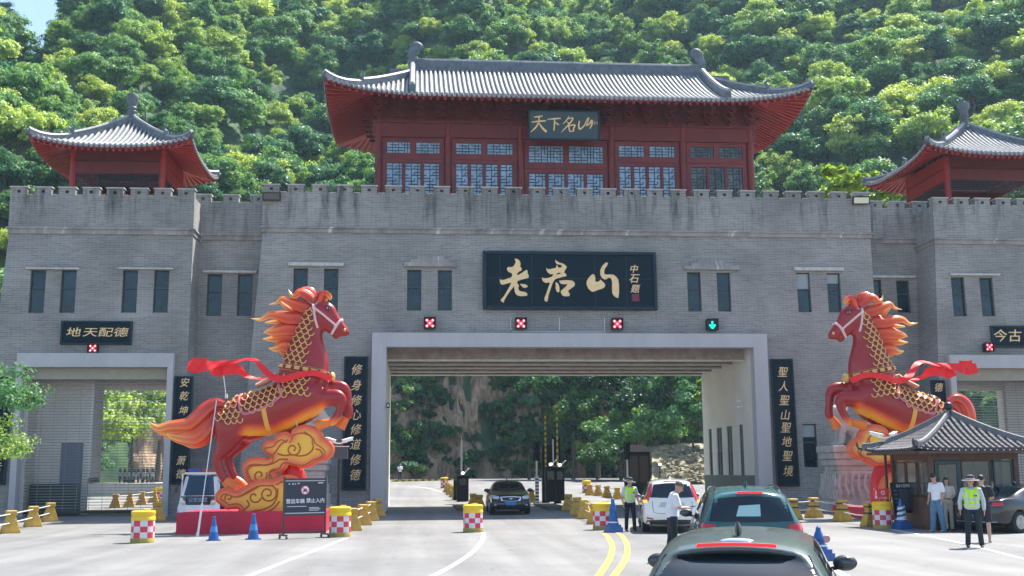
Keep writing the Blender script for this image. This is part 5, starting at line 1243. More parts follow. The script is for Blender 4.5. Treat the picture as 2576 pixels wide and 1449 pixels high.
# strokes in units of a 100 high character, origin at its centre
TIAN=[[(-28,-42,6),(0,-46,10),(24,-50,7)],[(-42,-12,5),(0,-18,10),(44,-22,8)],[(2,-44,6),(0,-10,9),(-20,22,9),(-48,48,3)],[(0,-12,5),(22,20,12),(48,44,14)]]
XIA=[[(-50,-34,6),(0,-40,11),(48,-44,9)],[(2,-38,8),(2,0,10),(-2,46,9)],[(6,-18,5),(22,-4,10),(34,4,10)]]
MING=[[(-2,-52,5),(-16,-28,8),(-40,-2,3)],[(-6,-36,6),(22,-40,9),(6,-10,9),(-24,22,8),(-50,50,3)],[(-14,-16,5),(-2,-6,8)],[(-4,8,7),(0,28,9),(4,44,8)],[(-2,8,6),(34,2,10),(28,24,10),(26,42,9)],[(2,44,6),(30,40,7)]]
SHAN=[[(-44,-22,9),(-48,10,10),(-40,30,10),(-14,8,7),(0,-22,7),(14,-42,9),(10,-18,7),(0,8,7)],[(0,10,6),(20,-4,8),(34,-26,12),(36,-4,10),(22,26,7)]]
u=pw/189
for st,cx,cy,s in ((TIAN,1351,315,0.44),(XIA,1392,314,0.36),(MING,1432,314,0.42),(SHAN,1477,313,0.42)):
    letters(pt_,brush(st,s*u),(cx-1418.5)*u,-(cy-315)*u,py_-0.01,'brush_character')
letters(pt_,textmesh('王铎',0.16,0.004),(1504-1418.5)*u,-(309-315)*u,py_,'signature_character')
# tower boards
def hboard(chars,pl,pr,pt,pb,Y,lab,xs,s=0.62,ratio=0.75):
    t,w,h,y=board('tower_board',pl,pr,pt,pb,Y,KB,lab,'sign',0.12,0.09)
    for c,x in zip(chars,xs): letters(t,textmesh(c,s*0.95,0.008,0.002,0.12),(x-(pl+pr)/2)*mpp(Y),0,y,'character',sx=1.12,sz=ratio)
hboard('地天配德',158,330,808,868,YL,'dark board with four gold characters over the portal with the shuttle cart',(188,228,265,302))
hboard('今古',2484,2660,818,877,YR,'dark board with gold running-script characters behind the tiled booth, cut by the picture edge',(2507,2547),0.66,1.0)
# vertical boards
def vboard(chars,pl,pr,pt,pb,Y,lab,ys,s=0.55,grp=None):
    t,w,h,y=board('couplet_board',pl,pr,pt,pb,Y,KB,lab,'sign',0.10,0.07); t.rotation_euler=(-math.atan(KB),0,0); c0=(pt+pb)/2
    for c,yy in zip(chars,ys): letters(t,textmesh(c,s*0.88,0.006,0.001,0.25),0.0,-(yy-c0)*mpp(Y),y,'character',sx=0.92)
    return t
YV=YM-0.02
vboard('修身修心修道修德',864,923,896,1231,YV,'tall dark board of eight gold characters between the left horse and the wide portal',(933,972,1010,1046,1082,1119,1157,1194),0.60)
vboard('聖人聖山聖地聖境',1943,2003,897,1227,YV,'tall dark board of eight gold characters right of the wide portal',(935,972,1008,1046,1078,1114,1150,1188),0.60)
vboard('安乾坤 萧德',436,481,948,1215,YL-0.02,'narrow dark vertical board behind the left horse tail',(967,1001,1037,1074,1120,1158) if False else (967,1000,1036,1080,1158,1190),0.5)
vboard('德',2347,2387,950,1230,YR-0.02,'narrow dark vertical board beside the portal behind the right horse rump',(973,),0.5)
vboard('示',-24,22,950,1215,YL-0.02,'narrow dark vertical board at the picture edge behind the leaning tree',(1172,),0.5)
# ------------------------------------------------------------------ lane signals
XRED=mat('signal_red_led',(0.8,0.02,0.04),0.4,emit=(1.0,0.02,0.05),estr=1.6); XHOT=mat('signal_red_led_core',(1,0.3,0.3),0.4,emit=(1.0,0.25,0.25),estr=2.0)
GRN=mat('signal_green_led',(0,0.6,0.5),0.4,emit=(0.0,1.0,0.75),estr=0.9); SIGK=mat('signal_housing',(0.01,0.012,0.015),0.5)
def signal(px,py,Y,s,kind,lab):
    a=at(px,py,Y,KB); t=empty('lane_signal',(a.x,a.y-0.3,a.z),lab,'lane signal','lane signals over the portals'); h=s*mpp(Y)/2
    mb=MB(); mb.box(-h,0,-h,h,0.28,h); mb.box(-h-0.02,-0.16,h,h+0.02,0.05,h+0.025); mb.box(-h-0.02,-0.10,-h,-h,0.0,h); mb.box(h,-0.10,-h,h+0.02,0.0,h); mb.build('housing',SIGK,t,smooth=False)
    g=MB(); r=h*0.66
    if kind=='x':
        for sg in (1,-1): g.bar((-r,-0.015-0.004*sg,-r*sg),(r,-0.015-0.004*sg,r*sg),h*0.42,0.012,up=(0,1,0))
        g.build('red_cross',XRED,t,smooth=False); c=MB()
        for x,z in ((0,0),(-.62,-.62),(.62,.62),(-.62,.62),(.62,-.62)): c.ball((x*r*1.25,-0.03,z*r*1.25),(h*0.17,0.012,h*0.17),8,6)
        c.build('lamp_cores',XHOT,t)
    else:
        g.bar((0,-0.018,r),(0,-0.018,-r*0.75),h*0.26,0.012,up=(0,1,0)); g.bar((0,-0.014,-r),(-r*0.85,-0.014,0),h*0.28,0.012,up=(0,1,0)); g.bar((0,-0.010,-r),(r*0.85,-0.010,0),h*0.28,0.012,up=(0,1,0)); g.build('green_arrow',GRN,t,smooth=False)
signal(1081,815,YM,28,'x','lit red cross signal farthest left above the wide portal')
signal(1309,816,YM,28,'x','lit red cross signal under the left part of the huge name board')
signal(1550,817,YM,28,'x','lit red cross signal under the right part of the huge name board')
signal(1788,819,YM,28,'a','lit green downward arrow signal above the wide portal')
signal(238,878,YL,22,'x','lit red cross signal below the four-character board on the left tower')
signal(2481,875,YR,22,'x','lit red cross signal below the board on the right tower')
# flood lights
def flood(px,py,Y,lab,col):
    a=at(px,py,Y); t=empty('floodlight',a,lab,'floodlight'); t.rotation_euler=(rad(12),0,rad(-4) if px>1000 else 0); mb=MB(); mb.box(-0.42,0,-0.20,0.42,0.12,0.20); mb.cbox((0,0.18,-0.05),(0.12,0.2,0.12)); mb.build('housing',BLACKM,t,smooth=False)
    g=MB(); g.box(-0.36,-0.012,-0.14,0.36,0,0.14); g.build('lens',mat('lens_'+col[0],col[1],0.3),t)
flood(683,494,YM+0.15,'black framed floodlight on the parapet at the middle block\'s left end',('dim',(0.10,0.10,0.09)))
flood(2167,504,YM+0.15,'black framed floodlight with pale lens on the parapet near the right tower',('cream',(0.75,0.70,0.50)))
# wall cameras in the portal
for py,lab in ((1010,'upper white camera on the portal inner wall'),(1024,'lower white camera on the portal inner wall')):
    y=YM+1.6; z=at(1870,py,y).z; t=empty('wall_camera',(mx1,y,z),lab,'camera','cameras on the portal inner wall'); mb=MB(); mb.bar((0,0,0),(-0.25,0,0.04),0.03,0.03); mb.bar((-0.20,0.1,0.05),(-0.42,-0.12,0.0),0.09,0.09); mb.build('camera_body',WHITE,t)
t=empty('entry_camera',at(975,1020,YM-0.2),'small dark camera box on the wide portal\'s left pillar edge','camera'); mb=MB(); mb.box(-0.06,-0.05,-0.12,0.10,0.1,0.10); mb.bar((0,0.1,0),(0,0.25,0),0.04,0.04); mb.build('housing',BLACKM,t); mb=MB(); mb.box(-0.02,-0.055,-0.05,0.06,-0.05,0.05); mb.build('lens',STEEL,t)
# ------------------------------------------------------------------ traffic barrels, blocks, cones
YELP=mat('barrel_yellow',(0.80,0.52,0.02),0.4,var=0.06); REDP=mat('reflective_red',(0.62,0.03,0.06),0.35,var=0.1,vscale=6); WHP=mat('reflective_white',(0.62,0.63,0.66),0.35,var=0.08,vscale=6); BASEY=mat('barrel_base_dirty_yellow',(0.34,0.27,0.05),0.6,var=0.25,vscale=5)
BLK=mat('block_yellow_paint',(0.50,0.30,0.045),0.6,var=0.25,vscale=5); BLKD=mat('block_black_band',(0.04,0.04,0.04),0.6); ROPE=mat('pale_rail',(0.62,0.60,0.55),0.5); BLUE=mat('cone_blue',(0.015,0.10,0.33),0.4,var=0.12,vscale=6); BLUEW=mat('cone_band_white',(0.6,0.65,0.72),0.35)
def barrel_src():
    t=empty('crash_barrel',(0,0,-50),'','barrel','red and white chequered crash barrels'); R=0.33; N=28
    mb=MB(); mb.lathe([(R+0.01,0),(R+0.01,0.10),(R,0.12),(R,0.135)],n=N); mb.build('base',BASEY,t)
    for nm,m,par in (('red_panels',REDP,0),('white_panels',WHP,1)):
        q=MB(); 
        for j in range(3):
            for i in range(10):
                if (i+j)%2!=par: continue
                z0=0.135+j*0.165; z1=z0+0.165; P=[]
                for k in range(4):
                    a=2*math.pi*(i+k/3)/10+0.2; P.append([(R*math.cos(a),R*math.sin(a),z0),(R*math.cos(a),R*math.sin(a),z1)])
                q.grid(P)
        q.build(nm,m,t)
    mb=MB(); mb.lathe([(R,0.63),(R+0.012,0.64),(R+0.012,0.72),(R-0.01,0.76),(R+0.012,0.80),(R+0.012,0.88),(R-0.04,0.91),(0.12,0.92),(0.0,0.925)],n=N); o=mb.build('yellow_lid',YELP,t)
    q=MB(); q.lathe([(0.09,0.92),(0.10,0.95),(0.0,0.955)],(0.1,0,0),n=12); q.build('filler_cap',YELP,o)
    return t
BS=barrel_src(); first=True
for px,py,s,rz,lab in ((358,1365,1.0,0.1,'chequered barrel standing alone left of the red plinth'),(855,1350,1.0,0.5,'chequered barrel at the right end of the red plinth'),(1190,1338,0.97,0.9,'chequered barrel alone in the road before the wide portal'),(1516,1332,0.97,0.3,'chequered barrel behind the tall blue cone'),(2222,1330,0.97,0.7,'chequered barrel carrying the small red sign by the booth'),(1118,1228,0.9,0.2,'far chequered barrel at the head of the block row left in the portal'),(1476,1240,0.9,1.2,'far chequered barrel in sunlight behind the right portal lane'),(400,1262,0.9,0.4,'far yellow barrel behind the rolling shutter')):
    p=gnd(px,py)
    if first: o=BS; o.location=p; o.rotation_euler=(0,0,rz); o['label']=lab; first=False
    else: o=place_copy(BS,p,rz,lab)
    o.scale=(s,s,s)
def block_src():
    t=empty('barrier_block',(0,0,-50),'','barrier block','yellow barrier blocks'); mb=MB()
    def ring(w,d,z): return [(-w,-d,z),(w,-d,z),(w,d,z),(-w,d,z)]
    lv=[(0.27,0.20,0),(0.27,0.20,0.05),(0.13,0.12,0.46),(0.125,0.115,0.50),(0.15,0.14,0.53),(0.15,0.14,0.66),(0.13,0.12,0.68)]
    vs=[v for l in lv for v in ring(*l)]; fs=[(i*4+j,i*4+(j+1)%4,(i+1)*4+(j+1)%4,(i+1)*4+j) for i in range(len(lv)-1) for j in range(4)]+[(3,2,1,0),tuple(range(len(vs)-4,len(vs)))]
    mb.add(vs,fs); o=mb.build('block_body',BLK,t,smooth=False); md=o.modifiers.new('b','BEVEL'); md.width=0.015; md.segments=2
    b=MB()
    for z0,z1 in ((0.555,0.60),(0.36,0.41)):
        k=lambda z:(0.152 if z>0.5 else 0.13+(0.46-z)/0.41*0.14+0.003); kd=lambda z:(0.142 if z>0.5 else 0.12+(0.46-z)/0.41*0.08+0.003)
        r0,r1=ring(k(z0),kd(z0),z0),ring(k(z1),kd(z1),z1); b.add(r0+r1,[(j,(j+1)%4,4+(j+1)%4,4+j) for j in range(4)])
    global BANDS; BANDS=b.mesh('black_bands',BLKD,False)
    return t
KS=block_src(); KF=[True]
def block(px,py,rz,lab,s=1.0):
    p=gnd(px,py)
    if KF[0]: o=KS; o.location=p; o.rotation_euler=(0,0,rz); o['label']=lab; KF[0]=False
    else: o=place_copy(KS,p,rz,lab)
    o.scale=(s,s,s); return p
def bands(o): link('black_bands',BANDS,o)
def rails(ps,lab,rz=0,sag=0.0,r=0.022,hs=(0.57,0.30)):
    for h,w in zip(hs,('upper','lower')):
        t=empty('barrier_rail',ps[0],lab%w,'rail','pale rails between barrier blocks')
        mb=MB()
        for a,b in zip(ps,ps[1:]):
            m=(a+b)/2+Vector((0,0,h-sag)); mb.tube([a+Vector((0,0,h)),m,b+Vector((0,0,h))],r,6)
        mb.build('rail',ROPE,t,world=True)
SC=1.10
def row(pts,labs,lab,rz,s=SC,sag=0.0,rail=True):
    ps=[block(x,y,rz,l,s) for (x,y),l in zip(pts,labs)]
    if rail: rails(ps,lab,sag=sag,hs=(0.57*s,0.30*s))
row([(-60,1362),(25,1341),(82,1325),(125,1312)],['yellow block at the picture\'s left edge, nearest of the shutter row','second yellow block of the row leading to the left shutter','third yellow block of the row leading to the left shutter','last yellow block before the left shutter'],'%s pale rail on the block row in front of the left shutter',0.5)
row([(416,1295),(395,1310)],['yellow block beside the left tower pillar','yellow block right behind the barrel left of the plinth'],'%s pale rail on the two blocks by the left tower pillar',0.5)
row([(885,1335),(912,1321),(932,1310),(950,1299)],['yellow block next to the barrel at the plinth\'s right end','second yellow block right of the plinth barrel','third yellow block right of the plinth barrel','yellow block against the wide portal\'s left pillar'],'%s pale rail on the short block row left of the wide portal',0.35)
row([(1520-22,1318),(1472,1305),(1452,1296),(1430,1284)],['yellow block just left of the barrel with the blue cone','second yellow block from the barrel with the blue cone','third yellow block from the barrel with the blue cone','yellow block touching the toll island'],'%s pale rail on the block row right of the black sedan',-0.35)
row([(1162,1262),(1150,1256),(1142,1250),(1133,1244),(1126,1238)],['far yellow block nearest the single toll cabinet','second far block from the single toll cabinet','middle far block of the left portal row','fourth far block of the left portal row','far block next to the head barrel in the left portal row'],'%s pale rail on the far block row left of the black sedan',-0.3,1.0)
row([(1484,1246),(1505,1247),(1527,1251),(1553,1256)],['far yellow block touching the sunlit barrel','second sunlit far block right of the barrel','third sunlit far block right of the barrel','sunlit far block behind the guard\'s shoulder'],'%s pale rail on the sunlit far block row',0.1,1.0)
row([(1995,1306),(2048,1302),(2120,1312),(2192,1324)],['yellow block partly behind the dark car\'s roof','yellow block standing alone before the stone pedestal','yellow block in front of the right plinth','black banded block touching the barrel with the red sign'],'%s pale rope rail on the block row left of the booth',0.15,1.15,0.03)
row([(290,1278),(325,1275),(356,1270),(386,1264)],['leftmost block behind the shutter','second block behind the shutter','third block behind the shutter','rightmost block behind the shutter'],'%s pale rail on the blocks behind the shutter',0.1,1.05)
for o in list(COL.objects):
    if o.name.startswith('barrier_block') and any(k in o['label'] for k in ('dark car','stone pedestal','right plinth','banded')): bands(o)
block(1190,1276,0.2,'small yellow block right behind the toll cabinet island'); block(1205,1280,0.6,'small yellow block behind the lone road barrel'); block(1337,1262,0.2,'yellow block between the black sedan and the toll island')
def cone_src():
    t=empty('traffic_cone',(0,0,-50),'','cone','blue traffic cones'); mb=MB(); mb.box(-0.19,-0.19,0,0.19,0.19,0.03); mb.lathe([(0.155,0.03),(0.15,0.07),(0.052,0.60),(0.045,0.66),(0.055,0.67),(0.055,0.70),(0.03,0.71)],n=20); mb.build('cone_body',BLUE,t)
    q=MB(); q.lathe([(0.118,0.255),(0.088,0.42)],n=20,cap=False); q.build('reflective_band',mat('cone_band_blue',(0.05,0.25,0.55),0.4),t); return t
CS=cone_src(); CF=[True]
def cone(px,py,s,lab,rz=0.3,tall=1.0):
    p=gnd(px,py)
    if CF[0]: o=CS; o.location=p; o.rotation_euler=(0,0,rz); o['label']=lab; CF[0]=False
    else: o=place_copy(CS,p,rz,lab)
    o.scale=(s,s,s*tall); return o
cone(537,1360,0.98,'small blue cone in front of the plinth, nearer the guy wire'); cone(637,1357,1.06,'small blue cone in front of the plinth, nearer the stand sign')
# tall stacked cone by the barrel
def tallcone(px,py,lab,h=1.05,white=False,rz=0.2):
    p=gnd(px,py); t=empty('traffic_cone',p,lab,'cone'); t.rotation_euler=(0,0,rz); mb=MB(); mb.box(-0.24,-0.24,0,0.24,0.24,0.16); mb.box(-0.20,-0.20,0.16,0.20,0.20,0.24); mb.lathe([(0.19,0.24),(0.17,0.3),(0.10,h*0.62),(0.13,h*0.64),(0.06,h*0.9),(0.05,h),(0.02,h+0.03)],n=20); o=mb.build('cone_body',BLUE,t)
    q=MB(); q.lathe([(0.185,0.30),(0.18,0.34)],n=20,cap=False); 
    if white:
        for i in range(3):
            z=0.34+i*0.16; P=[]
            for k in range(12):
                a=math.pi+math.pi*k/11; r=0.158-0.10*(z-0.34); P.append([(r*1.1*math.cos(a),r*1.1*math.sin(a),z+0.04*math.cos(a)),(r*1.03*math.cos(a),r*1.03*math.sin(a),z+0.08+0.04*math.cos(a))])
            q.grid(P)
    q.build('white_stripes',BLUEW,t)
tallcone(1543,1339,'tall blue stacked cone in front of the barrel by the yellow line'); tallcone(2269,1331,'blue cone with white slanted stripes beside the notice easel',0.95,True)
tallcone(2062,1410,'blue cone with a round red reflector behind the near dark car',0.70)
p=gnd(2062,1410); mb=MB(); mb.lathe([(0.075,-0.01),(0.085,0.0),(0.075,0.02),(0.0,0.025)],n=20); me=mb.mesh('reflector',mat('reflector_red_ring',(0.5,0.25,0.25),0.3)); me.transform(Matrix.Translation(p+Vector((0.14,-0.1,0.46)))@Matrix.Rotation(math.pi/2,4,'X')); o=link('round_reflector',me); tag(o,'round red reflector clipped to the cone behind the near dark car','reflector')
# ------------------------------------------------------------------ stand sign
p=gnd(765,1352); SW=2.9
p0=gnd(712,1356); p1=gnd(817,1352); t=empty('stand_sign',p0,'black framed stand sign forbidding commercial vehicles, in front of the plinth','sign'); ang=math.atan2((p1-p0).y,(p1-p0).x); t.rotation_euler=(0,0,ang); W=(p1-p0).length
hB=1.80; zp0=0.72; PM=mat('stand_sign_face',(0.015,0.022,0.045),0.35); FM=mat('stand_frame_brown',(0.05,0.035,0.04),0.4)
mb=MB(); 
for x in (0,W): mb.box(x-0.025,-0.025,0.12,x+0.025,0.025,hB+0.04); mb.bar((x,-0.30,0.11),(x,0.30,0.11),0.05,0.05)
mb.box(0.025,-0.02,0.16,W-0.025,0.02,0.21); mb.box(0.025,-0.03,zp0-0.05,W-0.025,0.03,zp0); mb.box(0.025,-0.03,hB-0.06,W-0.025,0.03,hB-0.01); mb.build('frame',FM,t,smooth=False)
for x in (0,W):
    for y in (-0.28,0.28): w=MB(); w.tube([(x-0.02,y,0.045),(x+0.02,y,0.045)],0.045,12); w.build('castor',BLACKM,t)
mb=MB(); mb.box(0.03,-0.012,zp0,W-0.03,0.012,hB-0.06); fo_=mb.build('sign_face',PM,t,smooth=False)
mb=MB(); mb.box(0.03,-0.022,hB-0.10,W-0.03,-0.014,hB-0.075); mb.box(0.03,-0.022,zp0+0.015,W-0.03,-0.014,zp0+0.045); mb.build('edge_strips',STEEL,t)
TXT=mat('white_text',(0.75,0.76,0.80),0.5)
def txt(root,s,size,x,z,y,m=None,wt=0.0,nm='text',sx=1.0): me=textmesh(s,size,0.002,wt); stand(me,(x,y,z),scl=(sx,1,1)); setmat(me,m or TXT); return link(nm,me,root)
sx_=W/105.0
def sp(px,py): return ((px-712.0)*sx_, zp0+(1297-py)*sx_*0.0+ (1294-py)/(1294-1218)*(hB-0.06-zp0))
mb=MB(); cx,cz=sp(764,1241); mb.lathe([(0.14,0),(0.14,0.006)],n=28); me=mb.mesh('s',None); stand(me,(cx,-0.016,cz)); setmat(me,REDP); link('no_cars_ring',me,t)
mb=MB(); mb.lathe([(0.115,0),(0.115,0.004)],n=28); me=mb.mesh('s',None); stand(me,(cx,-0.0235,cz)); setmat(me,TXT); io=link('no_cars_symbol',me,t)
mb=MB(); y=-0.03; mb.box(cx-0.07,y,cz-0.045,cx+0.07,y+0.003,cz); mb.box(cx-0.045,y,cz,cx+0.045,y+0.003,cz+0.045); mb.box(cx-0.065,y,cz-0.07,cx-0.04,y+0.003,cz-0.045); mb.box(cx+0.04,y,cz-0.07,cx+0.065,y+0.003,cz-0.045); mb.build('car_icon',PM,t,smooth=False)
mb=MB(); mb.bar((cx-0.085,-0.034,cz+0.085),(cx+0.085,-0.034,cz-0.085),0.022,0.004,up=(0,1,0)); mb.build('red_slash',REDP,t,smooth=False)
a=sp(740,1266); txt(t,'营运车辆',0.150,a[0],a[1],-0.016,wt=0.0015); a=sp(791,1265); txt(t,'禁止入内',0.150,a[0],a[1],-0.016,wt=0.0015)
mb=MB(); 
for (xa,ya,xb) in ((720,1277,768),(775,1280,800),(775,1283,804),(775,1286,800)): q0=sp(xa,ya); q1=sp(xb,ya); mb.box(q0[0],-0.016,q0[1]-0.007,q1[0],-0.0125,q0[1]+0.007)
for (xa,ya,xb) in ((722,1227,726),(731,1227,736),(738,1227,741),(745,1226,750),(797,1225,810)): q0=sp(xa,ya); q1=sp(xb,ya); mb.box(q0[0],-0.016,q0[1]-0.012,q1[0],-0.0125,q0[1]+0.012)
mb.build('small_print_lines',TXT,t,smooth=False)
# ------------------------------------------------------------------ camera poles
def campole(px,pyb,pyt,lab,boxs=1):
    p=gnd(px,pyb); zt=at(px,pyt,p.y).z; t=empty('camera_pole',p,lab,'camera pole','camera poles beside the portal'); mb=MB(); mb.cyl((0,0,0),(0,0,zt-p.z-0.1),0.05,0.045,12); mb.cyl((0,0,0),(0,0,0.35),0.11,0.11,12); mb.build('pole',BLACKM,t)
    H=zt-p.z; m=MB(); m.box(-0.16,-0.14,H-0.62,0.32,0.12,H-0.18); m.build('control_box',mat('box_blue_grey',(0.05,0.09,0.12),0.45),t); m=MB(); m.box(-0.20,-0.2,H-0.18,0.36,0.16,H-0.15); m.build('box_roof',WHITE,t)
    for sx in (-1,1):
        m=MB(); m.bar((0,0,H-0.05),(sx*0.30,-0.05,H+0.0),0.035,0.035); m.bar((sx*0.16,-0.24,H+0.02),(sx*0.45,0.08,H+0.12),0.12,0.11); m.bar((sx*0.14,-0.27,H+0.07),(sx*0.47,0.1,H+0.18),0.16,0.015); m.build('camera_head',WHITE,t)
campole(850,1322,1112,'black camera pole with two white cameras beside the left horse plinth'); campole(2237,1322,1098,'black camera pole with two white cameras beside the tiled booth')
# ------------------------------------------------------------------ notice easel, white board, red sign on the barrel
p0=gnd(2259,1331); p1=gnd(2322,1328); t=empty('notice_easel',p0,'black A-frame notice board with a white heading beside the booth','notice board'); L_=(p1-p0).length*0.96; hE=1.50
t.rotation_euler=(0,0,math.atan2((p1-p0).y,(p1-p0).x)); bk=rad(8)
mb=MB(); tl=lambda z:z*math.tan(bk)*1.0
def sl(x0,x1,z0,z1,th=0.03,o=0.0): return [(x0,tl(z0)+o,z0),(x1,tl(z0)+o,z0),(x1,tl(z0)+o+th,z0),(x0,tl(z0)+o+th,z0),(x0,tl(z1)+o,z1),(x1,tl(z1)+o,z1),(x1,tl(z1)+o+th,z1),(x0,tl(z1)+o+th,z1)]
mb.hex(sl(0,0.03,0,hE)); mb.hex(sl(L_-0.03,L_,0,hE)); mb.hex(sl(0.03,L_-0.03,hE-0.03,hE)); mb.hex(sl(0.03,L_-0.03,0.50,0.54)); mb.bar((0.1,0.55,0),(0.1,0.22,1.35),0.03,0.03); mb.bar((L_-0.1,0.55,0),(L_-0.1,0.22,1.35),0.03,0.03); mb.build('frame',BLACKM,t,smooth=False)
mb=MB(); mb.hex(sl(0.03,L_-0.03,0.54,hE-0.03,0.015,0.008)); mb.build('notice_panel',mat('notice_navy',(0.02,0.025,0.05),0.4),t,smooth=False)
me=textmesh('基本优惠政策',0.115,0.002,0.002); stand(me,(L_/2,tl(1.38)-0.004,1.38),rx=math.pi/2-bk); setmat(me,TXT); link('heading',me,t)
mb=MB()
for i in range(22):
    z=1.27-i*0.031; w=0.35+0.3*((i*37%10)/10.0); mb.hex(sl(L_*0.30,L_*0.30+w*L_*0.9,z,z+0.009,0.003,0.003))
for i in range(5): z=1.22-i*0.13; mb.hex(sl(L_*0.10,L_*0.22,z,z+0.03,0.003,0.003))
mb.build('small_print_lines',mat('grey_print',(0.25,0.27,0.36),0.5),t,smooth=False)
p=gnd(2335,1322); t=empty('leaning_board',p,'white sheet leaning behind the notice easel','board'); t.rotation_euler=(rad(-14),rad(12),0.2); mb=MB(); mb.box(-0.25,-0.01,0.0,0.22,0.01,0.95); mb.build('sheet',mat('sheet_white',(0.62,0.64,0.64),0.5),t); mb=MB(); 
for i in range(12): mb.box(-0.2,-0.013,0.85-i*0.06,0.16,-0.0105,0.858-i*0.06)
mb.build('small_print_lines',mat('grey_print2',(0.35,0.36,0.38),0.5),t)
pb=gnd(2222,1330); t=empty('small_red_sign',pb+Vector((0,0,0.90)),'small red sign with a white no-stopping mark on the barrel by the booth','sign'); t.rotation_euler=(0,0,0.05); mb=MB(); mb.box(-0.27,-0.02,0.03,0.25,0.02,0.40); mb.box(-0.05,-0.05,0,0.05,0.05,0.04); o=mb.build('sign_face',mat('sign_red',(0.75,0.03,0.04),0.4),t,smooth=False); md=o.modifiers.new('b','BEVEL'); md.width=0.012
mb=MB(); 
for i in range(20):
    a=2*math.pi*i/20; b=2*math.pi*(i+1)/20; mb.bar((0.05+0.065*math.cos(a),-0.024,0.27+0.065*math.sin(a)),(0.05+0.065*math.cos(b),-0.024,0.27+0.065*math.sin(b)),0.016,0.003,up=(0,1,0))
mb.bar((0.01,-0.024,0.31),(0.09,-0.024,0.23),0.016,0.003,up=(0,1,0)); mb.build('no_stopping_mark',TXT,t,smooth=False); txt(t,'上下车区',0.075,0.03,0.09,-0.024,nm='text'); mb=MB(); mb.box(-0.23,-0.024,0.08,-0.16,-0.021,0.18); mb.box(-0.215,-0.024,0.19,-0.175,-0.021,0.34); mb.build('bottle_icon',TXT,t,smooth=False)
# ------------------------------------------------------------------ toll lane equipment
DK=mat('cabinet_black',(0.008,0.010,0.014),0.6,spec=0.2); YB_=mat('arm_yellow',(0.55,0.45,0.03),0.5)
def island(pl,pr,pyb,pyt,lab):
    a=gnd(pl,pyb); b=gnd(pr,pyb); c=gnd((pl+pr)/2,pyt); o=MB(); o.box(a.x,a.y,gz(a.y)-0.05,b.x,min(c.y,a.y+7),gz(a.y)+0.16); x=o.build('toll_island',mat('kerb_concrete',(0.10,0.09,0.09),0.8,var=0.2),None,smooth=False); tag(x,lab,'traffic island')
island(1152,1186,1287,1262,'low concrete island under the single toll cabinet'); island(1380,1432,1284,1262,'low concrete island under the cluster of toll cabinets')
def cabinet(px,pyb,w,h,lab,lamp=True,d=0.5,grp='black toll cabinets'):
    p=gnd(px,pyb); p.z+=0.14; t=empty('toll_cabinet',p,lab,'toll cabinet',grp); mb=MB(); mb.box(-w/2,-d/2,0,w/2,d/2,h); o=mb.build('cabinet',DK,t,smooth=False); md=o.modifiers.new('b','BEVEL'); md.width=0.04; md.segments=3
    mb=MB(); mb.box(-w*0.32,-d/2-0.012,h*0.62,w*0.32,-d/2-0.001,h*0.86); mb.build('screen',GLASS,t)
    if lamp: 
        mb=MB(); mb.ball((0.0,-d/2,h+0.10),(0.09,0.06,0.07),10,8); mb.build('lamp',mat('lamp_white',(0.9,0.8,0.8),0.3,emit=(1,0.85,0.85),estr=2.0),t); mb=MB(); mb.bar((0.05,-0.1,h+0.05),(0.3,-0.35,h+0.34),0.09,0.03); mb.bar((0,0,h),(0.0,0,h+0.1),0.05,0.05); mb.build('lamp_arm',STEEL,t)
    return t
cabinet(1164,1268,0.62,1.40,'single black toll cabinet with a white lamp left of the black sedan'); cabinet(1385,1268,0.55,1.85,'black toll cabinet on the cluster\'s left side'); cabinet(1408,1266,0.50,1.80,'black toll cabinet on the cluster\'s right side')
for px,pyt,h,lab in ((1373,1040,0,'raised yellow and black barrier arm, the shorter one'),(1403,1010,0,'raised yellow and black barrier arm, the taller one')):
    p=gnd(px,1266); zt=at(px,pyt,p.y).z; t=empty('boom_gate',p,lab,'barrier arm','raised barrier arms'); mb=MB(); mb.box(-0.18,-0.15,0,0.18,0.25,1.1); mb.build('motor_box',DK,t); mb=MB(); n=26; H=zt-p.z; mb.mi=0
    for i in range(n): mb.mi=i%2; z0=1.0+(H-1.0)*i/n; mb.box(-0.05,-0.17,z0,0.05,-0.155,1.0+(H-1.0)*(i+1)/n)
    mb.build('arm',[YB_,mat('arm_dark_olive',(0.12,0.10,0.02),0.5)],t,smooth=False)
p=at(1060,1207,68); t=empty('boom_gate',(p.x,68,gz(68)),'lowered yellow barrier arm across the left portal lane','barrier arm'); a=at(985,1210,68); b=at(1150,1206,68); mb=MB()
for i in range(20): mb.mi=i%2; q0=a+(b-a)*(i/20); q1=a+(b-a)*((i+1)/20); mb.bar(q0,q1,0.04,0.10)
mb.build('arm',[YB_,mat('arm_dark_olive')],t,world=True,smooth=False); mb=MB(); q=b; mb.box(q.x-0.2,68.1,gz(68),q.x+0.2,68.5,q.z+0.1); mb.build('motor_box',DK,t,world=True)
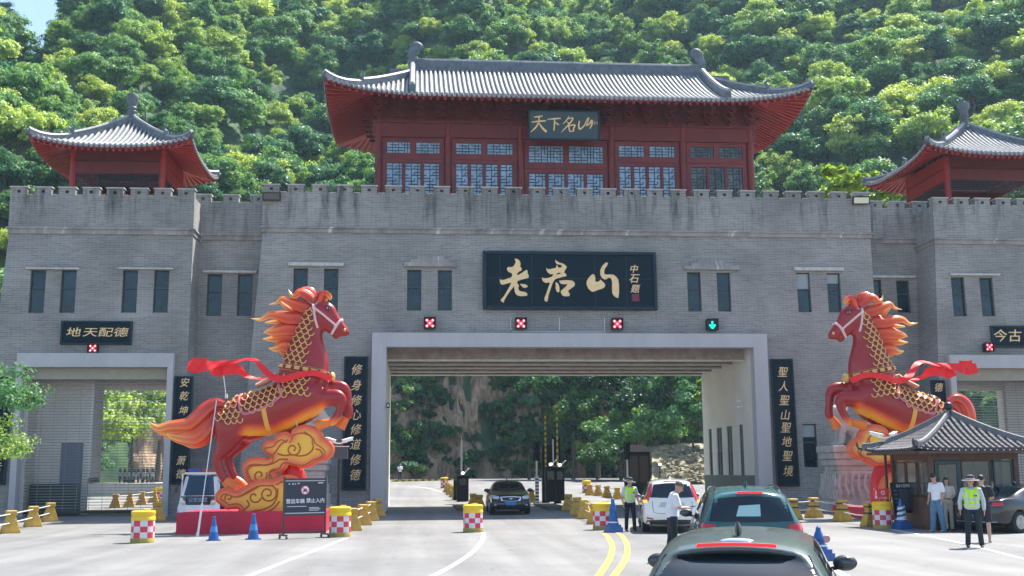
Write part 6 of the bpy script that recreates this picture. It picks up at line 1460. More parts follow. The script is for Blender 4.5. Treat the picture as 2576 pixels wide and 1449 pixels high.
def sigpost(px,pyb,pyt,lab,stripes=True,hood=3):
    p=gnd(px,pyb); zt=at(px,pyt,p.y).z; H=zt-p.z; t=empty('signal_post',p,lab,'signal post','lane signal posts in the portal'); mb=MB(); mb.cyl((0,0,0),(0,0,H-0.9),0.05,0.05,10); mb.build('post',STEEL,t)
    mb=MB(); mb.box(-0.17,-0.06,H-1.0,0.17,0.1,H); mb.build('signal_head',DK,t)
    for i in range(hood): mb=MB(); mb.tube([(0,-0.06,H-0.18-i*0.3),(0,-0.22,H-0.18-i*0.3)],0.12,14,cap=False); mb.build('visor',mat('visor_grey',(0.12,0.12,0.12),0.5),t)
    if stripes:
        mb=MB()
        for i in range(16): mb.mi=i%2; mb.box(-0.10,-0.09,i*0.09,0.10,-0.05,(i+1)*0.09)
        mb.build('striped_base',[BLACKM,WHP],t,smooth=False)
sigpost(1351,1268,1112,'signal post with a striped base left of the raised arms'); sigpost(1580,1258,1112,'signal post beside the dark sentry box behind the guard',False)
p=gnd(1393,1262); zt=at(1393,1100,p.y).z; t=empty('control_column',p,'tall black control column between the raised arms','control column'); mb=MB(); mb.box(-0.62,0,0,-0.10,0.4,zt-p.z-0.4); mb.box(-0.05,0.1,0,0.42,0.4,zt-p.z); mb.build('column',DK,t,smooth=False); mb=MB(); mb.box(-0.02,0.09,0.2,0.04,0.1,zt-p.z-0.1); mb.build('trim',STEEL,t)
p=at(1608,1190,70); zt=at(1608,1118,70).z; t=empty('sentry_box',(p.x,70,gz(70)),'dark sentry box behind the guard, seen through the portal','sentry box'); H=zt-gz(70); mb=MB(); mb.box(-0.7,0,0,0.7,1.3,H-0.45); mb.build('cabin',DK,t,smooth=False); mb=MB(); mb.hex([(-1.0,-0.3,H-0.45),(1.0,-0.3,H-0.45),(1.0,1.6,H-0.45),(-1.0,1.6,H-0.45),(-0.3,0.4,H),(0.3,0.4,H),(0.3,0.9,H),(-0.3,0.9,H)]); mb.build('roof',mat('sentry_roof',(0.012,0.012,0.014),0.9,spec=0.1),t,smooth=False)
for x0 in (-0.58,0.04): mb=MB(); mb.box(x0,-0.015,0.9,x0+0.52,-0.002,H-0.7); mb.build('window',mat('brownish_glass',(0.05,0.035,0.03),0.2),t)
p=gnd(1662,1262); t=empty('toll_lamp_post',p,'thin post with a white lamp above the white car roof','toll lamp'); z=at(1598+62,1168,p.y).z-p.z; mb=MB(); mb.cyl((0,0,0),(0,0,z),0.03,0.03,8); mb.build('post',DK,t); mb=MB(); mb.ball((0,-0.05,z),(0.08,0.05,0.07),10,8); mb.build('lamp',mat('lamp_white'),t)
for px,pyb,pyt,lab in ((1161,1250,1040,'thin grey pole standing behind the single toll cabinet'),):
    p=at(px,pyb,66); zt=at(px,pyt+60,66).z; t=empty('grey_pole',(p.x,66,gz(66)),lab,'pole'); mb=MB(); mb.cyl((0,0,0),(0,0,zt-gz(66)),0.06,0.05,10); mb.build('pole',STEEL,t); mb=MB(); mb.box(-0.1,-0.03,zt-gz(66)-0.15,0.1,0.03,zt-gz(66)); mb.build('sensor_head',DK,t)
# ------------------------------------------------------------------ stone guardians on pedestals
STN=mat('carved_stone',(0.46,0.43,0.40),0.85,var=0.25,vscale=2.5,bump=0.8,bscale=4)
def guardian(px,pyb,Y,w,pyp,lab,mir=1):
    p=at(px,pyb,Y); g0=gz(Y); zt=at(px,pyp,Y).z-g0; t=empty('stone_guardian',(p.x,Y,g0),lab,'stone sculpture','carved stone guardians on pedestals'); mb=MB(); W=w/2
    for z0,z1,k in ((0,0.18,1.12),(0.18,0.35,1.04),(0.35,0.50,0.96),(0.50,0.62,0.90)): mb.box(-W*k,-W*k,z0*zt,W*k,W*k,z0*zt+(z1-z0)*zt-0.001)
    mb.box(-W*0.84,-W*0.84,0.62*zt-0.3*zt+0.3*zt,W*0.84,W*0.84,0.70*zt); 
    for z0,z1,k in ((0.70,0.80,0.95),(0.80,0.90,1.03),(0.90,1.0,1.1)): mb.box(-W*k,-W*k,z0*zt,W*k,W*k,z1*zt-0.001)
    o=mb.build('pedestal',STN,t,smooth=False); md=o.modifiers.new('b','BEVEL'); md.width=0.03; md.segments=2
    rl=MB(); 
    for i in range(7):
        x=-W*0.85+W*1.7*i/6
        rl.tube([(x,-W*1.04,0.20*zt),(x+0.06*math.sin(i*2),-W*1.06,0.28*zt),(x-0.05,-W*1.0,0.40*zt),(x+0.04,-W*0.96,0.58*zt)],[0.05,0.09,0.07,0.05],6)
        rl.tube([(-W*1.04,x,0.20*zt),(-W*1.06,x+0.06,0.28*zt),(-W*1.0,x-0.05,0.40*zt),(-W*0.96,x+.04,0.58*zt)],[0.05,0.09,0.07,0.05],6)
    rl.build('carved_relief',STN,t)
    b=MB(); z=zt
    b.tube([(0.5*mir,0,z+0.1),(0.42*mir,0,z+0.55),(0.1*mir,0,z+0.85),(-0.25*mir,0,z+1.15)],[(0.42,0.40),(0.50,0.42),(0.42,0.38),(0.34,0.32)],12); b.ball((-0.42*mir,0,z+1.45),(0.40,0.36,0.38),12,10); b.ball((-0.75*mir,0,z+1.32),(0.22,0.22,0.18),10,8)
    for a in range(10): q=a*0.63; b.ball((-0.30*mir+0.30*math.cos(q)*0.6,0.34*math.sin(q),z+1.42+0.30*math.cos(q)),0.15,8,6)
    for s in (-1,1): b.tube([(-0.20*mir,s*0.24,z+1.0),(-0.38*mir,s*0.26,z+0.5),(-0.42*mir,s*0.26,z+0.05)],[0.18,0.15,0.14],10); b.ball((-0.50*mir,s*0.26,z+0.09),(0.22,0.15,0.11),8,6); b.ball((0.35*mir,s*0.36,z+0.25),(0.36,0.2,0.28),10,8); b.ball((0.02*mir,s*0.4,z+0.09),(0.24,0.13,0.1),8,6)
    b.tube([(0.8*mir,0,z+0.3),(0.98*mir,0,z+0.75),(0.85*mir,0,z+1.15),(0.95*mir,0,z+1.35)],[0.12,0.16,0.13,0.04],8)
    me=organic(b,0.045,4,STN); link('guardian_body',me,t)
guardian(2142,1262,50.0,2.0,1122,'pale carved stone guardian on a tall relief pedestal beneath the right horse forelegs'); guardian(772,1262,50.3,1.8,1135,'carved stone guardian on a pedestal half hidden behind the left golden clouds',-1)
# ------------------------------------------------------------------ tiled booth
WOOD=mat('brown_timber',(0.10,0.045,0.03),0.55,var=0.35,vscale=4); WOODL=mat('brown_timber_panel',(0.13,0.065,0.045),0.55,var=0.3,vscale=3); BT=mat('booth_tile',(0.13,0.12,0.125),0.75,var=0.3,vscale=6,bump=0.4,bscale=25); BR=mat('booth_ridge',(0.16,0.155,0.16),0.7,var=0.25,vscale=6); BRD=mat('booth_dark_trim',(0.03,0.035,0.045),0.5)
BGL=mat('booth_glass',(0.10,0.14,0.14),0.06,spec=0.9,alpha=0.55,coat=0.4)
bx0=gnd(2349,1334).x; by0=36.3; bx1=bx0+2.85; by1=by0+2.85; bcx=(bx0+bx1)/2; bcy=(by0+by1)/2
booth=empty('ticket_booth',(bcx,bcy,0),'small square timber booth with glass windows and grey tiled pyramid roof at the right','booth')
ez=2.52; az=3.72; ov=0.72; hx=1.425+ov
def rz_(f): return ez+(az-ez)*(0.62*(1-f)+0.38*(1-f)**2)     # f: 0 centre .. 1 eave
def RP(x,y,off=0): f=max(abs(x),abs(y))/hx; c=min(abs(x),abs(y))/hx; return Vector((bcx+x,bcy+y,rz_(f)+0.10*(c**5)*(f**5)+off))
mb=MB()
for sx,sy in ((0,-1),(0,1),(-1,0),(1,0)):
    P=[]
    for i in range(17):
        u=-1+2*i/16; r=[]
        for j in range(9):
            f=1-j/8; a=u*hx*f; b=hx*f; r.append(RP(a,sy*b,-0.01) if sy else RP(sx*b,a,-0.01))
        P.append(r)
    mb.grid(P)
mb.build('roof_skin',BT,booth,world=True)
t=MB(); dk=MB(); st=0.21; n=int(2*hx/st)
for i in range(n+1):
    a=-hx+0.06+(2*hx-0.12)*i/n
    for sx,sy in ((0,-1),(0,1),(-1,0),(1,0)):
        N=max(2,int((hx-abs(a))/0.20)); pts=[]; rs=[]
        for j in range(N+1):
            b=hx-(hx-abs(a))*j/N; p=RP(a,sy*b,0.03) if sy else RP(sx*b,a,0.03)
            pts+= [p,p+Vector((0,0,0.002))] if False else [p]; rs.append(0.062)
        # overlapping short tiles: each a little wider at its lower end
        for j in range(len(pts)-1):
            t.tube([pts[j],pts[j]+(pts[j+1]-pts[j])*1.04],[0.068,0.056],8)
        p=pts[0]; o=Vector((sx*0.012,sy*0.012,0)); dk.tube([p,p+o],[0.066,0.066],10)
t.build('roof_tiles',BT,booth,world=True); dk.build('tile_ends',BRD,booth,world=True)
for sx in (-1,1):
    for sy in (-1,1):
        pts=[RP(sx*hx*f,sy*hx*f,0.0) for f in [i/14*1.02 for i in range(15)]]; h=MB()
        for i in range(14):
            a,b=pts[i],pts[i+1]; d=b-a; s=Vector((-d.y,d.x,0)).normalized()*0.075; l=Vector((0,0,-0.04)); u=Vector((0,0,0.16)); h.hex([a-s+l,b-s+l,b+s+l,a+s+l,a-s+u,b-s+u,b+s+u,a+s+u])
        o=h.build('hip_ridge',BR,booth,world=True,smooth=False); h=MB(); h.tube([p+Vector((0,0,0.17)) for p in pts],0.06,8); h.build('ridge_cap',BR,o,world=True)
        e=pts[-1]; v=Vector((sx,sy,0))*0.7071; h=MB(); h.tube([e-v*0.35+Vector((0,0,0.05)),e+Vector((0,0,0.02)),e+v*0.16+Vector((0,0,0.05)),e+v*0.22+Vector((0,0,0.17)),e+v*0.21+Vector((0,0,0.27))],[0.05,0.06,0.055,0.045,0.02],8); h.build('upturned_tip',BRD,o,world=True)
mb=MB(); mb.lathe([(0.10,0),(0.15,0.10),(0.08,0.16),(0.07,0.2)],(bcx,bcy,az),16); mb.ball((bcx,bcy,az+0.30),0.15,16,12); mb.build('finial_ball',mat('finial_black',(0.015,0.015,0.02),0.4),booth,world=True)
mb=MB(); 
for s in (-1,1): mb.box(bcx-hx+0.05,bcy+s*(hx-0.05)-0.03,ez-0.10,bcx+hx-0.05,bcy+s*(hx-0.05)+0.03,ez-0.015); mb.box(bcx+s*(hx-0.05)-0.03,bcy-hx+0.09,ez-0.10,bcx+s*(hx-0.05)+0.03,bcy+hx-0.09,ez-0.015)
mb.add([(bcx-hx+.05,bcy-hx+.05,ez-0.05),(bcx+hx-.05,bcy-hx+.05,ez-0.05),(bcx+hx-.05,bcy+hx-.05,ez-0.05),(bcx-hx+.05,bcy+hx-.05,ez-0.05)],[(0,3,2,1)]); mb.build('eave_boards',WOOD,booth,world=True,smooth=False)
# walls: sill panel, posts, beams, windows
for x in (bx0,bx1):
    for y in (by0,by1): q=MB(); q.box(x-0.08,y-0.08,0,x+0.08,y+0.08,ez-0.05); q.build('corner_post',WOOD,booth,world=True,smooth=False)
q=MB()
for y in (by0,by1): q.box(bx0+.08,y-0.06,2.22,bx1-.08,y+0.06,2.45)
for x in (bx0,bx1): q.box(x-0.06,by0+.08,2.22,x+0.06,by1-.08,2.45)
q.build('top_beam',WOOD,booth,world=True,smooth=False)
q=MB(); sill=1.02
for y in (by1,): q.box(bx0+.08,y-0.04,0,bx1-.08,y+0.04,sill)
for x in (bx0,bx1): q.box(x-0.04,by0+.08,0,x+0.04,by1-.08,sill)
q.box(bx0+1.05,by0-0.04,0,bx1-.08,by0+0.04,sill); q.build('sill_panel',WOODL,booth,world=True,smooth=False)
def pane(x0,x1,y0,y1,z0,z1,fr=0.05,m=BGL,fm=WOOD,nm='window'):
    f=MB(); 
    if abs(x1-x0)>0.01: 
        y=y0; f.box(x0,y-0.03,z0,x0+fr,y+0.03,z1); f.box(x1-fr,y-0.03,z0,x1,y+0.03,z1); f.box(x0+fr,y-0.03,z0,x1-fr,y+0.03,z0+fr); f.box(x0+fr,y-0.03,z1-fr,x1-fr,y+0.03,z1)
    else:
        x=x0; f.box(x-0.03,y0,z0,x+0.03,y0+fr,z1); f.box(x-0.03,y1-fr,z0,x+0.03,y1,z1); f.box(x-0.03,y0+fr,z0,x+0.03,y1-fr,z0+fr); f.box(x-0.03,y0+fr,z1-fr,x+0.03,y1-fr,z1)
    o=f.build(nm,fm,booth,world=True,smooth=False); g=MB()
    if abs(x1-x0)>0.01: g.box(x0+fr,y0-0.004,z0+fr,x1-fr,y0+0.004,z1-fr)
    else: g.box(x0-0.004,y0+fr,z0+fr,x0+0.004,y1-fr,z1-fr)
    g.build('pane',m,o,world=True,smooth=False)
TEAL=mat('teal_door_frame',(0.02,0.05,0.06),0.45)
pane(bx0+0.14,bx0+1.0,by0,by0,0.05,2.2,0.13,fm=TEAL,nm='door'); pane(bx0+1.02,bx0+2.0,by0,by0,sill+.02,2.2,0.04); pane(bx0+2.10,bx1-0.1,by0,by0,sill+.02,2.2,0.05,fm=TEAL)
for i in range(3): y=by0+0.1+i*0.9; pane(bx0,bx0,y,y+0.84,sill+.02,2.2,0.06)
for i in range(3): y=by0+0.1+i*0.9; pane(bx1,bx1,y,y+0.84,sill+.02,2.2,0.06)
for i in range(3): x=bx0+0.1+i*0.9; pane(x,x+0.84,by1,by1,sill+.02,2.2,0.06)
q=MB(); q.box(bx0+1.4,by0+1.2,0.02,bx1-0.5,by0+1.8,0.95); q.build('counter',mat('counter_grey',(0.2,0.2,0.2),0.5),booth,world=True)
for (y,z,c) in ((by0+1.05,1.35,(0.75,0.66,0.25)),(by0+0.28,1.32,(0.72,0.68,0.3))):
    q=MB(); q.box(bx0+0.05,y,z-0.25,bx0+0.055,y+0.32,z+0.2); q.build('poster',mat('poster_%d'%int(z*100),c,0.6,var=0.4,vscale=9),booth,world=True)
# ------------------------------------------------------------------ electric patrol shuttle
p=gnd(497,1303); p=Vector((at(497,1290,48.0).x,48.0,gz(48))); t=empty('patrol_shuttle',p,'white electric patrol shuttle with dark panoramic windscreen behind the red plinth','shuttle')
CW=mat('cart_white',(0.75,0.76,0.77),0.25,coat=0.5)
w=0.9
def prof(y_of_z,ws): return [[(s*ww,y,z) for s in (-1,-0.6,0,0.6,1)] for (y,z),ww in zip(y_of_z,ws)]
# front shell bent in plan
def shell(rows,m,nm,ex=0.0):
    q=MB(); P=[]
    for (y,z,ww) in rows: P.append([(ww*s,y+ (s**4)*0.30-ex,z) for s in np.linspace(-1,1,11)])
    q.grid(P); return q.build(nm,m,t)
shell([(-0.05,0.22,0.80),(-0.12,0.34,0.84),(-0.08,0.52,0.84),(0.0,0.62,0.82),(0.10,0.98,0.78),(0.42,1.72,0.66),(0.55,1.86,0.60)],CW,'front_shell')
shell([(0.02,0.62,0.77),(0.09,0.97,0.755)],mat('cart_dark_panel',(0.01,0.02,0.04),0.2,coat=0.5),'front_panel',0.03)
shell([(0.12,1.0,0.75),(0.46,1.80,0.60)],mat('cart_glass',(0.02,0.045,0.075),0.15,spec=0.5),'windscreen',0.03)
txt(t,'公安巡逻',0.19,0,0.81,-0.03,nm='text',m=mat('cart_text_blue_grey',(0.35,0.42,0.52),0.5))
q=MB(); q.box(-0.66,0.5,1.84,0.66,3.6,1.92); q.build('roof',CW,t); q=MB(); q.box(-0.76,0.35,0.3,0.76,3.6,0.42); q.box(-0.6,1.2,0.42,0.6,1.7,0.85); q.box(-0.6,1.65,0.85,0.6,1.75,1.3); q.box(-0.6,2.4,0.42,0.6,2.9,0.85); q.box(-0.6,2.85,0.85,0.6,2.95,1.3); q.build('deck_and_seats',BLACKM,t,smooth=False)
for x in (-0.76,0.76):
    for y,yy in ((0.55,0.35),(2.0,2.0),(3.5,3.5)): q=MB(); q.bar((x,yy,0.4),(x*0.97,y,1.88),0.05,0.05); q.build('pillar',CW,t)
for x in (-0.6,0.6):
    q=MB(); q.ball((x,0.02,0.72),(0.11,0.06,0.09),10,8); q.build('headlight',mat('headlight_warm',(0.8,0.65,0.5),0.2),t)
    for y in (0.75,3.0): q=MB(); q.tube([(x+math.copysign(0.1,x)-0.08,y,gz(48)*0+0.28),(x+math.copysign(0.1,x)+0.08,y,0.28)],0.28,18); q.build('wheel',BLACKM,t)
q=MB(); q.box(-0.55,0.6,1.95,-0.02,0.85,2.05); q.build('blue_light_bar',mat('light_bar_blue',(0.02,0.04,0.35),0.2),t); q=MB(); q.box(0.02,0.6,1.95,0.55,0.85,2.05); q.build('red_light_bar',mat('light_bar_red',(0.4,0.02,0.02),0.2),t)
for x in (-0.9,0.9): q=MB(); q.box(x-0.06,0.18,1.12,x+0.06,0.24,1.32); q.bar((x,0.2,1.3),(x*0.8,0.4,1.6),0.02,0.02); q.build('side_mirror',BLACKM,t)
q=MB(); q.bar((-0.5,0.07,0.99),(0.45,0.09,1.06),0.02,0.02); q.build('wiper',BLACKM,t)
# ------------------------------------------------------------------ scooters parked behind the left shutter
sc0=None
for i in range(8):
    px=302+i*11.5; p=Vector((at(px,1190,84).x,84,gz(84)+0.75))
    if sc0 is None:
        sc0=empty('scooter',p,'','scooter','scooters parked in a row behind the shutter'); m=MB(); m.bar((0,-0.5,0.35),(0,0.5,0.5),0.25,0.3); m.box(-0.13,-0.1,0.55,0.13,0.6,0.72); m.bar((0,-0.45,0.3),(0,-0.3,1.05),0.16,0.16); m.build('scooter_body',mat('scooter_paint',(0.35,0.37,0.42),0.3,coat=0.5),sc0)
        for y in (-0.6,0.6): m=MB(); m.tube([(-0.05,y,0.25),(0.05,y,0.25)],0.25,14); m.build('wheel',BLACKM,sc0)
        m=MB(); m.bar((-0.32,-0.3,1.05),(0.32,-0.3,1.05),0.05,0.05); m.box(-0.1,-0.5,0.75,0.1,-0.42,0.95); m.build('handlebar',BLACKM,sc0); sc0['label']='x'; s=sc0
    else: s=place_copy(sc0,p,0.3,'x')
    s.rotation_euler=(0,0,0.25+0.1*math.sin(i*3)); s['label']='grey scooter number %s in the row behind the rolling shutter'%(['one','two','three','four','five','six','seven','eight'][i])
    s['label']='grey scooter parked in the row behind the rolling shutter'
a=at(250,1218,83); b=at(425,1218,86); q=MB(); q.box(a.x-2,80.5,gz(80)-0.1,b.x+1,90,gz(84)+0.75); o=q.build('raised_terrace',mat('pale_terrace',(0.45,0.44,0.42),0.8,var=0.1),smooth=False); tag(o,kind='structure')
# ------------------------------------------------------------------ cars
CAR={}
def paint(n,c,r=0.25,coat=1.0): return mat(n,c,r,coat=coat*(0.55 if c[0]<0.2 else 1),spec=0.4)
CGL=mat('car_glass',(0.004,0.010,0.016),0.04,spec=0.55,coat=0.35); TYRE=mat('tyre_rubber',(0.018,0.018,0.02),0.8); RIM=mat('alloy_rim',(0.42,0.43,0.45),0.3,metal=0.8); TRIM=mat('car_black_trim',(0.014,0.015,0.017),0.5); CHR=mat('chrome',(0.65,0.66,0.68),0.12,metal=1.0)
TLR=mat('tail_light_red',(0.50,0.008,0.015),0.12,coat=1.0); TLA=mat('tail_light_lit',(0.8,0.3,0.02),0.3,emit=(1.0,0.25,0.03),estr=1.3); BRK=mat('brake_bar_lit',(0.8,0.02,0.03),0.3,emit=(1.0,0.02,0.03),estr=0.7); SEAM=mat('panel_seam',(0.02,0.022,0.025),0.5); PLB=mat('plate_blue',(0.02,0.16,0.45),0.35)
def car(name,label,kind,body,L=4.6,W=1.88,H=1.66,belt=0.98,rail=False,steep=0.25,spoil=True,hood=0.92,rows=None,drop=0.0):
    t=empty(name,(0,0,0),label,'car'); w=W/2; yr=-L/2; yf=L/2
    # each station: list over k of (half width, y, z); k: sill, low, mid, shoulder, belt, upper, roof edge, roof centre
    def st(y,hs,wf=1.0,roof=None,rw=0.66,dy=(0,0,0,0,0,0,0,0),sh=None):
        b=sh or belt; r=H if roof is None else roof
        zz=[0.24,0.30,0.58,b-0.10,b,(b*0.35+r*0.65),r-0.045,r]; ww=[w*.90,w*.97*wf,w*wf,w*.985*wf,w*.93*wf,w*(rw+.10)*wf,w*rw*wf,0.0]
        if hs is not None: zz[4:]=[hs-0.02,hs,hs+0.015,hs+0.025]; zz[3]=min(zz[3],hs-0.08); zz[2]=min(zz[2],hs-0.2); ww[4:]=[w*.93*wf,w*.80*wf,w*.5*wf,0.0]
        return [(a,y+d,z) for a,d,z in zip(ww,dy,zz)]
    if kind=='suv':
        S=[st(yr,None,0.93,H-0.10-drop,0.60,(0.06,0.0,-0.02,0.03,0.06,steep*0.62,steep,steep*0.93)),st(yr+0.22,None,0.985,H-0.055-drop*0.8,0.64,(0,0,0,0,0,.12,.2,.2)),st(yr+0.9,None,1.0,H-0.01-drop*0.3,0.68),st(yr+1.8,None,1.0,H,0.69),st(yr+2.55,None,1.0,H-0.03,0.67),st(yf-1.62,None,1.0,H-0.10,0.64,(0,0,0,0,0,0.05,0,0)),st(yf-1.08,hood+0.06,1.0),st(yf-0.55,hood,0.97),st(yf-0.12,hood-0.09,0.92,dy=(0,0,0,0,0,-0.03,-0.03,-0.03)),st(yf,hood-0.24,0.84,dy=(-0.05,0,0.02,0,-0.06,-0.10,-0.08,-0.06))]
    else:
        S=[st(yr,belt+0.02,0.90,dy=(0.08,0.02,0,0.03,0.06,0.10,0.08,0.06)),st(yr+0.25,belt+0.10,0.97),st(yr+0.72,belt+0.13,1.0),st(yr+1.25,None,1.0,H-0.12,0.60,(0,0,0,0,-0.10,0.05,0.12,0.12)),st(yr+1.85,None,1.0,H-0.01,0.64),st(yr+2.55,None,1.0,H,0.65),st(yf-1.75,None,1.0,H-0.10,0.62,(0,0,0,0,0.10,0.0,-0.05,-0.05)),st(yf-1.15,hood+0.08,1.0),st(yf-0.6,hood+0.02,0.97),st(yf-0.14,hood-0.08,0.92),st(yf,hood-0.22,0.84,dy=(-0.06,0,0.02,0,-0.05,-0.09,-0.08,-0.06))]
    mb=MB(); n=len(S); K=8
    def vid(i,k,s): return (i*K+k)*2+(0 if s>0 else 1)
    vs=[]
    for r in S:
        for (a,y,z) in r: vs += [(a,y,z),(-a,y,z)]
    fs=[]
    for i in range(n-1):
        for k in range(K-1):
            fs.append((vid(i,k,1),vid(i+1,k,1),vid(i+1,k+1,1),vid(i,k+1,1))); fs.append((vid(i,k,-1),vid(i,k+1,-1),vid(i+1,k+1,-1),vid(i+1,k,-1)))
        fs.append((vid(i,0,1),vid(i,0,-1),vid(i+1,0,-1),vid(i+1,0,1)))
    # ends: rows joined across with two inner columns
    for i,sg in ((0,1),(n-1,-1)):
        base=len(vs); bul=0.07*sg
        for k in range(K-1):
            a,y,z=S[i][k]; vs += [(a*0.5,y-bul*0.75,z),(-a*0.5,y-bul*0.75,z)]
        for k in range(K-2):
            q=[vid(i,k,1),base+2*k,base+2*k+1,vid(i,k,-1)]; q2=[vid(i,k+1,1),base+2*k+2,base+2*k+3,vid(i,k+1,-1)]
            for j in range(3): f=(q[j],q2[j],q2[j+1],q[j+1]); fs.append(f)
        k=K-2; top=vid(i,K-1,1); q=[vid(i,k,1),base+2*k,base+2*k+1,vid(i,k,-1)]
        for j in range(3): fs.append((q[j],top,q[j+1]))
    mb.add(vs,fs); me=subsurf(mb,2,[body,TRIM])
    # wheel arches by cutting discs
    o=link('body',me,t); wr=0.345 if kind=='suv' else 0.325; wy=(yr+0.86,yf-0.90)
    for y in wy:
        c=MB(); c.tube([(-w-0.3,y,wr),(w+0.3,y,wr)],wr+0.055,28); cm=c.mesh('cut',None); co_=link('cut',cm); md=o.modifiers.new('c','BOOLEAN'); md.object=co_; md.solver='EXACT'
        nm=evalmesh(o); o.modifiers.clear(); o.data=nm; bpy.data.objects.remove(co_)
    me=o.data; me.materials.clear(); me.materials.append(body)
    bv=bvh_of(me); c=MB(); c.box(-w+0.28,yr+0.4,0.2,w-0.28,yf-0.4,0.75); c.build('underbody',TRIM,t)
    for y in wy:
        for s in (-1,1):
            q=MB(); q.tube([(s*(w-0.26),y,wr),(s*(w-0.25),y,wr),(s*(w-0.05),y,wr),(s*(w-0.02),y,wr)],[wr-0.04,wr,wr,wr-0.03],28); wo=q.build('wheel',TYRE,t)
            q=MB(); X=s*(w-0.005); q.tube([(X-s*0.03,y,wr),(X,y,wr)],[wr*0.66,wr*0.64],24); 
            for k in range(10): a=2*math.pi*k/10; q.bar((X,y+0.04*math.cos(a),wr+0.04*math.sin(a)),(X,y+wr*0.6*math.cos(a),wr+wr*0.6*math.sin(a)),0.035,0.03)
            q.build('rim',RIM,wo)
    def patch(nm,lo,hi,d,off,m,par=None,nn=10,mm=6):
        """lo, hi: polylines of (u,z) across; d: direction looked along: 'r','f' (x,z) or 'l','s' (y,z)"""
        q=MB(); P=[]; lo=crom(lo,4) if len(lo)>2 else [np.array(lo[0])+(np.array(lo[1])-np.array(lo[0]))*i/nn for i in range(nn+1)]; hi=crom(hi,4) if len(hi)>2 else [np.array(hi[0])+(np.array(hi[1])-np.array(hi[0]))*i/(len(lo)-1) for i in range(len(lo))]
        N=len(lo); hi=[hi[int(round(i*(len(hi)-1)/(N-1)))] for i in range(N)]
        D={'r':Vector((0,1,0)),'f':Vector((0,-1,0)),'l':Vector((1,0,0)),'s':Vector((-1,0,0)),'t':Vector((0,0,-1))}[d]
        for i in range(N):
            row=[]
            for j in range(mm+1):
                u,z=lo[i]+(hi[i]-lo[i])*j/mm
                if d in 'rf': src=Vector((u,-5 if d=='r' else 5,z))
                elif d=='t': src=Vector((u,z,5))
                else: src=Vector((-5 if d=='l' else 5,u,z))
                h=bv.ray_cast(src,D)
                if h[0] is None: row.append(None); continue
                row.append(h[0]+h[1]*off)
            P.append(row)
        idx={}; V=[]; Fs=[]
        for i in range(N):
            for j in range(mm+1):
                if P[i][j] is not None: idx[(i,j)]=len(V); V.append(P[i][j])
        for i in range(N-1):
            for j in range(mm):
                ks=[(i,j),(i+1,j),(i+1,j+1),(i,j+1)]
                if all(k in idx for k in ks): 
                    mx=max((P[a][b]-P[c_][e]).length for (a,b) in ks for (c_,e) in ks)
                    if mx<0.5: Fs.append(tuple(idx[k] for k in ks))
        if Fs: q.add(V,Fs); return q.build(nm,m,par or t)
    def sym(nm,lo,hi,d,off,m,**k):
        patch(nm,lo,hi,d,off,m,**k); patch(nm,[(-u,z) for u,z in lo],[(-u,z) for u,z in hi],d,off,m,**k)
    def line(nm,pts,d,r,off,m,par=None):
        q=MB(); P=[]
        D={'r':Vector((0,1,0)),'f':Vector((0,-1,0)),'l':Vector((1,0,0)),'s':Vector((-1,0,0)),'t':Vector((0,0,-1))}[d]
        for u,z in crom(pts,5):
            src=Vector((u,-5 if d=='r' else 5,z)) if d in 'rf' else (Vector((u,z,5)) if d=='t' else Vector((-5 if d=='l' else 5,u,z)))
            h=bv.ray_cast(src,D)
            if h[0] is not None: P.append(h[0]+h[1]*off)
        if len(P)>2: q.tube(P,r,6); return q.build(nm,m,par or t)
    # side glass
    for d in 'ls':
        if kind=='suv': a,b,c_=yr+0.62,yf-1.62,yf-1.30
        else: a,b,c_=yr+1.30,yf-1.85,yf-1.45
        rt=H-0.13
        sp_=[(a+0.02,0.0),(yr+1.55 if kind=='suv' else yr+2.1,0.0),(yr+2.5 if kind=='suv' else yr+2.85,0.0)]
        xs=[a,(a+ (yr+1.45 if kind=='suv' else yr+2.0))/2 if False else (yr+1.42 if kind=='suv' else yr+2.02),(yr+2.45 if kind=='suv' else yr+2.92),c_]
        for i in range(3):
            x0,x1=xs[i]+0.03,xs[i+1]-0.03
            top0=rt-(0.12 if (i==0 and kind!='suv') else 0.04 if i==0 else 0); top1=rt if i<2 else belt+0.10
            hi=[(x0+(0.22 if i==0 else 0.0),top0),(x1,top1)] if i<2 else [(x0,rt),(x0+(x1-x0)*0.35,rt-0.02),(x1,belt+0.06)]
            lo=[(x0,belt+0.03),(x1,belt+0.03)] if i<2 else [(x0,belt+0.03),((x0+x1)/2,belt+0.03),(x1,belt+0.03)]
            patch('side_window',lo,hi,d,0.006,CGL)
        for x in xs[1:3]: line('door_seam',[(x,0.35),(x-0.02,0.65),(x,belt)],d,0.006,0.001,SEAM)
        line('door_seam',[(c_+0.05,0.35),(c_+0.06,0.6),(c_,belt)],d,0.006,0.001,SEAM); line('sill_trim',[(yr+1.35,0.30),(0,0.29),(yf-1.35,0.30)],d,0.03,0.0,TRIM)
        line('window_trim',[(a,belt+0.015),(0,belt+0.015),(c_,belt+0.015)],d,0.010,0.004,CHR if kind!='suv' else TRIM)
        for x in (xs[1]+0.25,xs[2]+0.25): line('door_handle',[(x-0.09,belt-0.12),(x,belt-0.115),(x+0.09,belt-0.12)],d,0.014,0.02,body)
        s=-1 if d=='l' else 1; q=MB(); q.ball((s*(w+0.06),c_-0.22,belt+0.08),(0.125,0.07,0.080),14,10); q.bar((s*(w-0.12),c_-0.20,belt+0.01),(s*(w+0.03),c_-0.22,belt+0.04),0.05,0.04); mo=q.build('door_mirror',TRIM if kind=='suv' and name!='white_suv' else body,t)
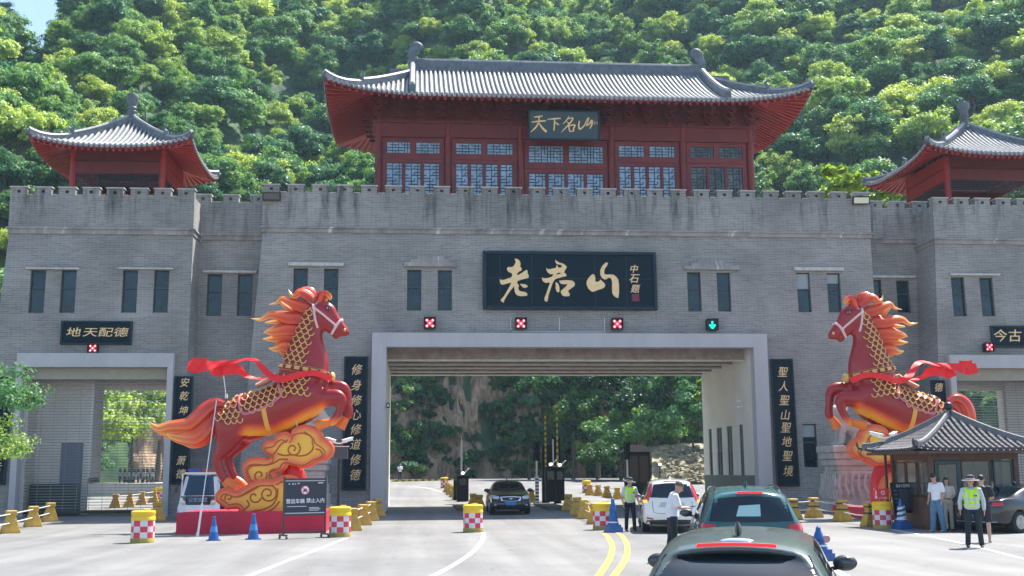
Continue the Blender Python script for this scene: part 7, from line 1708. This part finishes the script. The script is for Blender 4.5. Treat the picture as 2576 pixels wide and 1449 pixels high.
        q=MB(); q.ball((s*(w+0.06),c_-0.272,belt+0.08),(0.104,0.028,0.064),14,8); q.build('mirror_glass',mat('mirror_glass',(0.03,0.04,0.05),0.05,spec=0.8),mo)
    # windscreen
    if kind=='suv': patch('windscreen',[(-w*.80,belt+0.03),(0,belt+0.0),(w*.80,belt+0.03)],[(-w*.62,H-0.17),(0,H-0.13),(w*.62,H-0.17)],'f',0.006,CGL,mm=8)
    else: patch('windscreen',[(-w*.80,belt+0.06),(0,belt+0.04),(w*.80,belt+0.06)],[(-w*.60,H-0.16),(0,H-0.13),(w*.60,H-0.16)],'f',0.006,CGL,mm=8)
    q=MB(); q.tube([(0,yr+(1.0 if kind=='suv' else 1.9),H-0.02),(0,yr+(0.93 if kind=='suv' else 1.83),H+0.025),(0,yr+(0.86 if kind=='suv' else 1.77),H+0.06)],[(0.035,0.05),(0.026,0.04),(0.012,0.012)],10); q.build('aerial_fin',body,t)
    if rail:
        for s in (-1,1):
            P=[]
            for f in np.linspace(0,1,9):
                y=yr+0.55+f*2.3; h=bv.ray_cast(Vector((s*w*.60,y,5)),Vector((0,0,-1))); P.append(h[0]+Vector((0,0,0.055 if 0<f<1 else 0.0)))
            q=MB(); q.tube(P,0.022,8); q.build('roof_rail',CHR if rail=='c' else TRIM,t)
    return t,patch,sym,line,bv
def place(t,p,rz): t.location=p; t.rotation_euler=(0,0,rz)
# white SUV (seen from behind)
t,patch,sym,line,bv=car('white_suv','white SUV with tall red tail lights stopped beside the guard in the yellow vest','suv',paint('car_white',(0.72,0.72,0.70),0.25),4.6,1.89,1.70,1.02)
patch('rear_window',[(-0.66,1.10),(0,1.08),(0.66,1.10)],[(-0.56,1.50),(0,1.54),(0.56,1.50)],'r',0.008,CGL)
sym('tail_light',[(0.74,0.98),(0.80,0.95),(0.90,0.93)],[(0.70,1.12),(0.76,1.14),(0.84,1.12)],'r',0.014,TLR); sym('tail_light_stem',[(0.66,1.10),(0.84,1.10)],[(0.585,1.52),(0.65,1.52)],'r',0.014,TLR,mm=8); sym('lit_lamp',[(0.77,0.945),(0.88,0.935)],[(0.77,1.02),(0.88,1.01)],'r',0.022,TLA)
line('brake_bar',[(-0.25,1.585),(0,1.59),(0.25,1.585)],'r',0.012,0.01,TLR); line('tailgate_seam',[(-0.62,0.98),(-0.60,0.72),(-0.50,0.62),(0,0.60),(0.50,0.62),(0.60,0.72),(0.62,0.98)],'r',0.007,0.002,SEAM); patch('plate_recess',[(-0.42,0.80),(0.42,0.80)],[(-0.36,0.95),(0.36,0.95)],'r',0.005,mat('recess_grey',(0.45,0.46,0.45),0.5)); patch('number_plate',[(-0.22,0.80),(0.22,0.80)],[(-0.22,0.92),(0.22,0.92)],'r',0.012,mat('plate_pale',(0.5,0.55,0.6),0.4)); patch('bumper_lower',[(-0.85,0.27),(0,0.26),(0.85,0.27)],[(-0.80,0.40),(0,0.42),(0.80,0.40)],'r',0.010,TRIM); sym('reflector',[(0.60,0.42),(0.80,0.44)],[(0.60,0.46),(0.80,0.50)],'r',0.02,TLR)
q=MB(); q.bar((-0.1,-2.10,1.12),(0.45,-2.10,1.09),0.02,0.02); q.build('wiper',TRIM,t)
pw=Vector((at(1682,1330,38.6).x,38.6,gz(38.6))); place(t,pw,rad(-9))
# dark SUV in the middle; a teal windscreen reflection is put into its paint
t,patch,sym,line,bv=car('dark_suv','dark SUV with chrome roof rails and lit brake light, second in the queue','suv',paint('car_dark_teal_reflection',(0.025,0.10,0.10),0.2),4.65,1.88,1.67,1.02,rail='c')
patch('rear_window',[(-0.72,1.06),(0,1.04),(0.72,1.06)],[(-0.62,1.44),(0,1.48),(0.62,1.44)],'r',0.008,CGL); line('brake_bar',[(-0.22,1.535),(0,1.54),(0.22,1.535)],'r',0.022,0.012,BRK); sym('tail_light',[(0.62,0.86),(0.88,0.90)],[(0.62,1.0),(0.84,1.02)],'r',0.014,TLR); patch('number_plate',[(-0.22,0.68),(0.22,0.68)],[(-0.22,0.82),(0.22,0.82)],'r',0.012,PLB)
patch('rear_shelf_paper',[(-0.26,1.14),(0.16,1.14)],[(-0.20,1.32),(0.16,1.34)],'r',0.012,mat('pale_paper_behind_glass',(0.35,0.55,0.55),0.4))
c2=Vector((at(1862,1300,22.2).x,22.2,0)); place(t,c2,rad(-11))
# nearest dark car
t,patch,sym,line,bv=car('near_dark_car','nearest dark grey car with a long lit brake bar above its rear window','suv',paint('car_grey_green',(0.055,0.080,0.076),0.3),4.45,1.84,1.44,0.93,steep=0.60,drop=0.08)
patch('rear_window',[(-0.78,0.93),(0,0.92),(0.78,0.93)],[(-0.62,1.235),(0,1.255),(0.62,1.235)],'r',0.008,CGL,mm=14); line('brake_bar',[(-0.345,-1.655),(0,-1.665),(0.345,-1.655)],'t',0.012,0.008,BRK); sym('tail_light',[(0.55,0.80),(0.88,0.84)],[(0.55,0.92),(0.85,0.95)],'r',0.014,TLR); patch('number_plate',[(-0.22,0.60),(0.22,0.60)],[(-0.22,0.74),(0.22,0.74)],'r',0.012,PLB)
q=MB(); h=bv.ray_cast(Vector((0,-1.50,5)),Vector((0,0,-1)))[0]; q.ball(h+Vector((0,0,-0.012)),(0.16,0.07,0.03),16,8); q.build('roof_spoiler_lamp',mat('lamp_pale_blue',(0.35,0.5,0.65),0.1,coat=1),t)
NEAR=t; place(t,Vector((at(1878,1400,11.3).x,11.3,0)),rad(-19)); NEAR.scale=(0.96,0.96,0.99)
# black sedan coming towards the camera
t,patch,sym,line,bv=car('black_sedan','black sedan facing the camera in the shade of the wide portal','sedan',paint('car_black',(0.006,0.010,0.014),0.15),4.6,1.80,1.45,0.93,hood=0.86)
sym('headlight',[(0.50,0.66),(0.66,0.66),(0.82,0.70)],[(0.50,0.76),(0.66,0.80),(0.80,0.84)],'f',0.012,mat('headlight_clear',(0.45,0.48,0.5),0.1,coat=1)); patch('grille_frame',[(-0.40,0.58),(0,0.55),(0.40,0.58)],[(-0.46,0.74),(0,0.76),(0.46,0.74)],'f',0.012,CHR); patch('grille',[(-0.34,0.60),(0,0.575),(0.34,0.60)],[(-0.40,0.71),(0,0.73),(0.40,0.71)],'f',0.018,TRIM); patch('number_plate',[(-0.22,0.40),(0.22,0.40)],[(-0.22,0.53),(0.22,0.53)],'f',0.02,PLB); patch('grille_badge',[(-0.06,0.645),(0.06,0.645)],[(-0.06,0.675),(0.06,0.675)],'f',0.026,CHR); sym('fog_light',[(0.62,0.38),(0.72,0.38)],[(0.62,0.44),(0.72,0.44)],'f',0.012,mat('headlight_clear')); patch('lower_intake',[(-0.55,0.30),(0,0.29),(0.55,0.30)],[(-0.5,0.36),(0,0.37),(0.5,0.36)],'f',0.01,TRIM)
p=Vector((at(1277,1290,52.3).x,52.3,gz(52.3))); place(t,p,rad(180-1))
# dark sedan at the right edge
t,patch,sym,line,bv=car('dark_sedan','dark grey sedan seen from its rear corner at the right edge behind the guard','sedan',paint('car_charcoal',(0.012,0.013,0.017),0.2),4.9,1.86,1.48,0.95)
patch('rear_window',[(-0.66,1.10),(0,1.09),(0.66,1.10)],[(-0.52,1.33),(0,1.36),(0.52,1.33)],'r',0.008,CGL); patch('tail_light_bar',[(-0.80,0.84),(0,0.86),(0.80,0.84)],[(-0.80,0.90),(0,0.92),(0.80,0.90)],'r',0.012,TRIM); sym('tail_light',[(0.60,0.80),(0.86,0.82)],[(0.60,0.92),(0.84,0.93)],'r',0.018,TLR); line('bumper_chrome',[(-0.75,0.34),(0,0.33),(0.75,0.34)],'r',0.016,0.01,CHR); patch('number_plate',[(-0.22,0.52),(0.22,0.52)],[(-0.22,0.66),(0.22,0.66)],'r',0.02,mat('plate_green',(0.25,0.5,0.4),0.4))
rc_=Vector((at(2455,1300,34.6).x,34.6,0)); hd=rad(-66); place(t,rc_+Vector((math.sin(-hd),math.cos(hd),0))*2.45,hd)
# ------------------------------------------------------------------ people
def skin(n,c): return mat('skin_'+n,c,0.5,spec=0.4)
def cloth(n,c,r=0.8): return mat('cloth_'+n,c,r,var=0.12,vscale=5,bump=0.25,bscale=14)
def person(loc,rz,label,H=1.72,pose=None,top=None,legs=None,sk=(0.50,0.27,0.19),shoe=(0.02,0.02,0.02),sleeve='short',hair='short',haircol=(0.012,0.01,0.01),hat=None,vest=False,shorts=False,headrot=(0,0),wide=1.0,hold=None,loose=1.0,fem=False):
    """local frame: x to the person's left, -y is where the person faces, z up"""
    t=empty('person',loc,label,'person'); t.rotation_euler=(0,0,rz); k=H/1.72; t.scale=(k,k,k)
    J=dict(pel=(0,0,.94),wst=(0,0.0,1.08),chs=(0,-0.005,1.28),nek=(0,0.0,1.46),hed=(0,-0.015,1.60),
      sL=(.18,0,1.40),sR=(-.18,0,1.40),eL=(.235,.02,1.12),eR=(-.235,.02,1.12),wL=(.25,-.04,.87),wR=(-.25,-.04,.87),
      hL=(.095,0,.92),hR=(-.095,0,.92),kL=(.11,-.01,.50),kR=(-.11,-.01,.50),aL=(.12,.02,.09),aR=(-.12,.02,.09))
    if pose: J.update(pose)
    J={a:Vector(b) for a,b in J.items()}; s=J
    b=MB(); sw=0.9 if fem else 1.0
    b.tube([s['pel']-Vector((0,0,.05)),s['pel']+Vector((0,0,.03)),s['wst'],s['chs'],(s['chs']+s['nek'])/2+Vector((0,0,.04)),s['nek']-Vector((0,0,0.01))],[(.14,.10),(.15,.11),(.125*sw,.095),(.155*sw,.11),(.14*sw,.085),(.06,.06)],16,flat=(0,1,0))
    b.tube([s['nek']-Vector((0,0,.04)),s['nek']+(s['hed']-s['nek'])*0.6],[.058,.052],12)
    hR=Matrix.Translation(s['hed'])@Matrix.Rotation(headrot[1],4,'Z')@Matrix.Rotation(headrot[0],4,'X')
    hm=MB(); hm.ball((0,0.012,0.035),(.076,.095,.092),18,14); hm.ball((0,-.02,-.035),(.060,.070,.075),14,10); hm.ball((0,-.055,-.078),(.035,.030,.028),10,8); hm.tube([(0,-.088,.022),(0,-.112,-.012),(0,-.094,-.024)],[.010,.017,.013],8)
    for e in (-1,1): hm.ball((e*.078,.01,-.002),(.012,.022,.032),8,6); hm.ball((e*.033,-.078,.030),(.022,.014,.010),8,6)
    hm.ball((0,-.090,-.046),(.026,.012,.010),10,6); hm.xf(hR); b.add(hm.v,hm.f)
    for q in ('L','R'):
        g=-1 if q=='R' else 1
        b.tube([s['s'+q]-Vector((g*.05,0,.01)),s['s'+q],(s['s'+q]*.55+s['e'+q]*.45),s['e'+q],(s['e'+q]*.6+s['w'+q]*.4),s['w'+q]],[.055,.056,.047,.038,.037,.026],12)
        d=(s['w'+q]-s['e'+q]).normalized(); side=Vector((0,1,0)) if abs(d.y)<.7 else Vector((1,0,0)); side=(side-d*side.dot(d)).normalized(); up=d.cross(side)
        P=s['w'+q]; b.tube([P,P+d*.03,P+d*.085],[(.024,.017),(.038,.017),(.036,.014)],12,flat=tuple(up))
        for i,(o,l) in enumerate(((-.028,.062),(-.009,.074),(.010,.070),(.027,.055))):
            a=P+d*.08+side*o; cu=up*(-g)*0.012; b.tube([a,a+d*l*.5+cu*.5,a+d*l*.85+cu*1.8],[.0095,.009,.0065],6)
        a=P+d*.03+side*-.032; b.tube([a,a+d*.03-side*.022,a+d*.060-side*.020],[.012,.011,.008],6)
        b.tube([s['h'+q]+Vector((0,0,.02)),s['h'+q]*.6+s['k'+q]*.4,s['k'+q],s['k'+q]*.62+s['a'+q]*.38+Vector((0,.015,0)),s['a'+q]],[.085,.078,.055,.053,.036],14)
        b.tube([s['a'+q]+Vector((0,.03,-.04)),s['a'+q]+Vector((0,-.06,-.055)),s['a'+q]+Vector((0,-.14,-.065))],[(.035,.03),(.040,.028),(.03,.02)],10)
    body=organic(b,0.0115,3,skin(label[:6],sk)); link('body',body,t)
    for e in (-1,1):
        m=MB(); m.ball((e*.033,-.083,.016),(.011,.008,.006),8,6); m.xf(hR); m.build('eye',HEYE,t)
    # trousers
    if legs:
        m=MB(); L=loose; m.tube([s['wst']-Vector((0,0,.08)),s['pel']+Vector((0,0,.02)),s['pel']-Vector((0,0,.06))],[(.142,.108),(.160,.122),(.150,.12)],16,flat=(0,1,0))
        for q in ('L','R'):
            if shorts: m.tube([s['h'+q]+Vector((0,0,.03)),s['h'+q]*.5+s['k'+q]*.5,s['k'+q]+Vector((0,0,.02))],[.098,.095,.090],14)
            else: m.tube([s['h'+q]+Vector((0,0,.03)),s['h'+q]*.55+s['k'+q]*.45,s['k'+q],s['k'+q]*.5+s['a'+q]*.5,s['a'+q]+Vector((0,0,-.035))],[.100*L**.3,.090*L,.070*L,.066*L,.062*L],14)
        link('shorts' if shorts else 'trousers',organic(m,0.016,3,legs),t)
    if not shorts or True:
        for q in ('L','R'):
            m=MB(); A=s['a'+q]; m.tube([A+Vector((0,.055,-.045)),A+Vector((0,.02,-.04)),A+Vector((0,-.07,-.052)),A+Vector((0,-.165,-.066))],[(.040,.036),(.045,.042),(.046,.034),(.034,.020)],12); m.build('shoe',cloth('shoe%d'%int(shoe[0]*99),shoe,0.5),t)
    # shirt
    if top:
        m=MB(); m.tube([s['pel']+Vector((0,0,-.02)),s['wst'],s['chs'],(s['chs']+s['nek'])/2+Vector((0,0,.045)),s['nek']+Vector((0,0,-.015))],[(.172*wide,.135*wide),(.160*wide,.128*wide),(.178*sw*wide,.128),(.155*sw,.10),(.068,.066)],18,flat=(0,1,0))
        for q in ('L','R'):
            g=-1 if q=='R' else 1; e=s['e'+q]; w_=s['w'+q]; S=s['s'+q]
            if sleeve=='short': m.tube([S-Vector((g*.06,0,0)),S,S*.4+e*.6,S*.12+e*.88],[.068,.070,.068,.070],12)
            else: m.tube([S-Vector((g*.06,0,0)),S,S*.5+e*.5,e,e*.5+w_*.5,e*.08+w_*.92],[.068,.070,.064,.055,.050,.044],12)
        link('shirt',organic(m,0.0145,3,top),t)
    if vest:
        m=MB(); m.tube([s['pel']+Vector((0,0,.03)),s['wst'],s['chs'],(s['chs']+s['nek'])/2+Vector((0,0,.03))],[(.185,.150),(.178,.145),(.192,.142),(.150,.118)],20,flat=(0,1,0),cap=False)
        for g in (-1,1): m.tube([(g*.10,-.10,1.36),(g*.11,-.05,1.445),(g*.11,.05,1.445),(g*.10,.10,1.36)],[(.05,.012)]*4,10)
        vo=m.build('safety_vest',mat('vest_yellow_green',(0.55,0.90,0.02),0.6,emit=None,var=0.06),t)
        st=mat('vest_reflective_band',(0.55,0.60,0.60),0.35)
        m=MB()
        for z,a,bb in ((1.0,.191,.155),(1.14,.187,.152)):
            c=MB(); c.lathe([(1,0),(1,.05)],n=24,cap=False); c.v=[(v[0]*a,v[1]*bb+(0.0),v[2]+z) for v in c.v]; m.add(c.v,c.f)
        for g in (-1,1): m.box(g*.10-.024,-.158,1.03,g*.10+.024,-.140,1.34)
        m.build('reflective_bands',st,vo)
        m=MB(); m.box(.06,-.168,1.24,.13,-.158,1.27); m.build('chest_tag',mat('tag_dark',(0.02,0.08,0.08),0.5),vo)
    # hair and hat
    m=MB(); 
    if hair: 
        m.ball((0,.020,.050),(.084,.100,.088),18,12)
        m.v=[(x,y,z if (z>0.045 or y>0.0) else 0.045+(z-0.045)*0.1) for x,y,z in m.v]
        if hair=='long': m.tube([(0,.07,.04),(0,.085,-.05),(0,.07,-.13)],[(.082,.04),(.085,.045),(.06,.03)],12,flat=(0,1,0)); m.tube([(.078,.0,.04),(.082,.0,-.08)],[.020,.014],8); m.tube([(-.078,.0,.04),(-.082,.0,-.08)],[.020,.014],8)
        m.xf(hR); m.build('hair',mat('hair_%d'%int(haircol[0]*1000),haircol,0.6),t)
    if hat:
        m=MB(); m.lathe([(.205,.035),(.19,.040),(.115,.052),(.102,.060),(.100,.10),(.088,.145),(.05,.165),(0.0,.168)],n=26,cap=False); m.v=[(x,y*1.04+.01,z-0.02*abs(x/.215)**2) for x,y,z in m.v]
        m.xf(hR); ho=m.build('sun_hat',hat[0],t); m=MB(); m.lathe([(.104,.058),(.104,.085)],n=26,cap=False); m.lathe([(.206,.029),(.209,.035),(.203,.041)],n=26,cap=False); m.v=[(x,y*1.04+.01,z) for x,y,z in m.v]; m.xf(hR); m.build('hat_bands',hat[1],ho)
        m=MB(); m.tube([(0,.10,.05),(0,.125,-.03),(0,.11,-.12)],[(.09,.006),(.11,.006),(.10,.005)],10,flat=(0,1,0)); m.xf(hR); m.build('neck_flap',hat[0],ho)
    if hold:
        q,kind=hold; P=s['w'+q]; d=(s['w'+q]-s['e'+q]).normalized(); m=MB()
        if kind=='phone': c=P+d*.10; m.bar(c-Vector((0,0.0,0))-d*.05+Vector((0,0,.02)),c+d*.08+Vector((0,0,.035)),.075,.012); m.build('phone',BLACKM,t)
        else: c=P+d*.09; m.bar(c+Vector((0,-.05,.05)),c+Vector((0.04,-.10,-.20)),.05,.05); m.build('radio',BLACKM,t)
    return t
HATD=(cloth('hat_black',(0.02,0.02,0.025)),cloth('hat_grey_band',(0.35,0.35,0.36))); HATW=(cloth('hat_brown',(0.06,0.035,0.035)),cloth('hat_white_band',(0.70,0.66,0.64)))
NAVY=cloth('black_trousers',(0.012,0.018,0.030)); GREYS=cloth('pale_grey_shirt',(0.50,0.53,0.58)); WHS=cloth('white_shirt',(0.72,0.72,0.76)); JEANS=cloth('blue_jeans',(0.10,0.19,0.30)); BEI=cloth('beige_suit',(0.50,0.43,0.36))
def gp(px,Y): return Vector((at(px,1330,Y).x,Y,gz(Y)))
person(gp(1586,37.8),rad(6),'guard in yellow-green vest, black trousers and black brimmed hat beside the white car',1.70,dict(eL=(.26,.03,1.13),wL=(.30,-.05,.90),eR=(-.25,.05,1.13),wR=(-.235,-.03,.88),kL=(.12,-.03,.5),aL=(.14,-.02,.09),kR=(-.12,0,.5),aR=(-.13,.03,.09)),GREYS,NAVY,sleeve='short',hat=HATD,vest=True,headrot=(rad(12),rad(42)),hold=('L','radio'))
person(gp(1692,25.2),rad(88),'man in white short-sleeved shirt and dark trousers looking down at his phone between the cars',1.74,dict(chs=(0,-.03,1.28),nek=(0,-.09,1.44),hed=(0,-.16,1.555),sL=(.17,-.05,1.38),sR=(-.17,-.05,1.38),eL=(.20,-.12,1.12),eR=(-.20,-.12,1.12),wL=(.08,-.34,1.13),wR=(-.08,-.34,1.12),kL=(.10,.03,.5),aL=(.10,.10,.09)),WHS,NAVY,sleeve='short',haircol=(0.10,0.085,0.08),headrot=(rad(38),0),hold=('R','phone'),wide=1.08)
person(gp(2361,35.4),rad(-62),'tall man in white T-shirt and wide blue jeans facing the booth, looking down',1.80,dict(nek=(0,-.04,1.45),hed=(0,-.09,1.585),eL=(.235,.03,1.13),wL=(.22,-.06,.90),eR=(-.235,0,1.13),wR=(-.22,-.10,.90),kL=(.11,.02,.50),aL=(.12,.10,.09),kR=(-.10,-.07,.50),aR=(-.11,-.10,.09)),WHS,JEANS,sleeve='short',headrot=(rad(34),0),loose=1.30,shoe=(0.3,0.3,0.3),hold=None)
person(gp(2387,35.75),rad(-8),'woman with dark shoulder-length hair in a beige short-sleeved suit by the booth door',1.66,dict(eL=(.25,.02,1.14),wL=(.08,-.20,1.06),eR=(-.25,.02,1.14),wR=(-.08,-.20,1.05),kR=(-.10,-.04,.5),aR=(-.09,-.04,.09)),BEI,BEI,sk=(0.45,0.27,0.20),hair='long',fem=True,headrot=(rad(4),0),hold=('R','phone'))
person(gp(2449,28.2),rad(-24),'guard in yellow-green vest over pale long sleeves with a wide striped hat at the right',1.74,dict(eL=(.27,.05,1.13),wL=(.27,-.06,.88),eR=(-.27,.04,1.12),wR=(-.28,-.07,.90),kL=(.13,0,.5),aL=(.17,.03,.09),kR=(-.12,-.02,.5),aR=(-.15,-.03,.09)),GREYS,NAVY,sleeve='long',hat=HATW,vest=True,headrot=(rad(2),rad(-18)),wide=1.06)
person(gp(2476,30.0),rad(150),'person in dark T-shirt and shorts standing half hidden behind the guard with the striped hat',1.76,dict(eL=(.26,-.02,1.14),wL=(.16,-.22,1.10),eR=(-.26,-.02,1.14),wR=(-.16,-.22,1.10)),cloth('black_tee',(0.015,0.017,0.02)),cloth('dark_shorts',(0.02,0.02,0.03)),shorts=True,sk=(0.55,0.33,0.25),shoe=(0.5,0.4,0.35))
person(gp(1005,113),rad(20),'distant person in white shirt and dark trousers by the rock face left in the portal',1.72,dict(eL=(.24,-.05,1.14),wL=(.05,-.16,1.15),eR=(-.24,-.05,1.14),wR=(-.05,-.18,1.18)),WHS,NAVY)
# ------------------------------------------------------------------ air
hz_=MB(); hz_.box(-190,-6,-1.7,190,345,215); hm=bpy.data.materials.new('haze'); hm.use_nodes=True; n_,l_=nodes(hm); n_.clear(); out=n_.new('ShaderNodeOutputMaterial'); pv=n_.new('ShaderNodeVolumePrincipled'); pv.inputs['Color'].default_value=(0.55,0.82,1.0,1); pv.inputs['Density'].default_value=0.00020; pv.inputs['Anisotropy'].default_value=0.3; l_.new(pv.outputs[0],out.inputs['Volume'])
ho_=hz_.build('haze',hm,smooth=False); tag(ho_,kind='stuff'); sc.cycles.volume_bounces=1
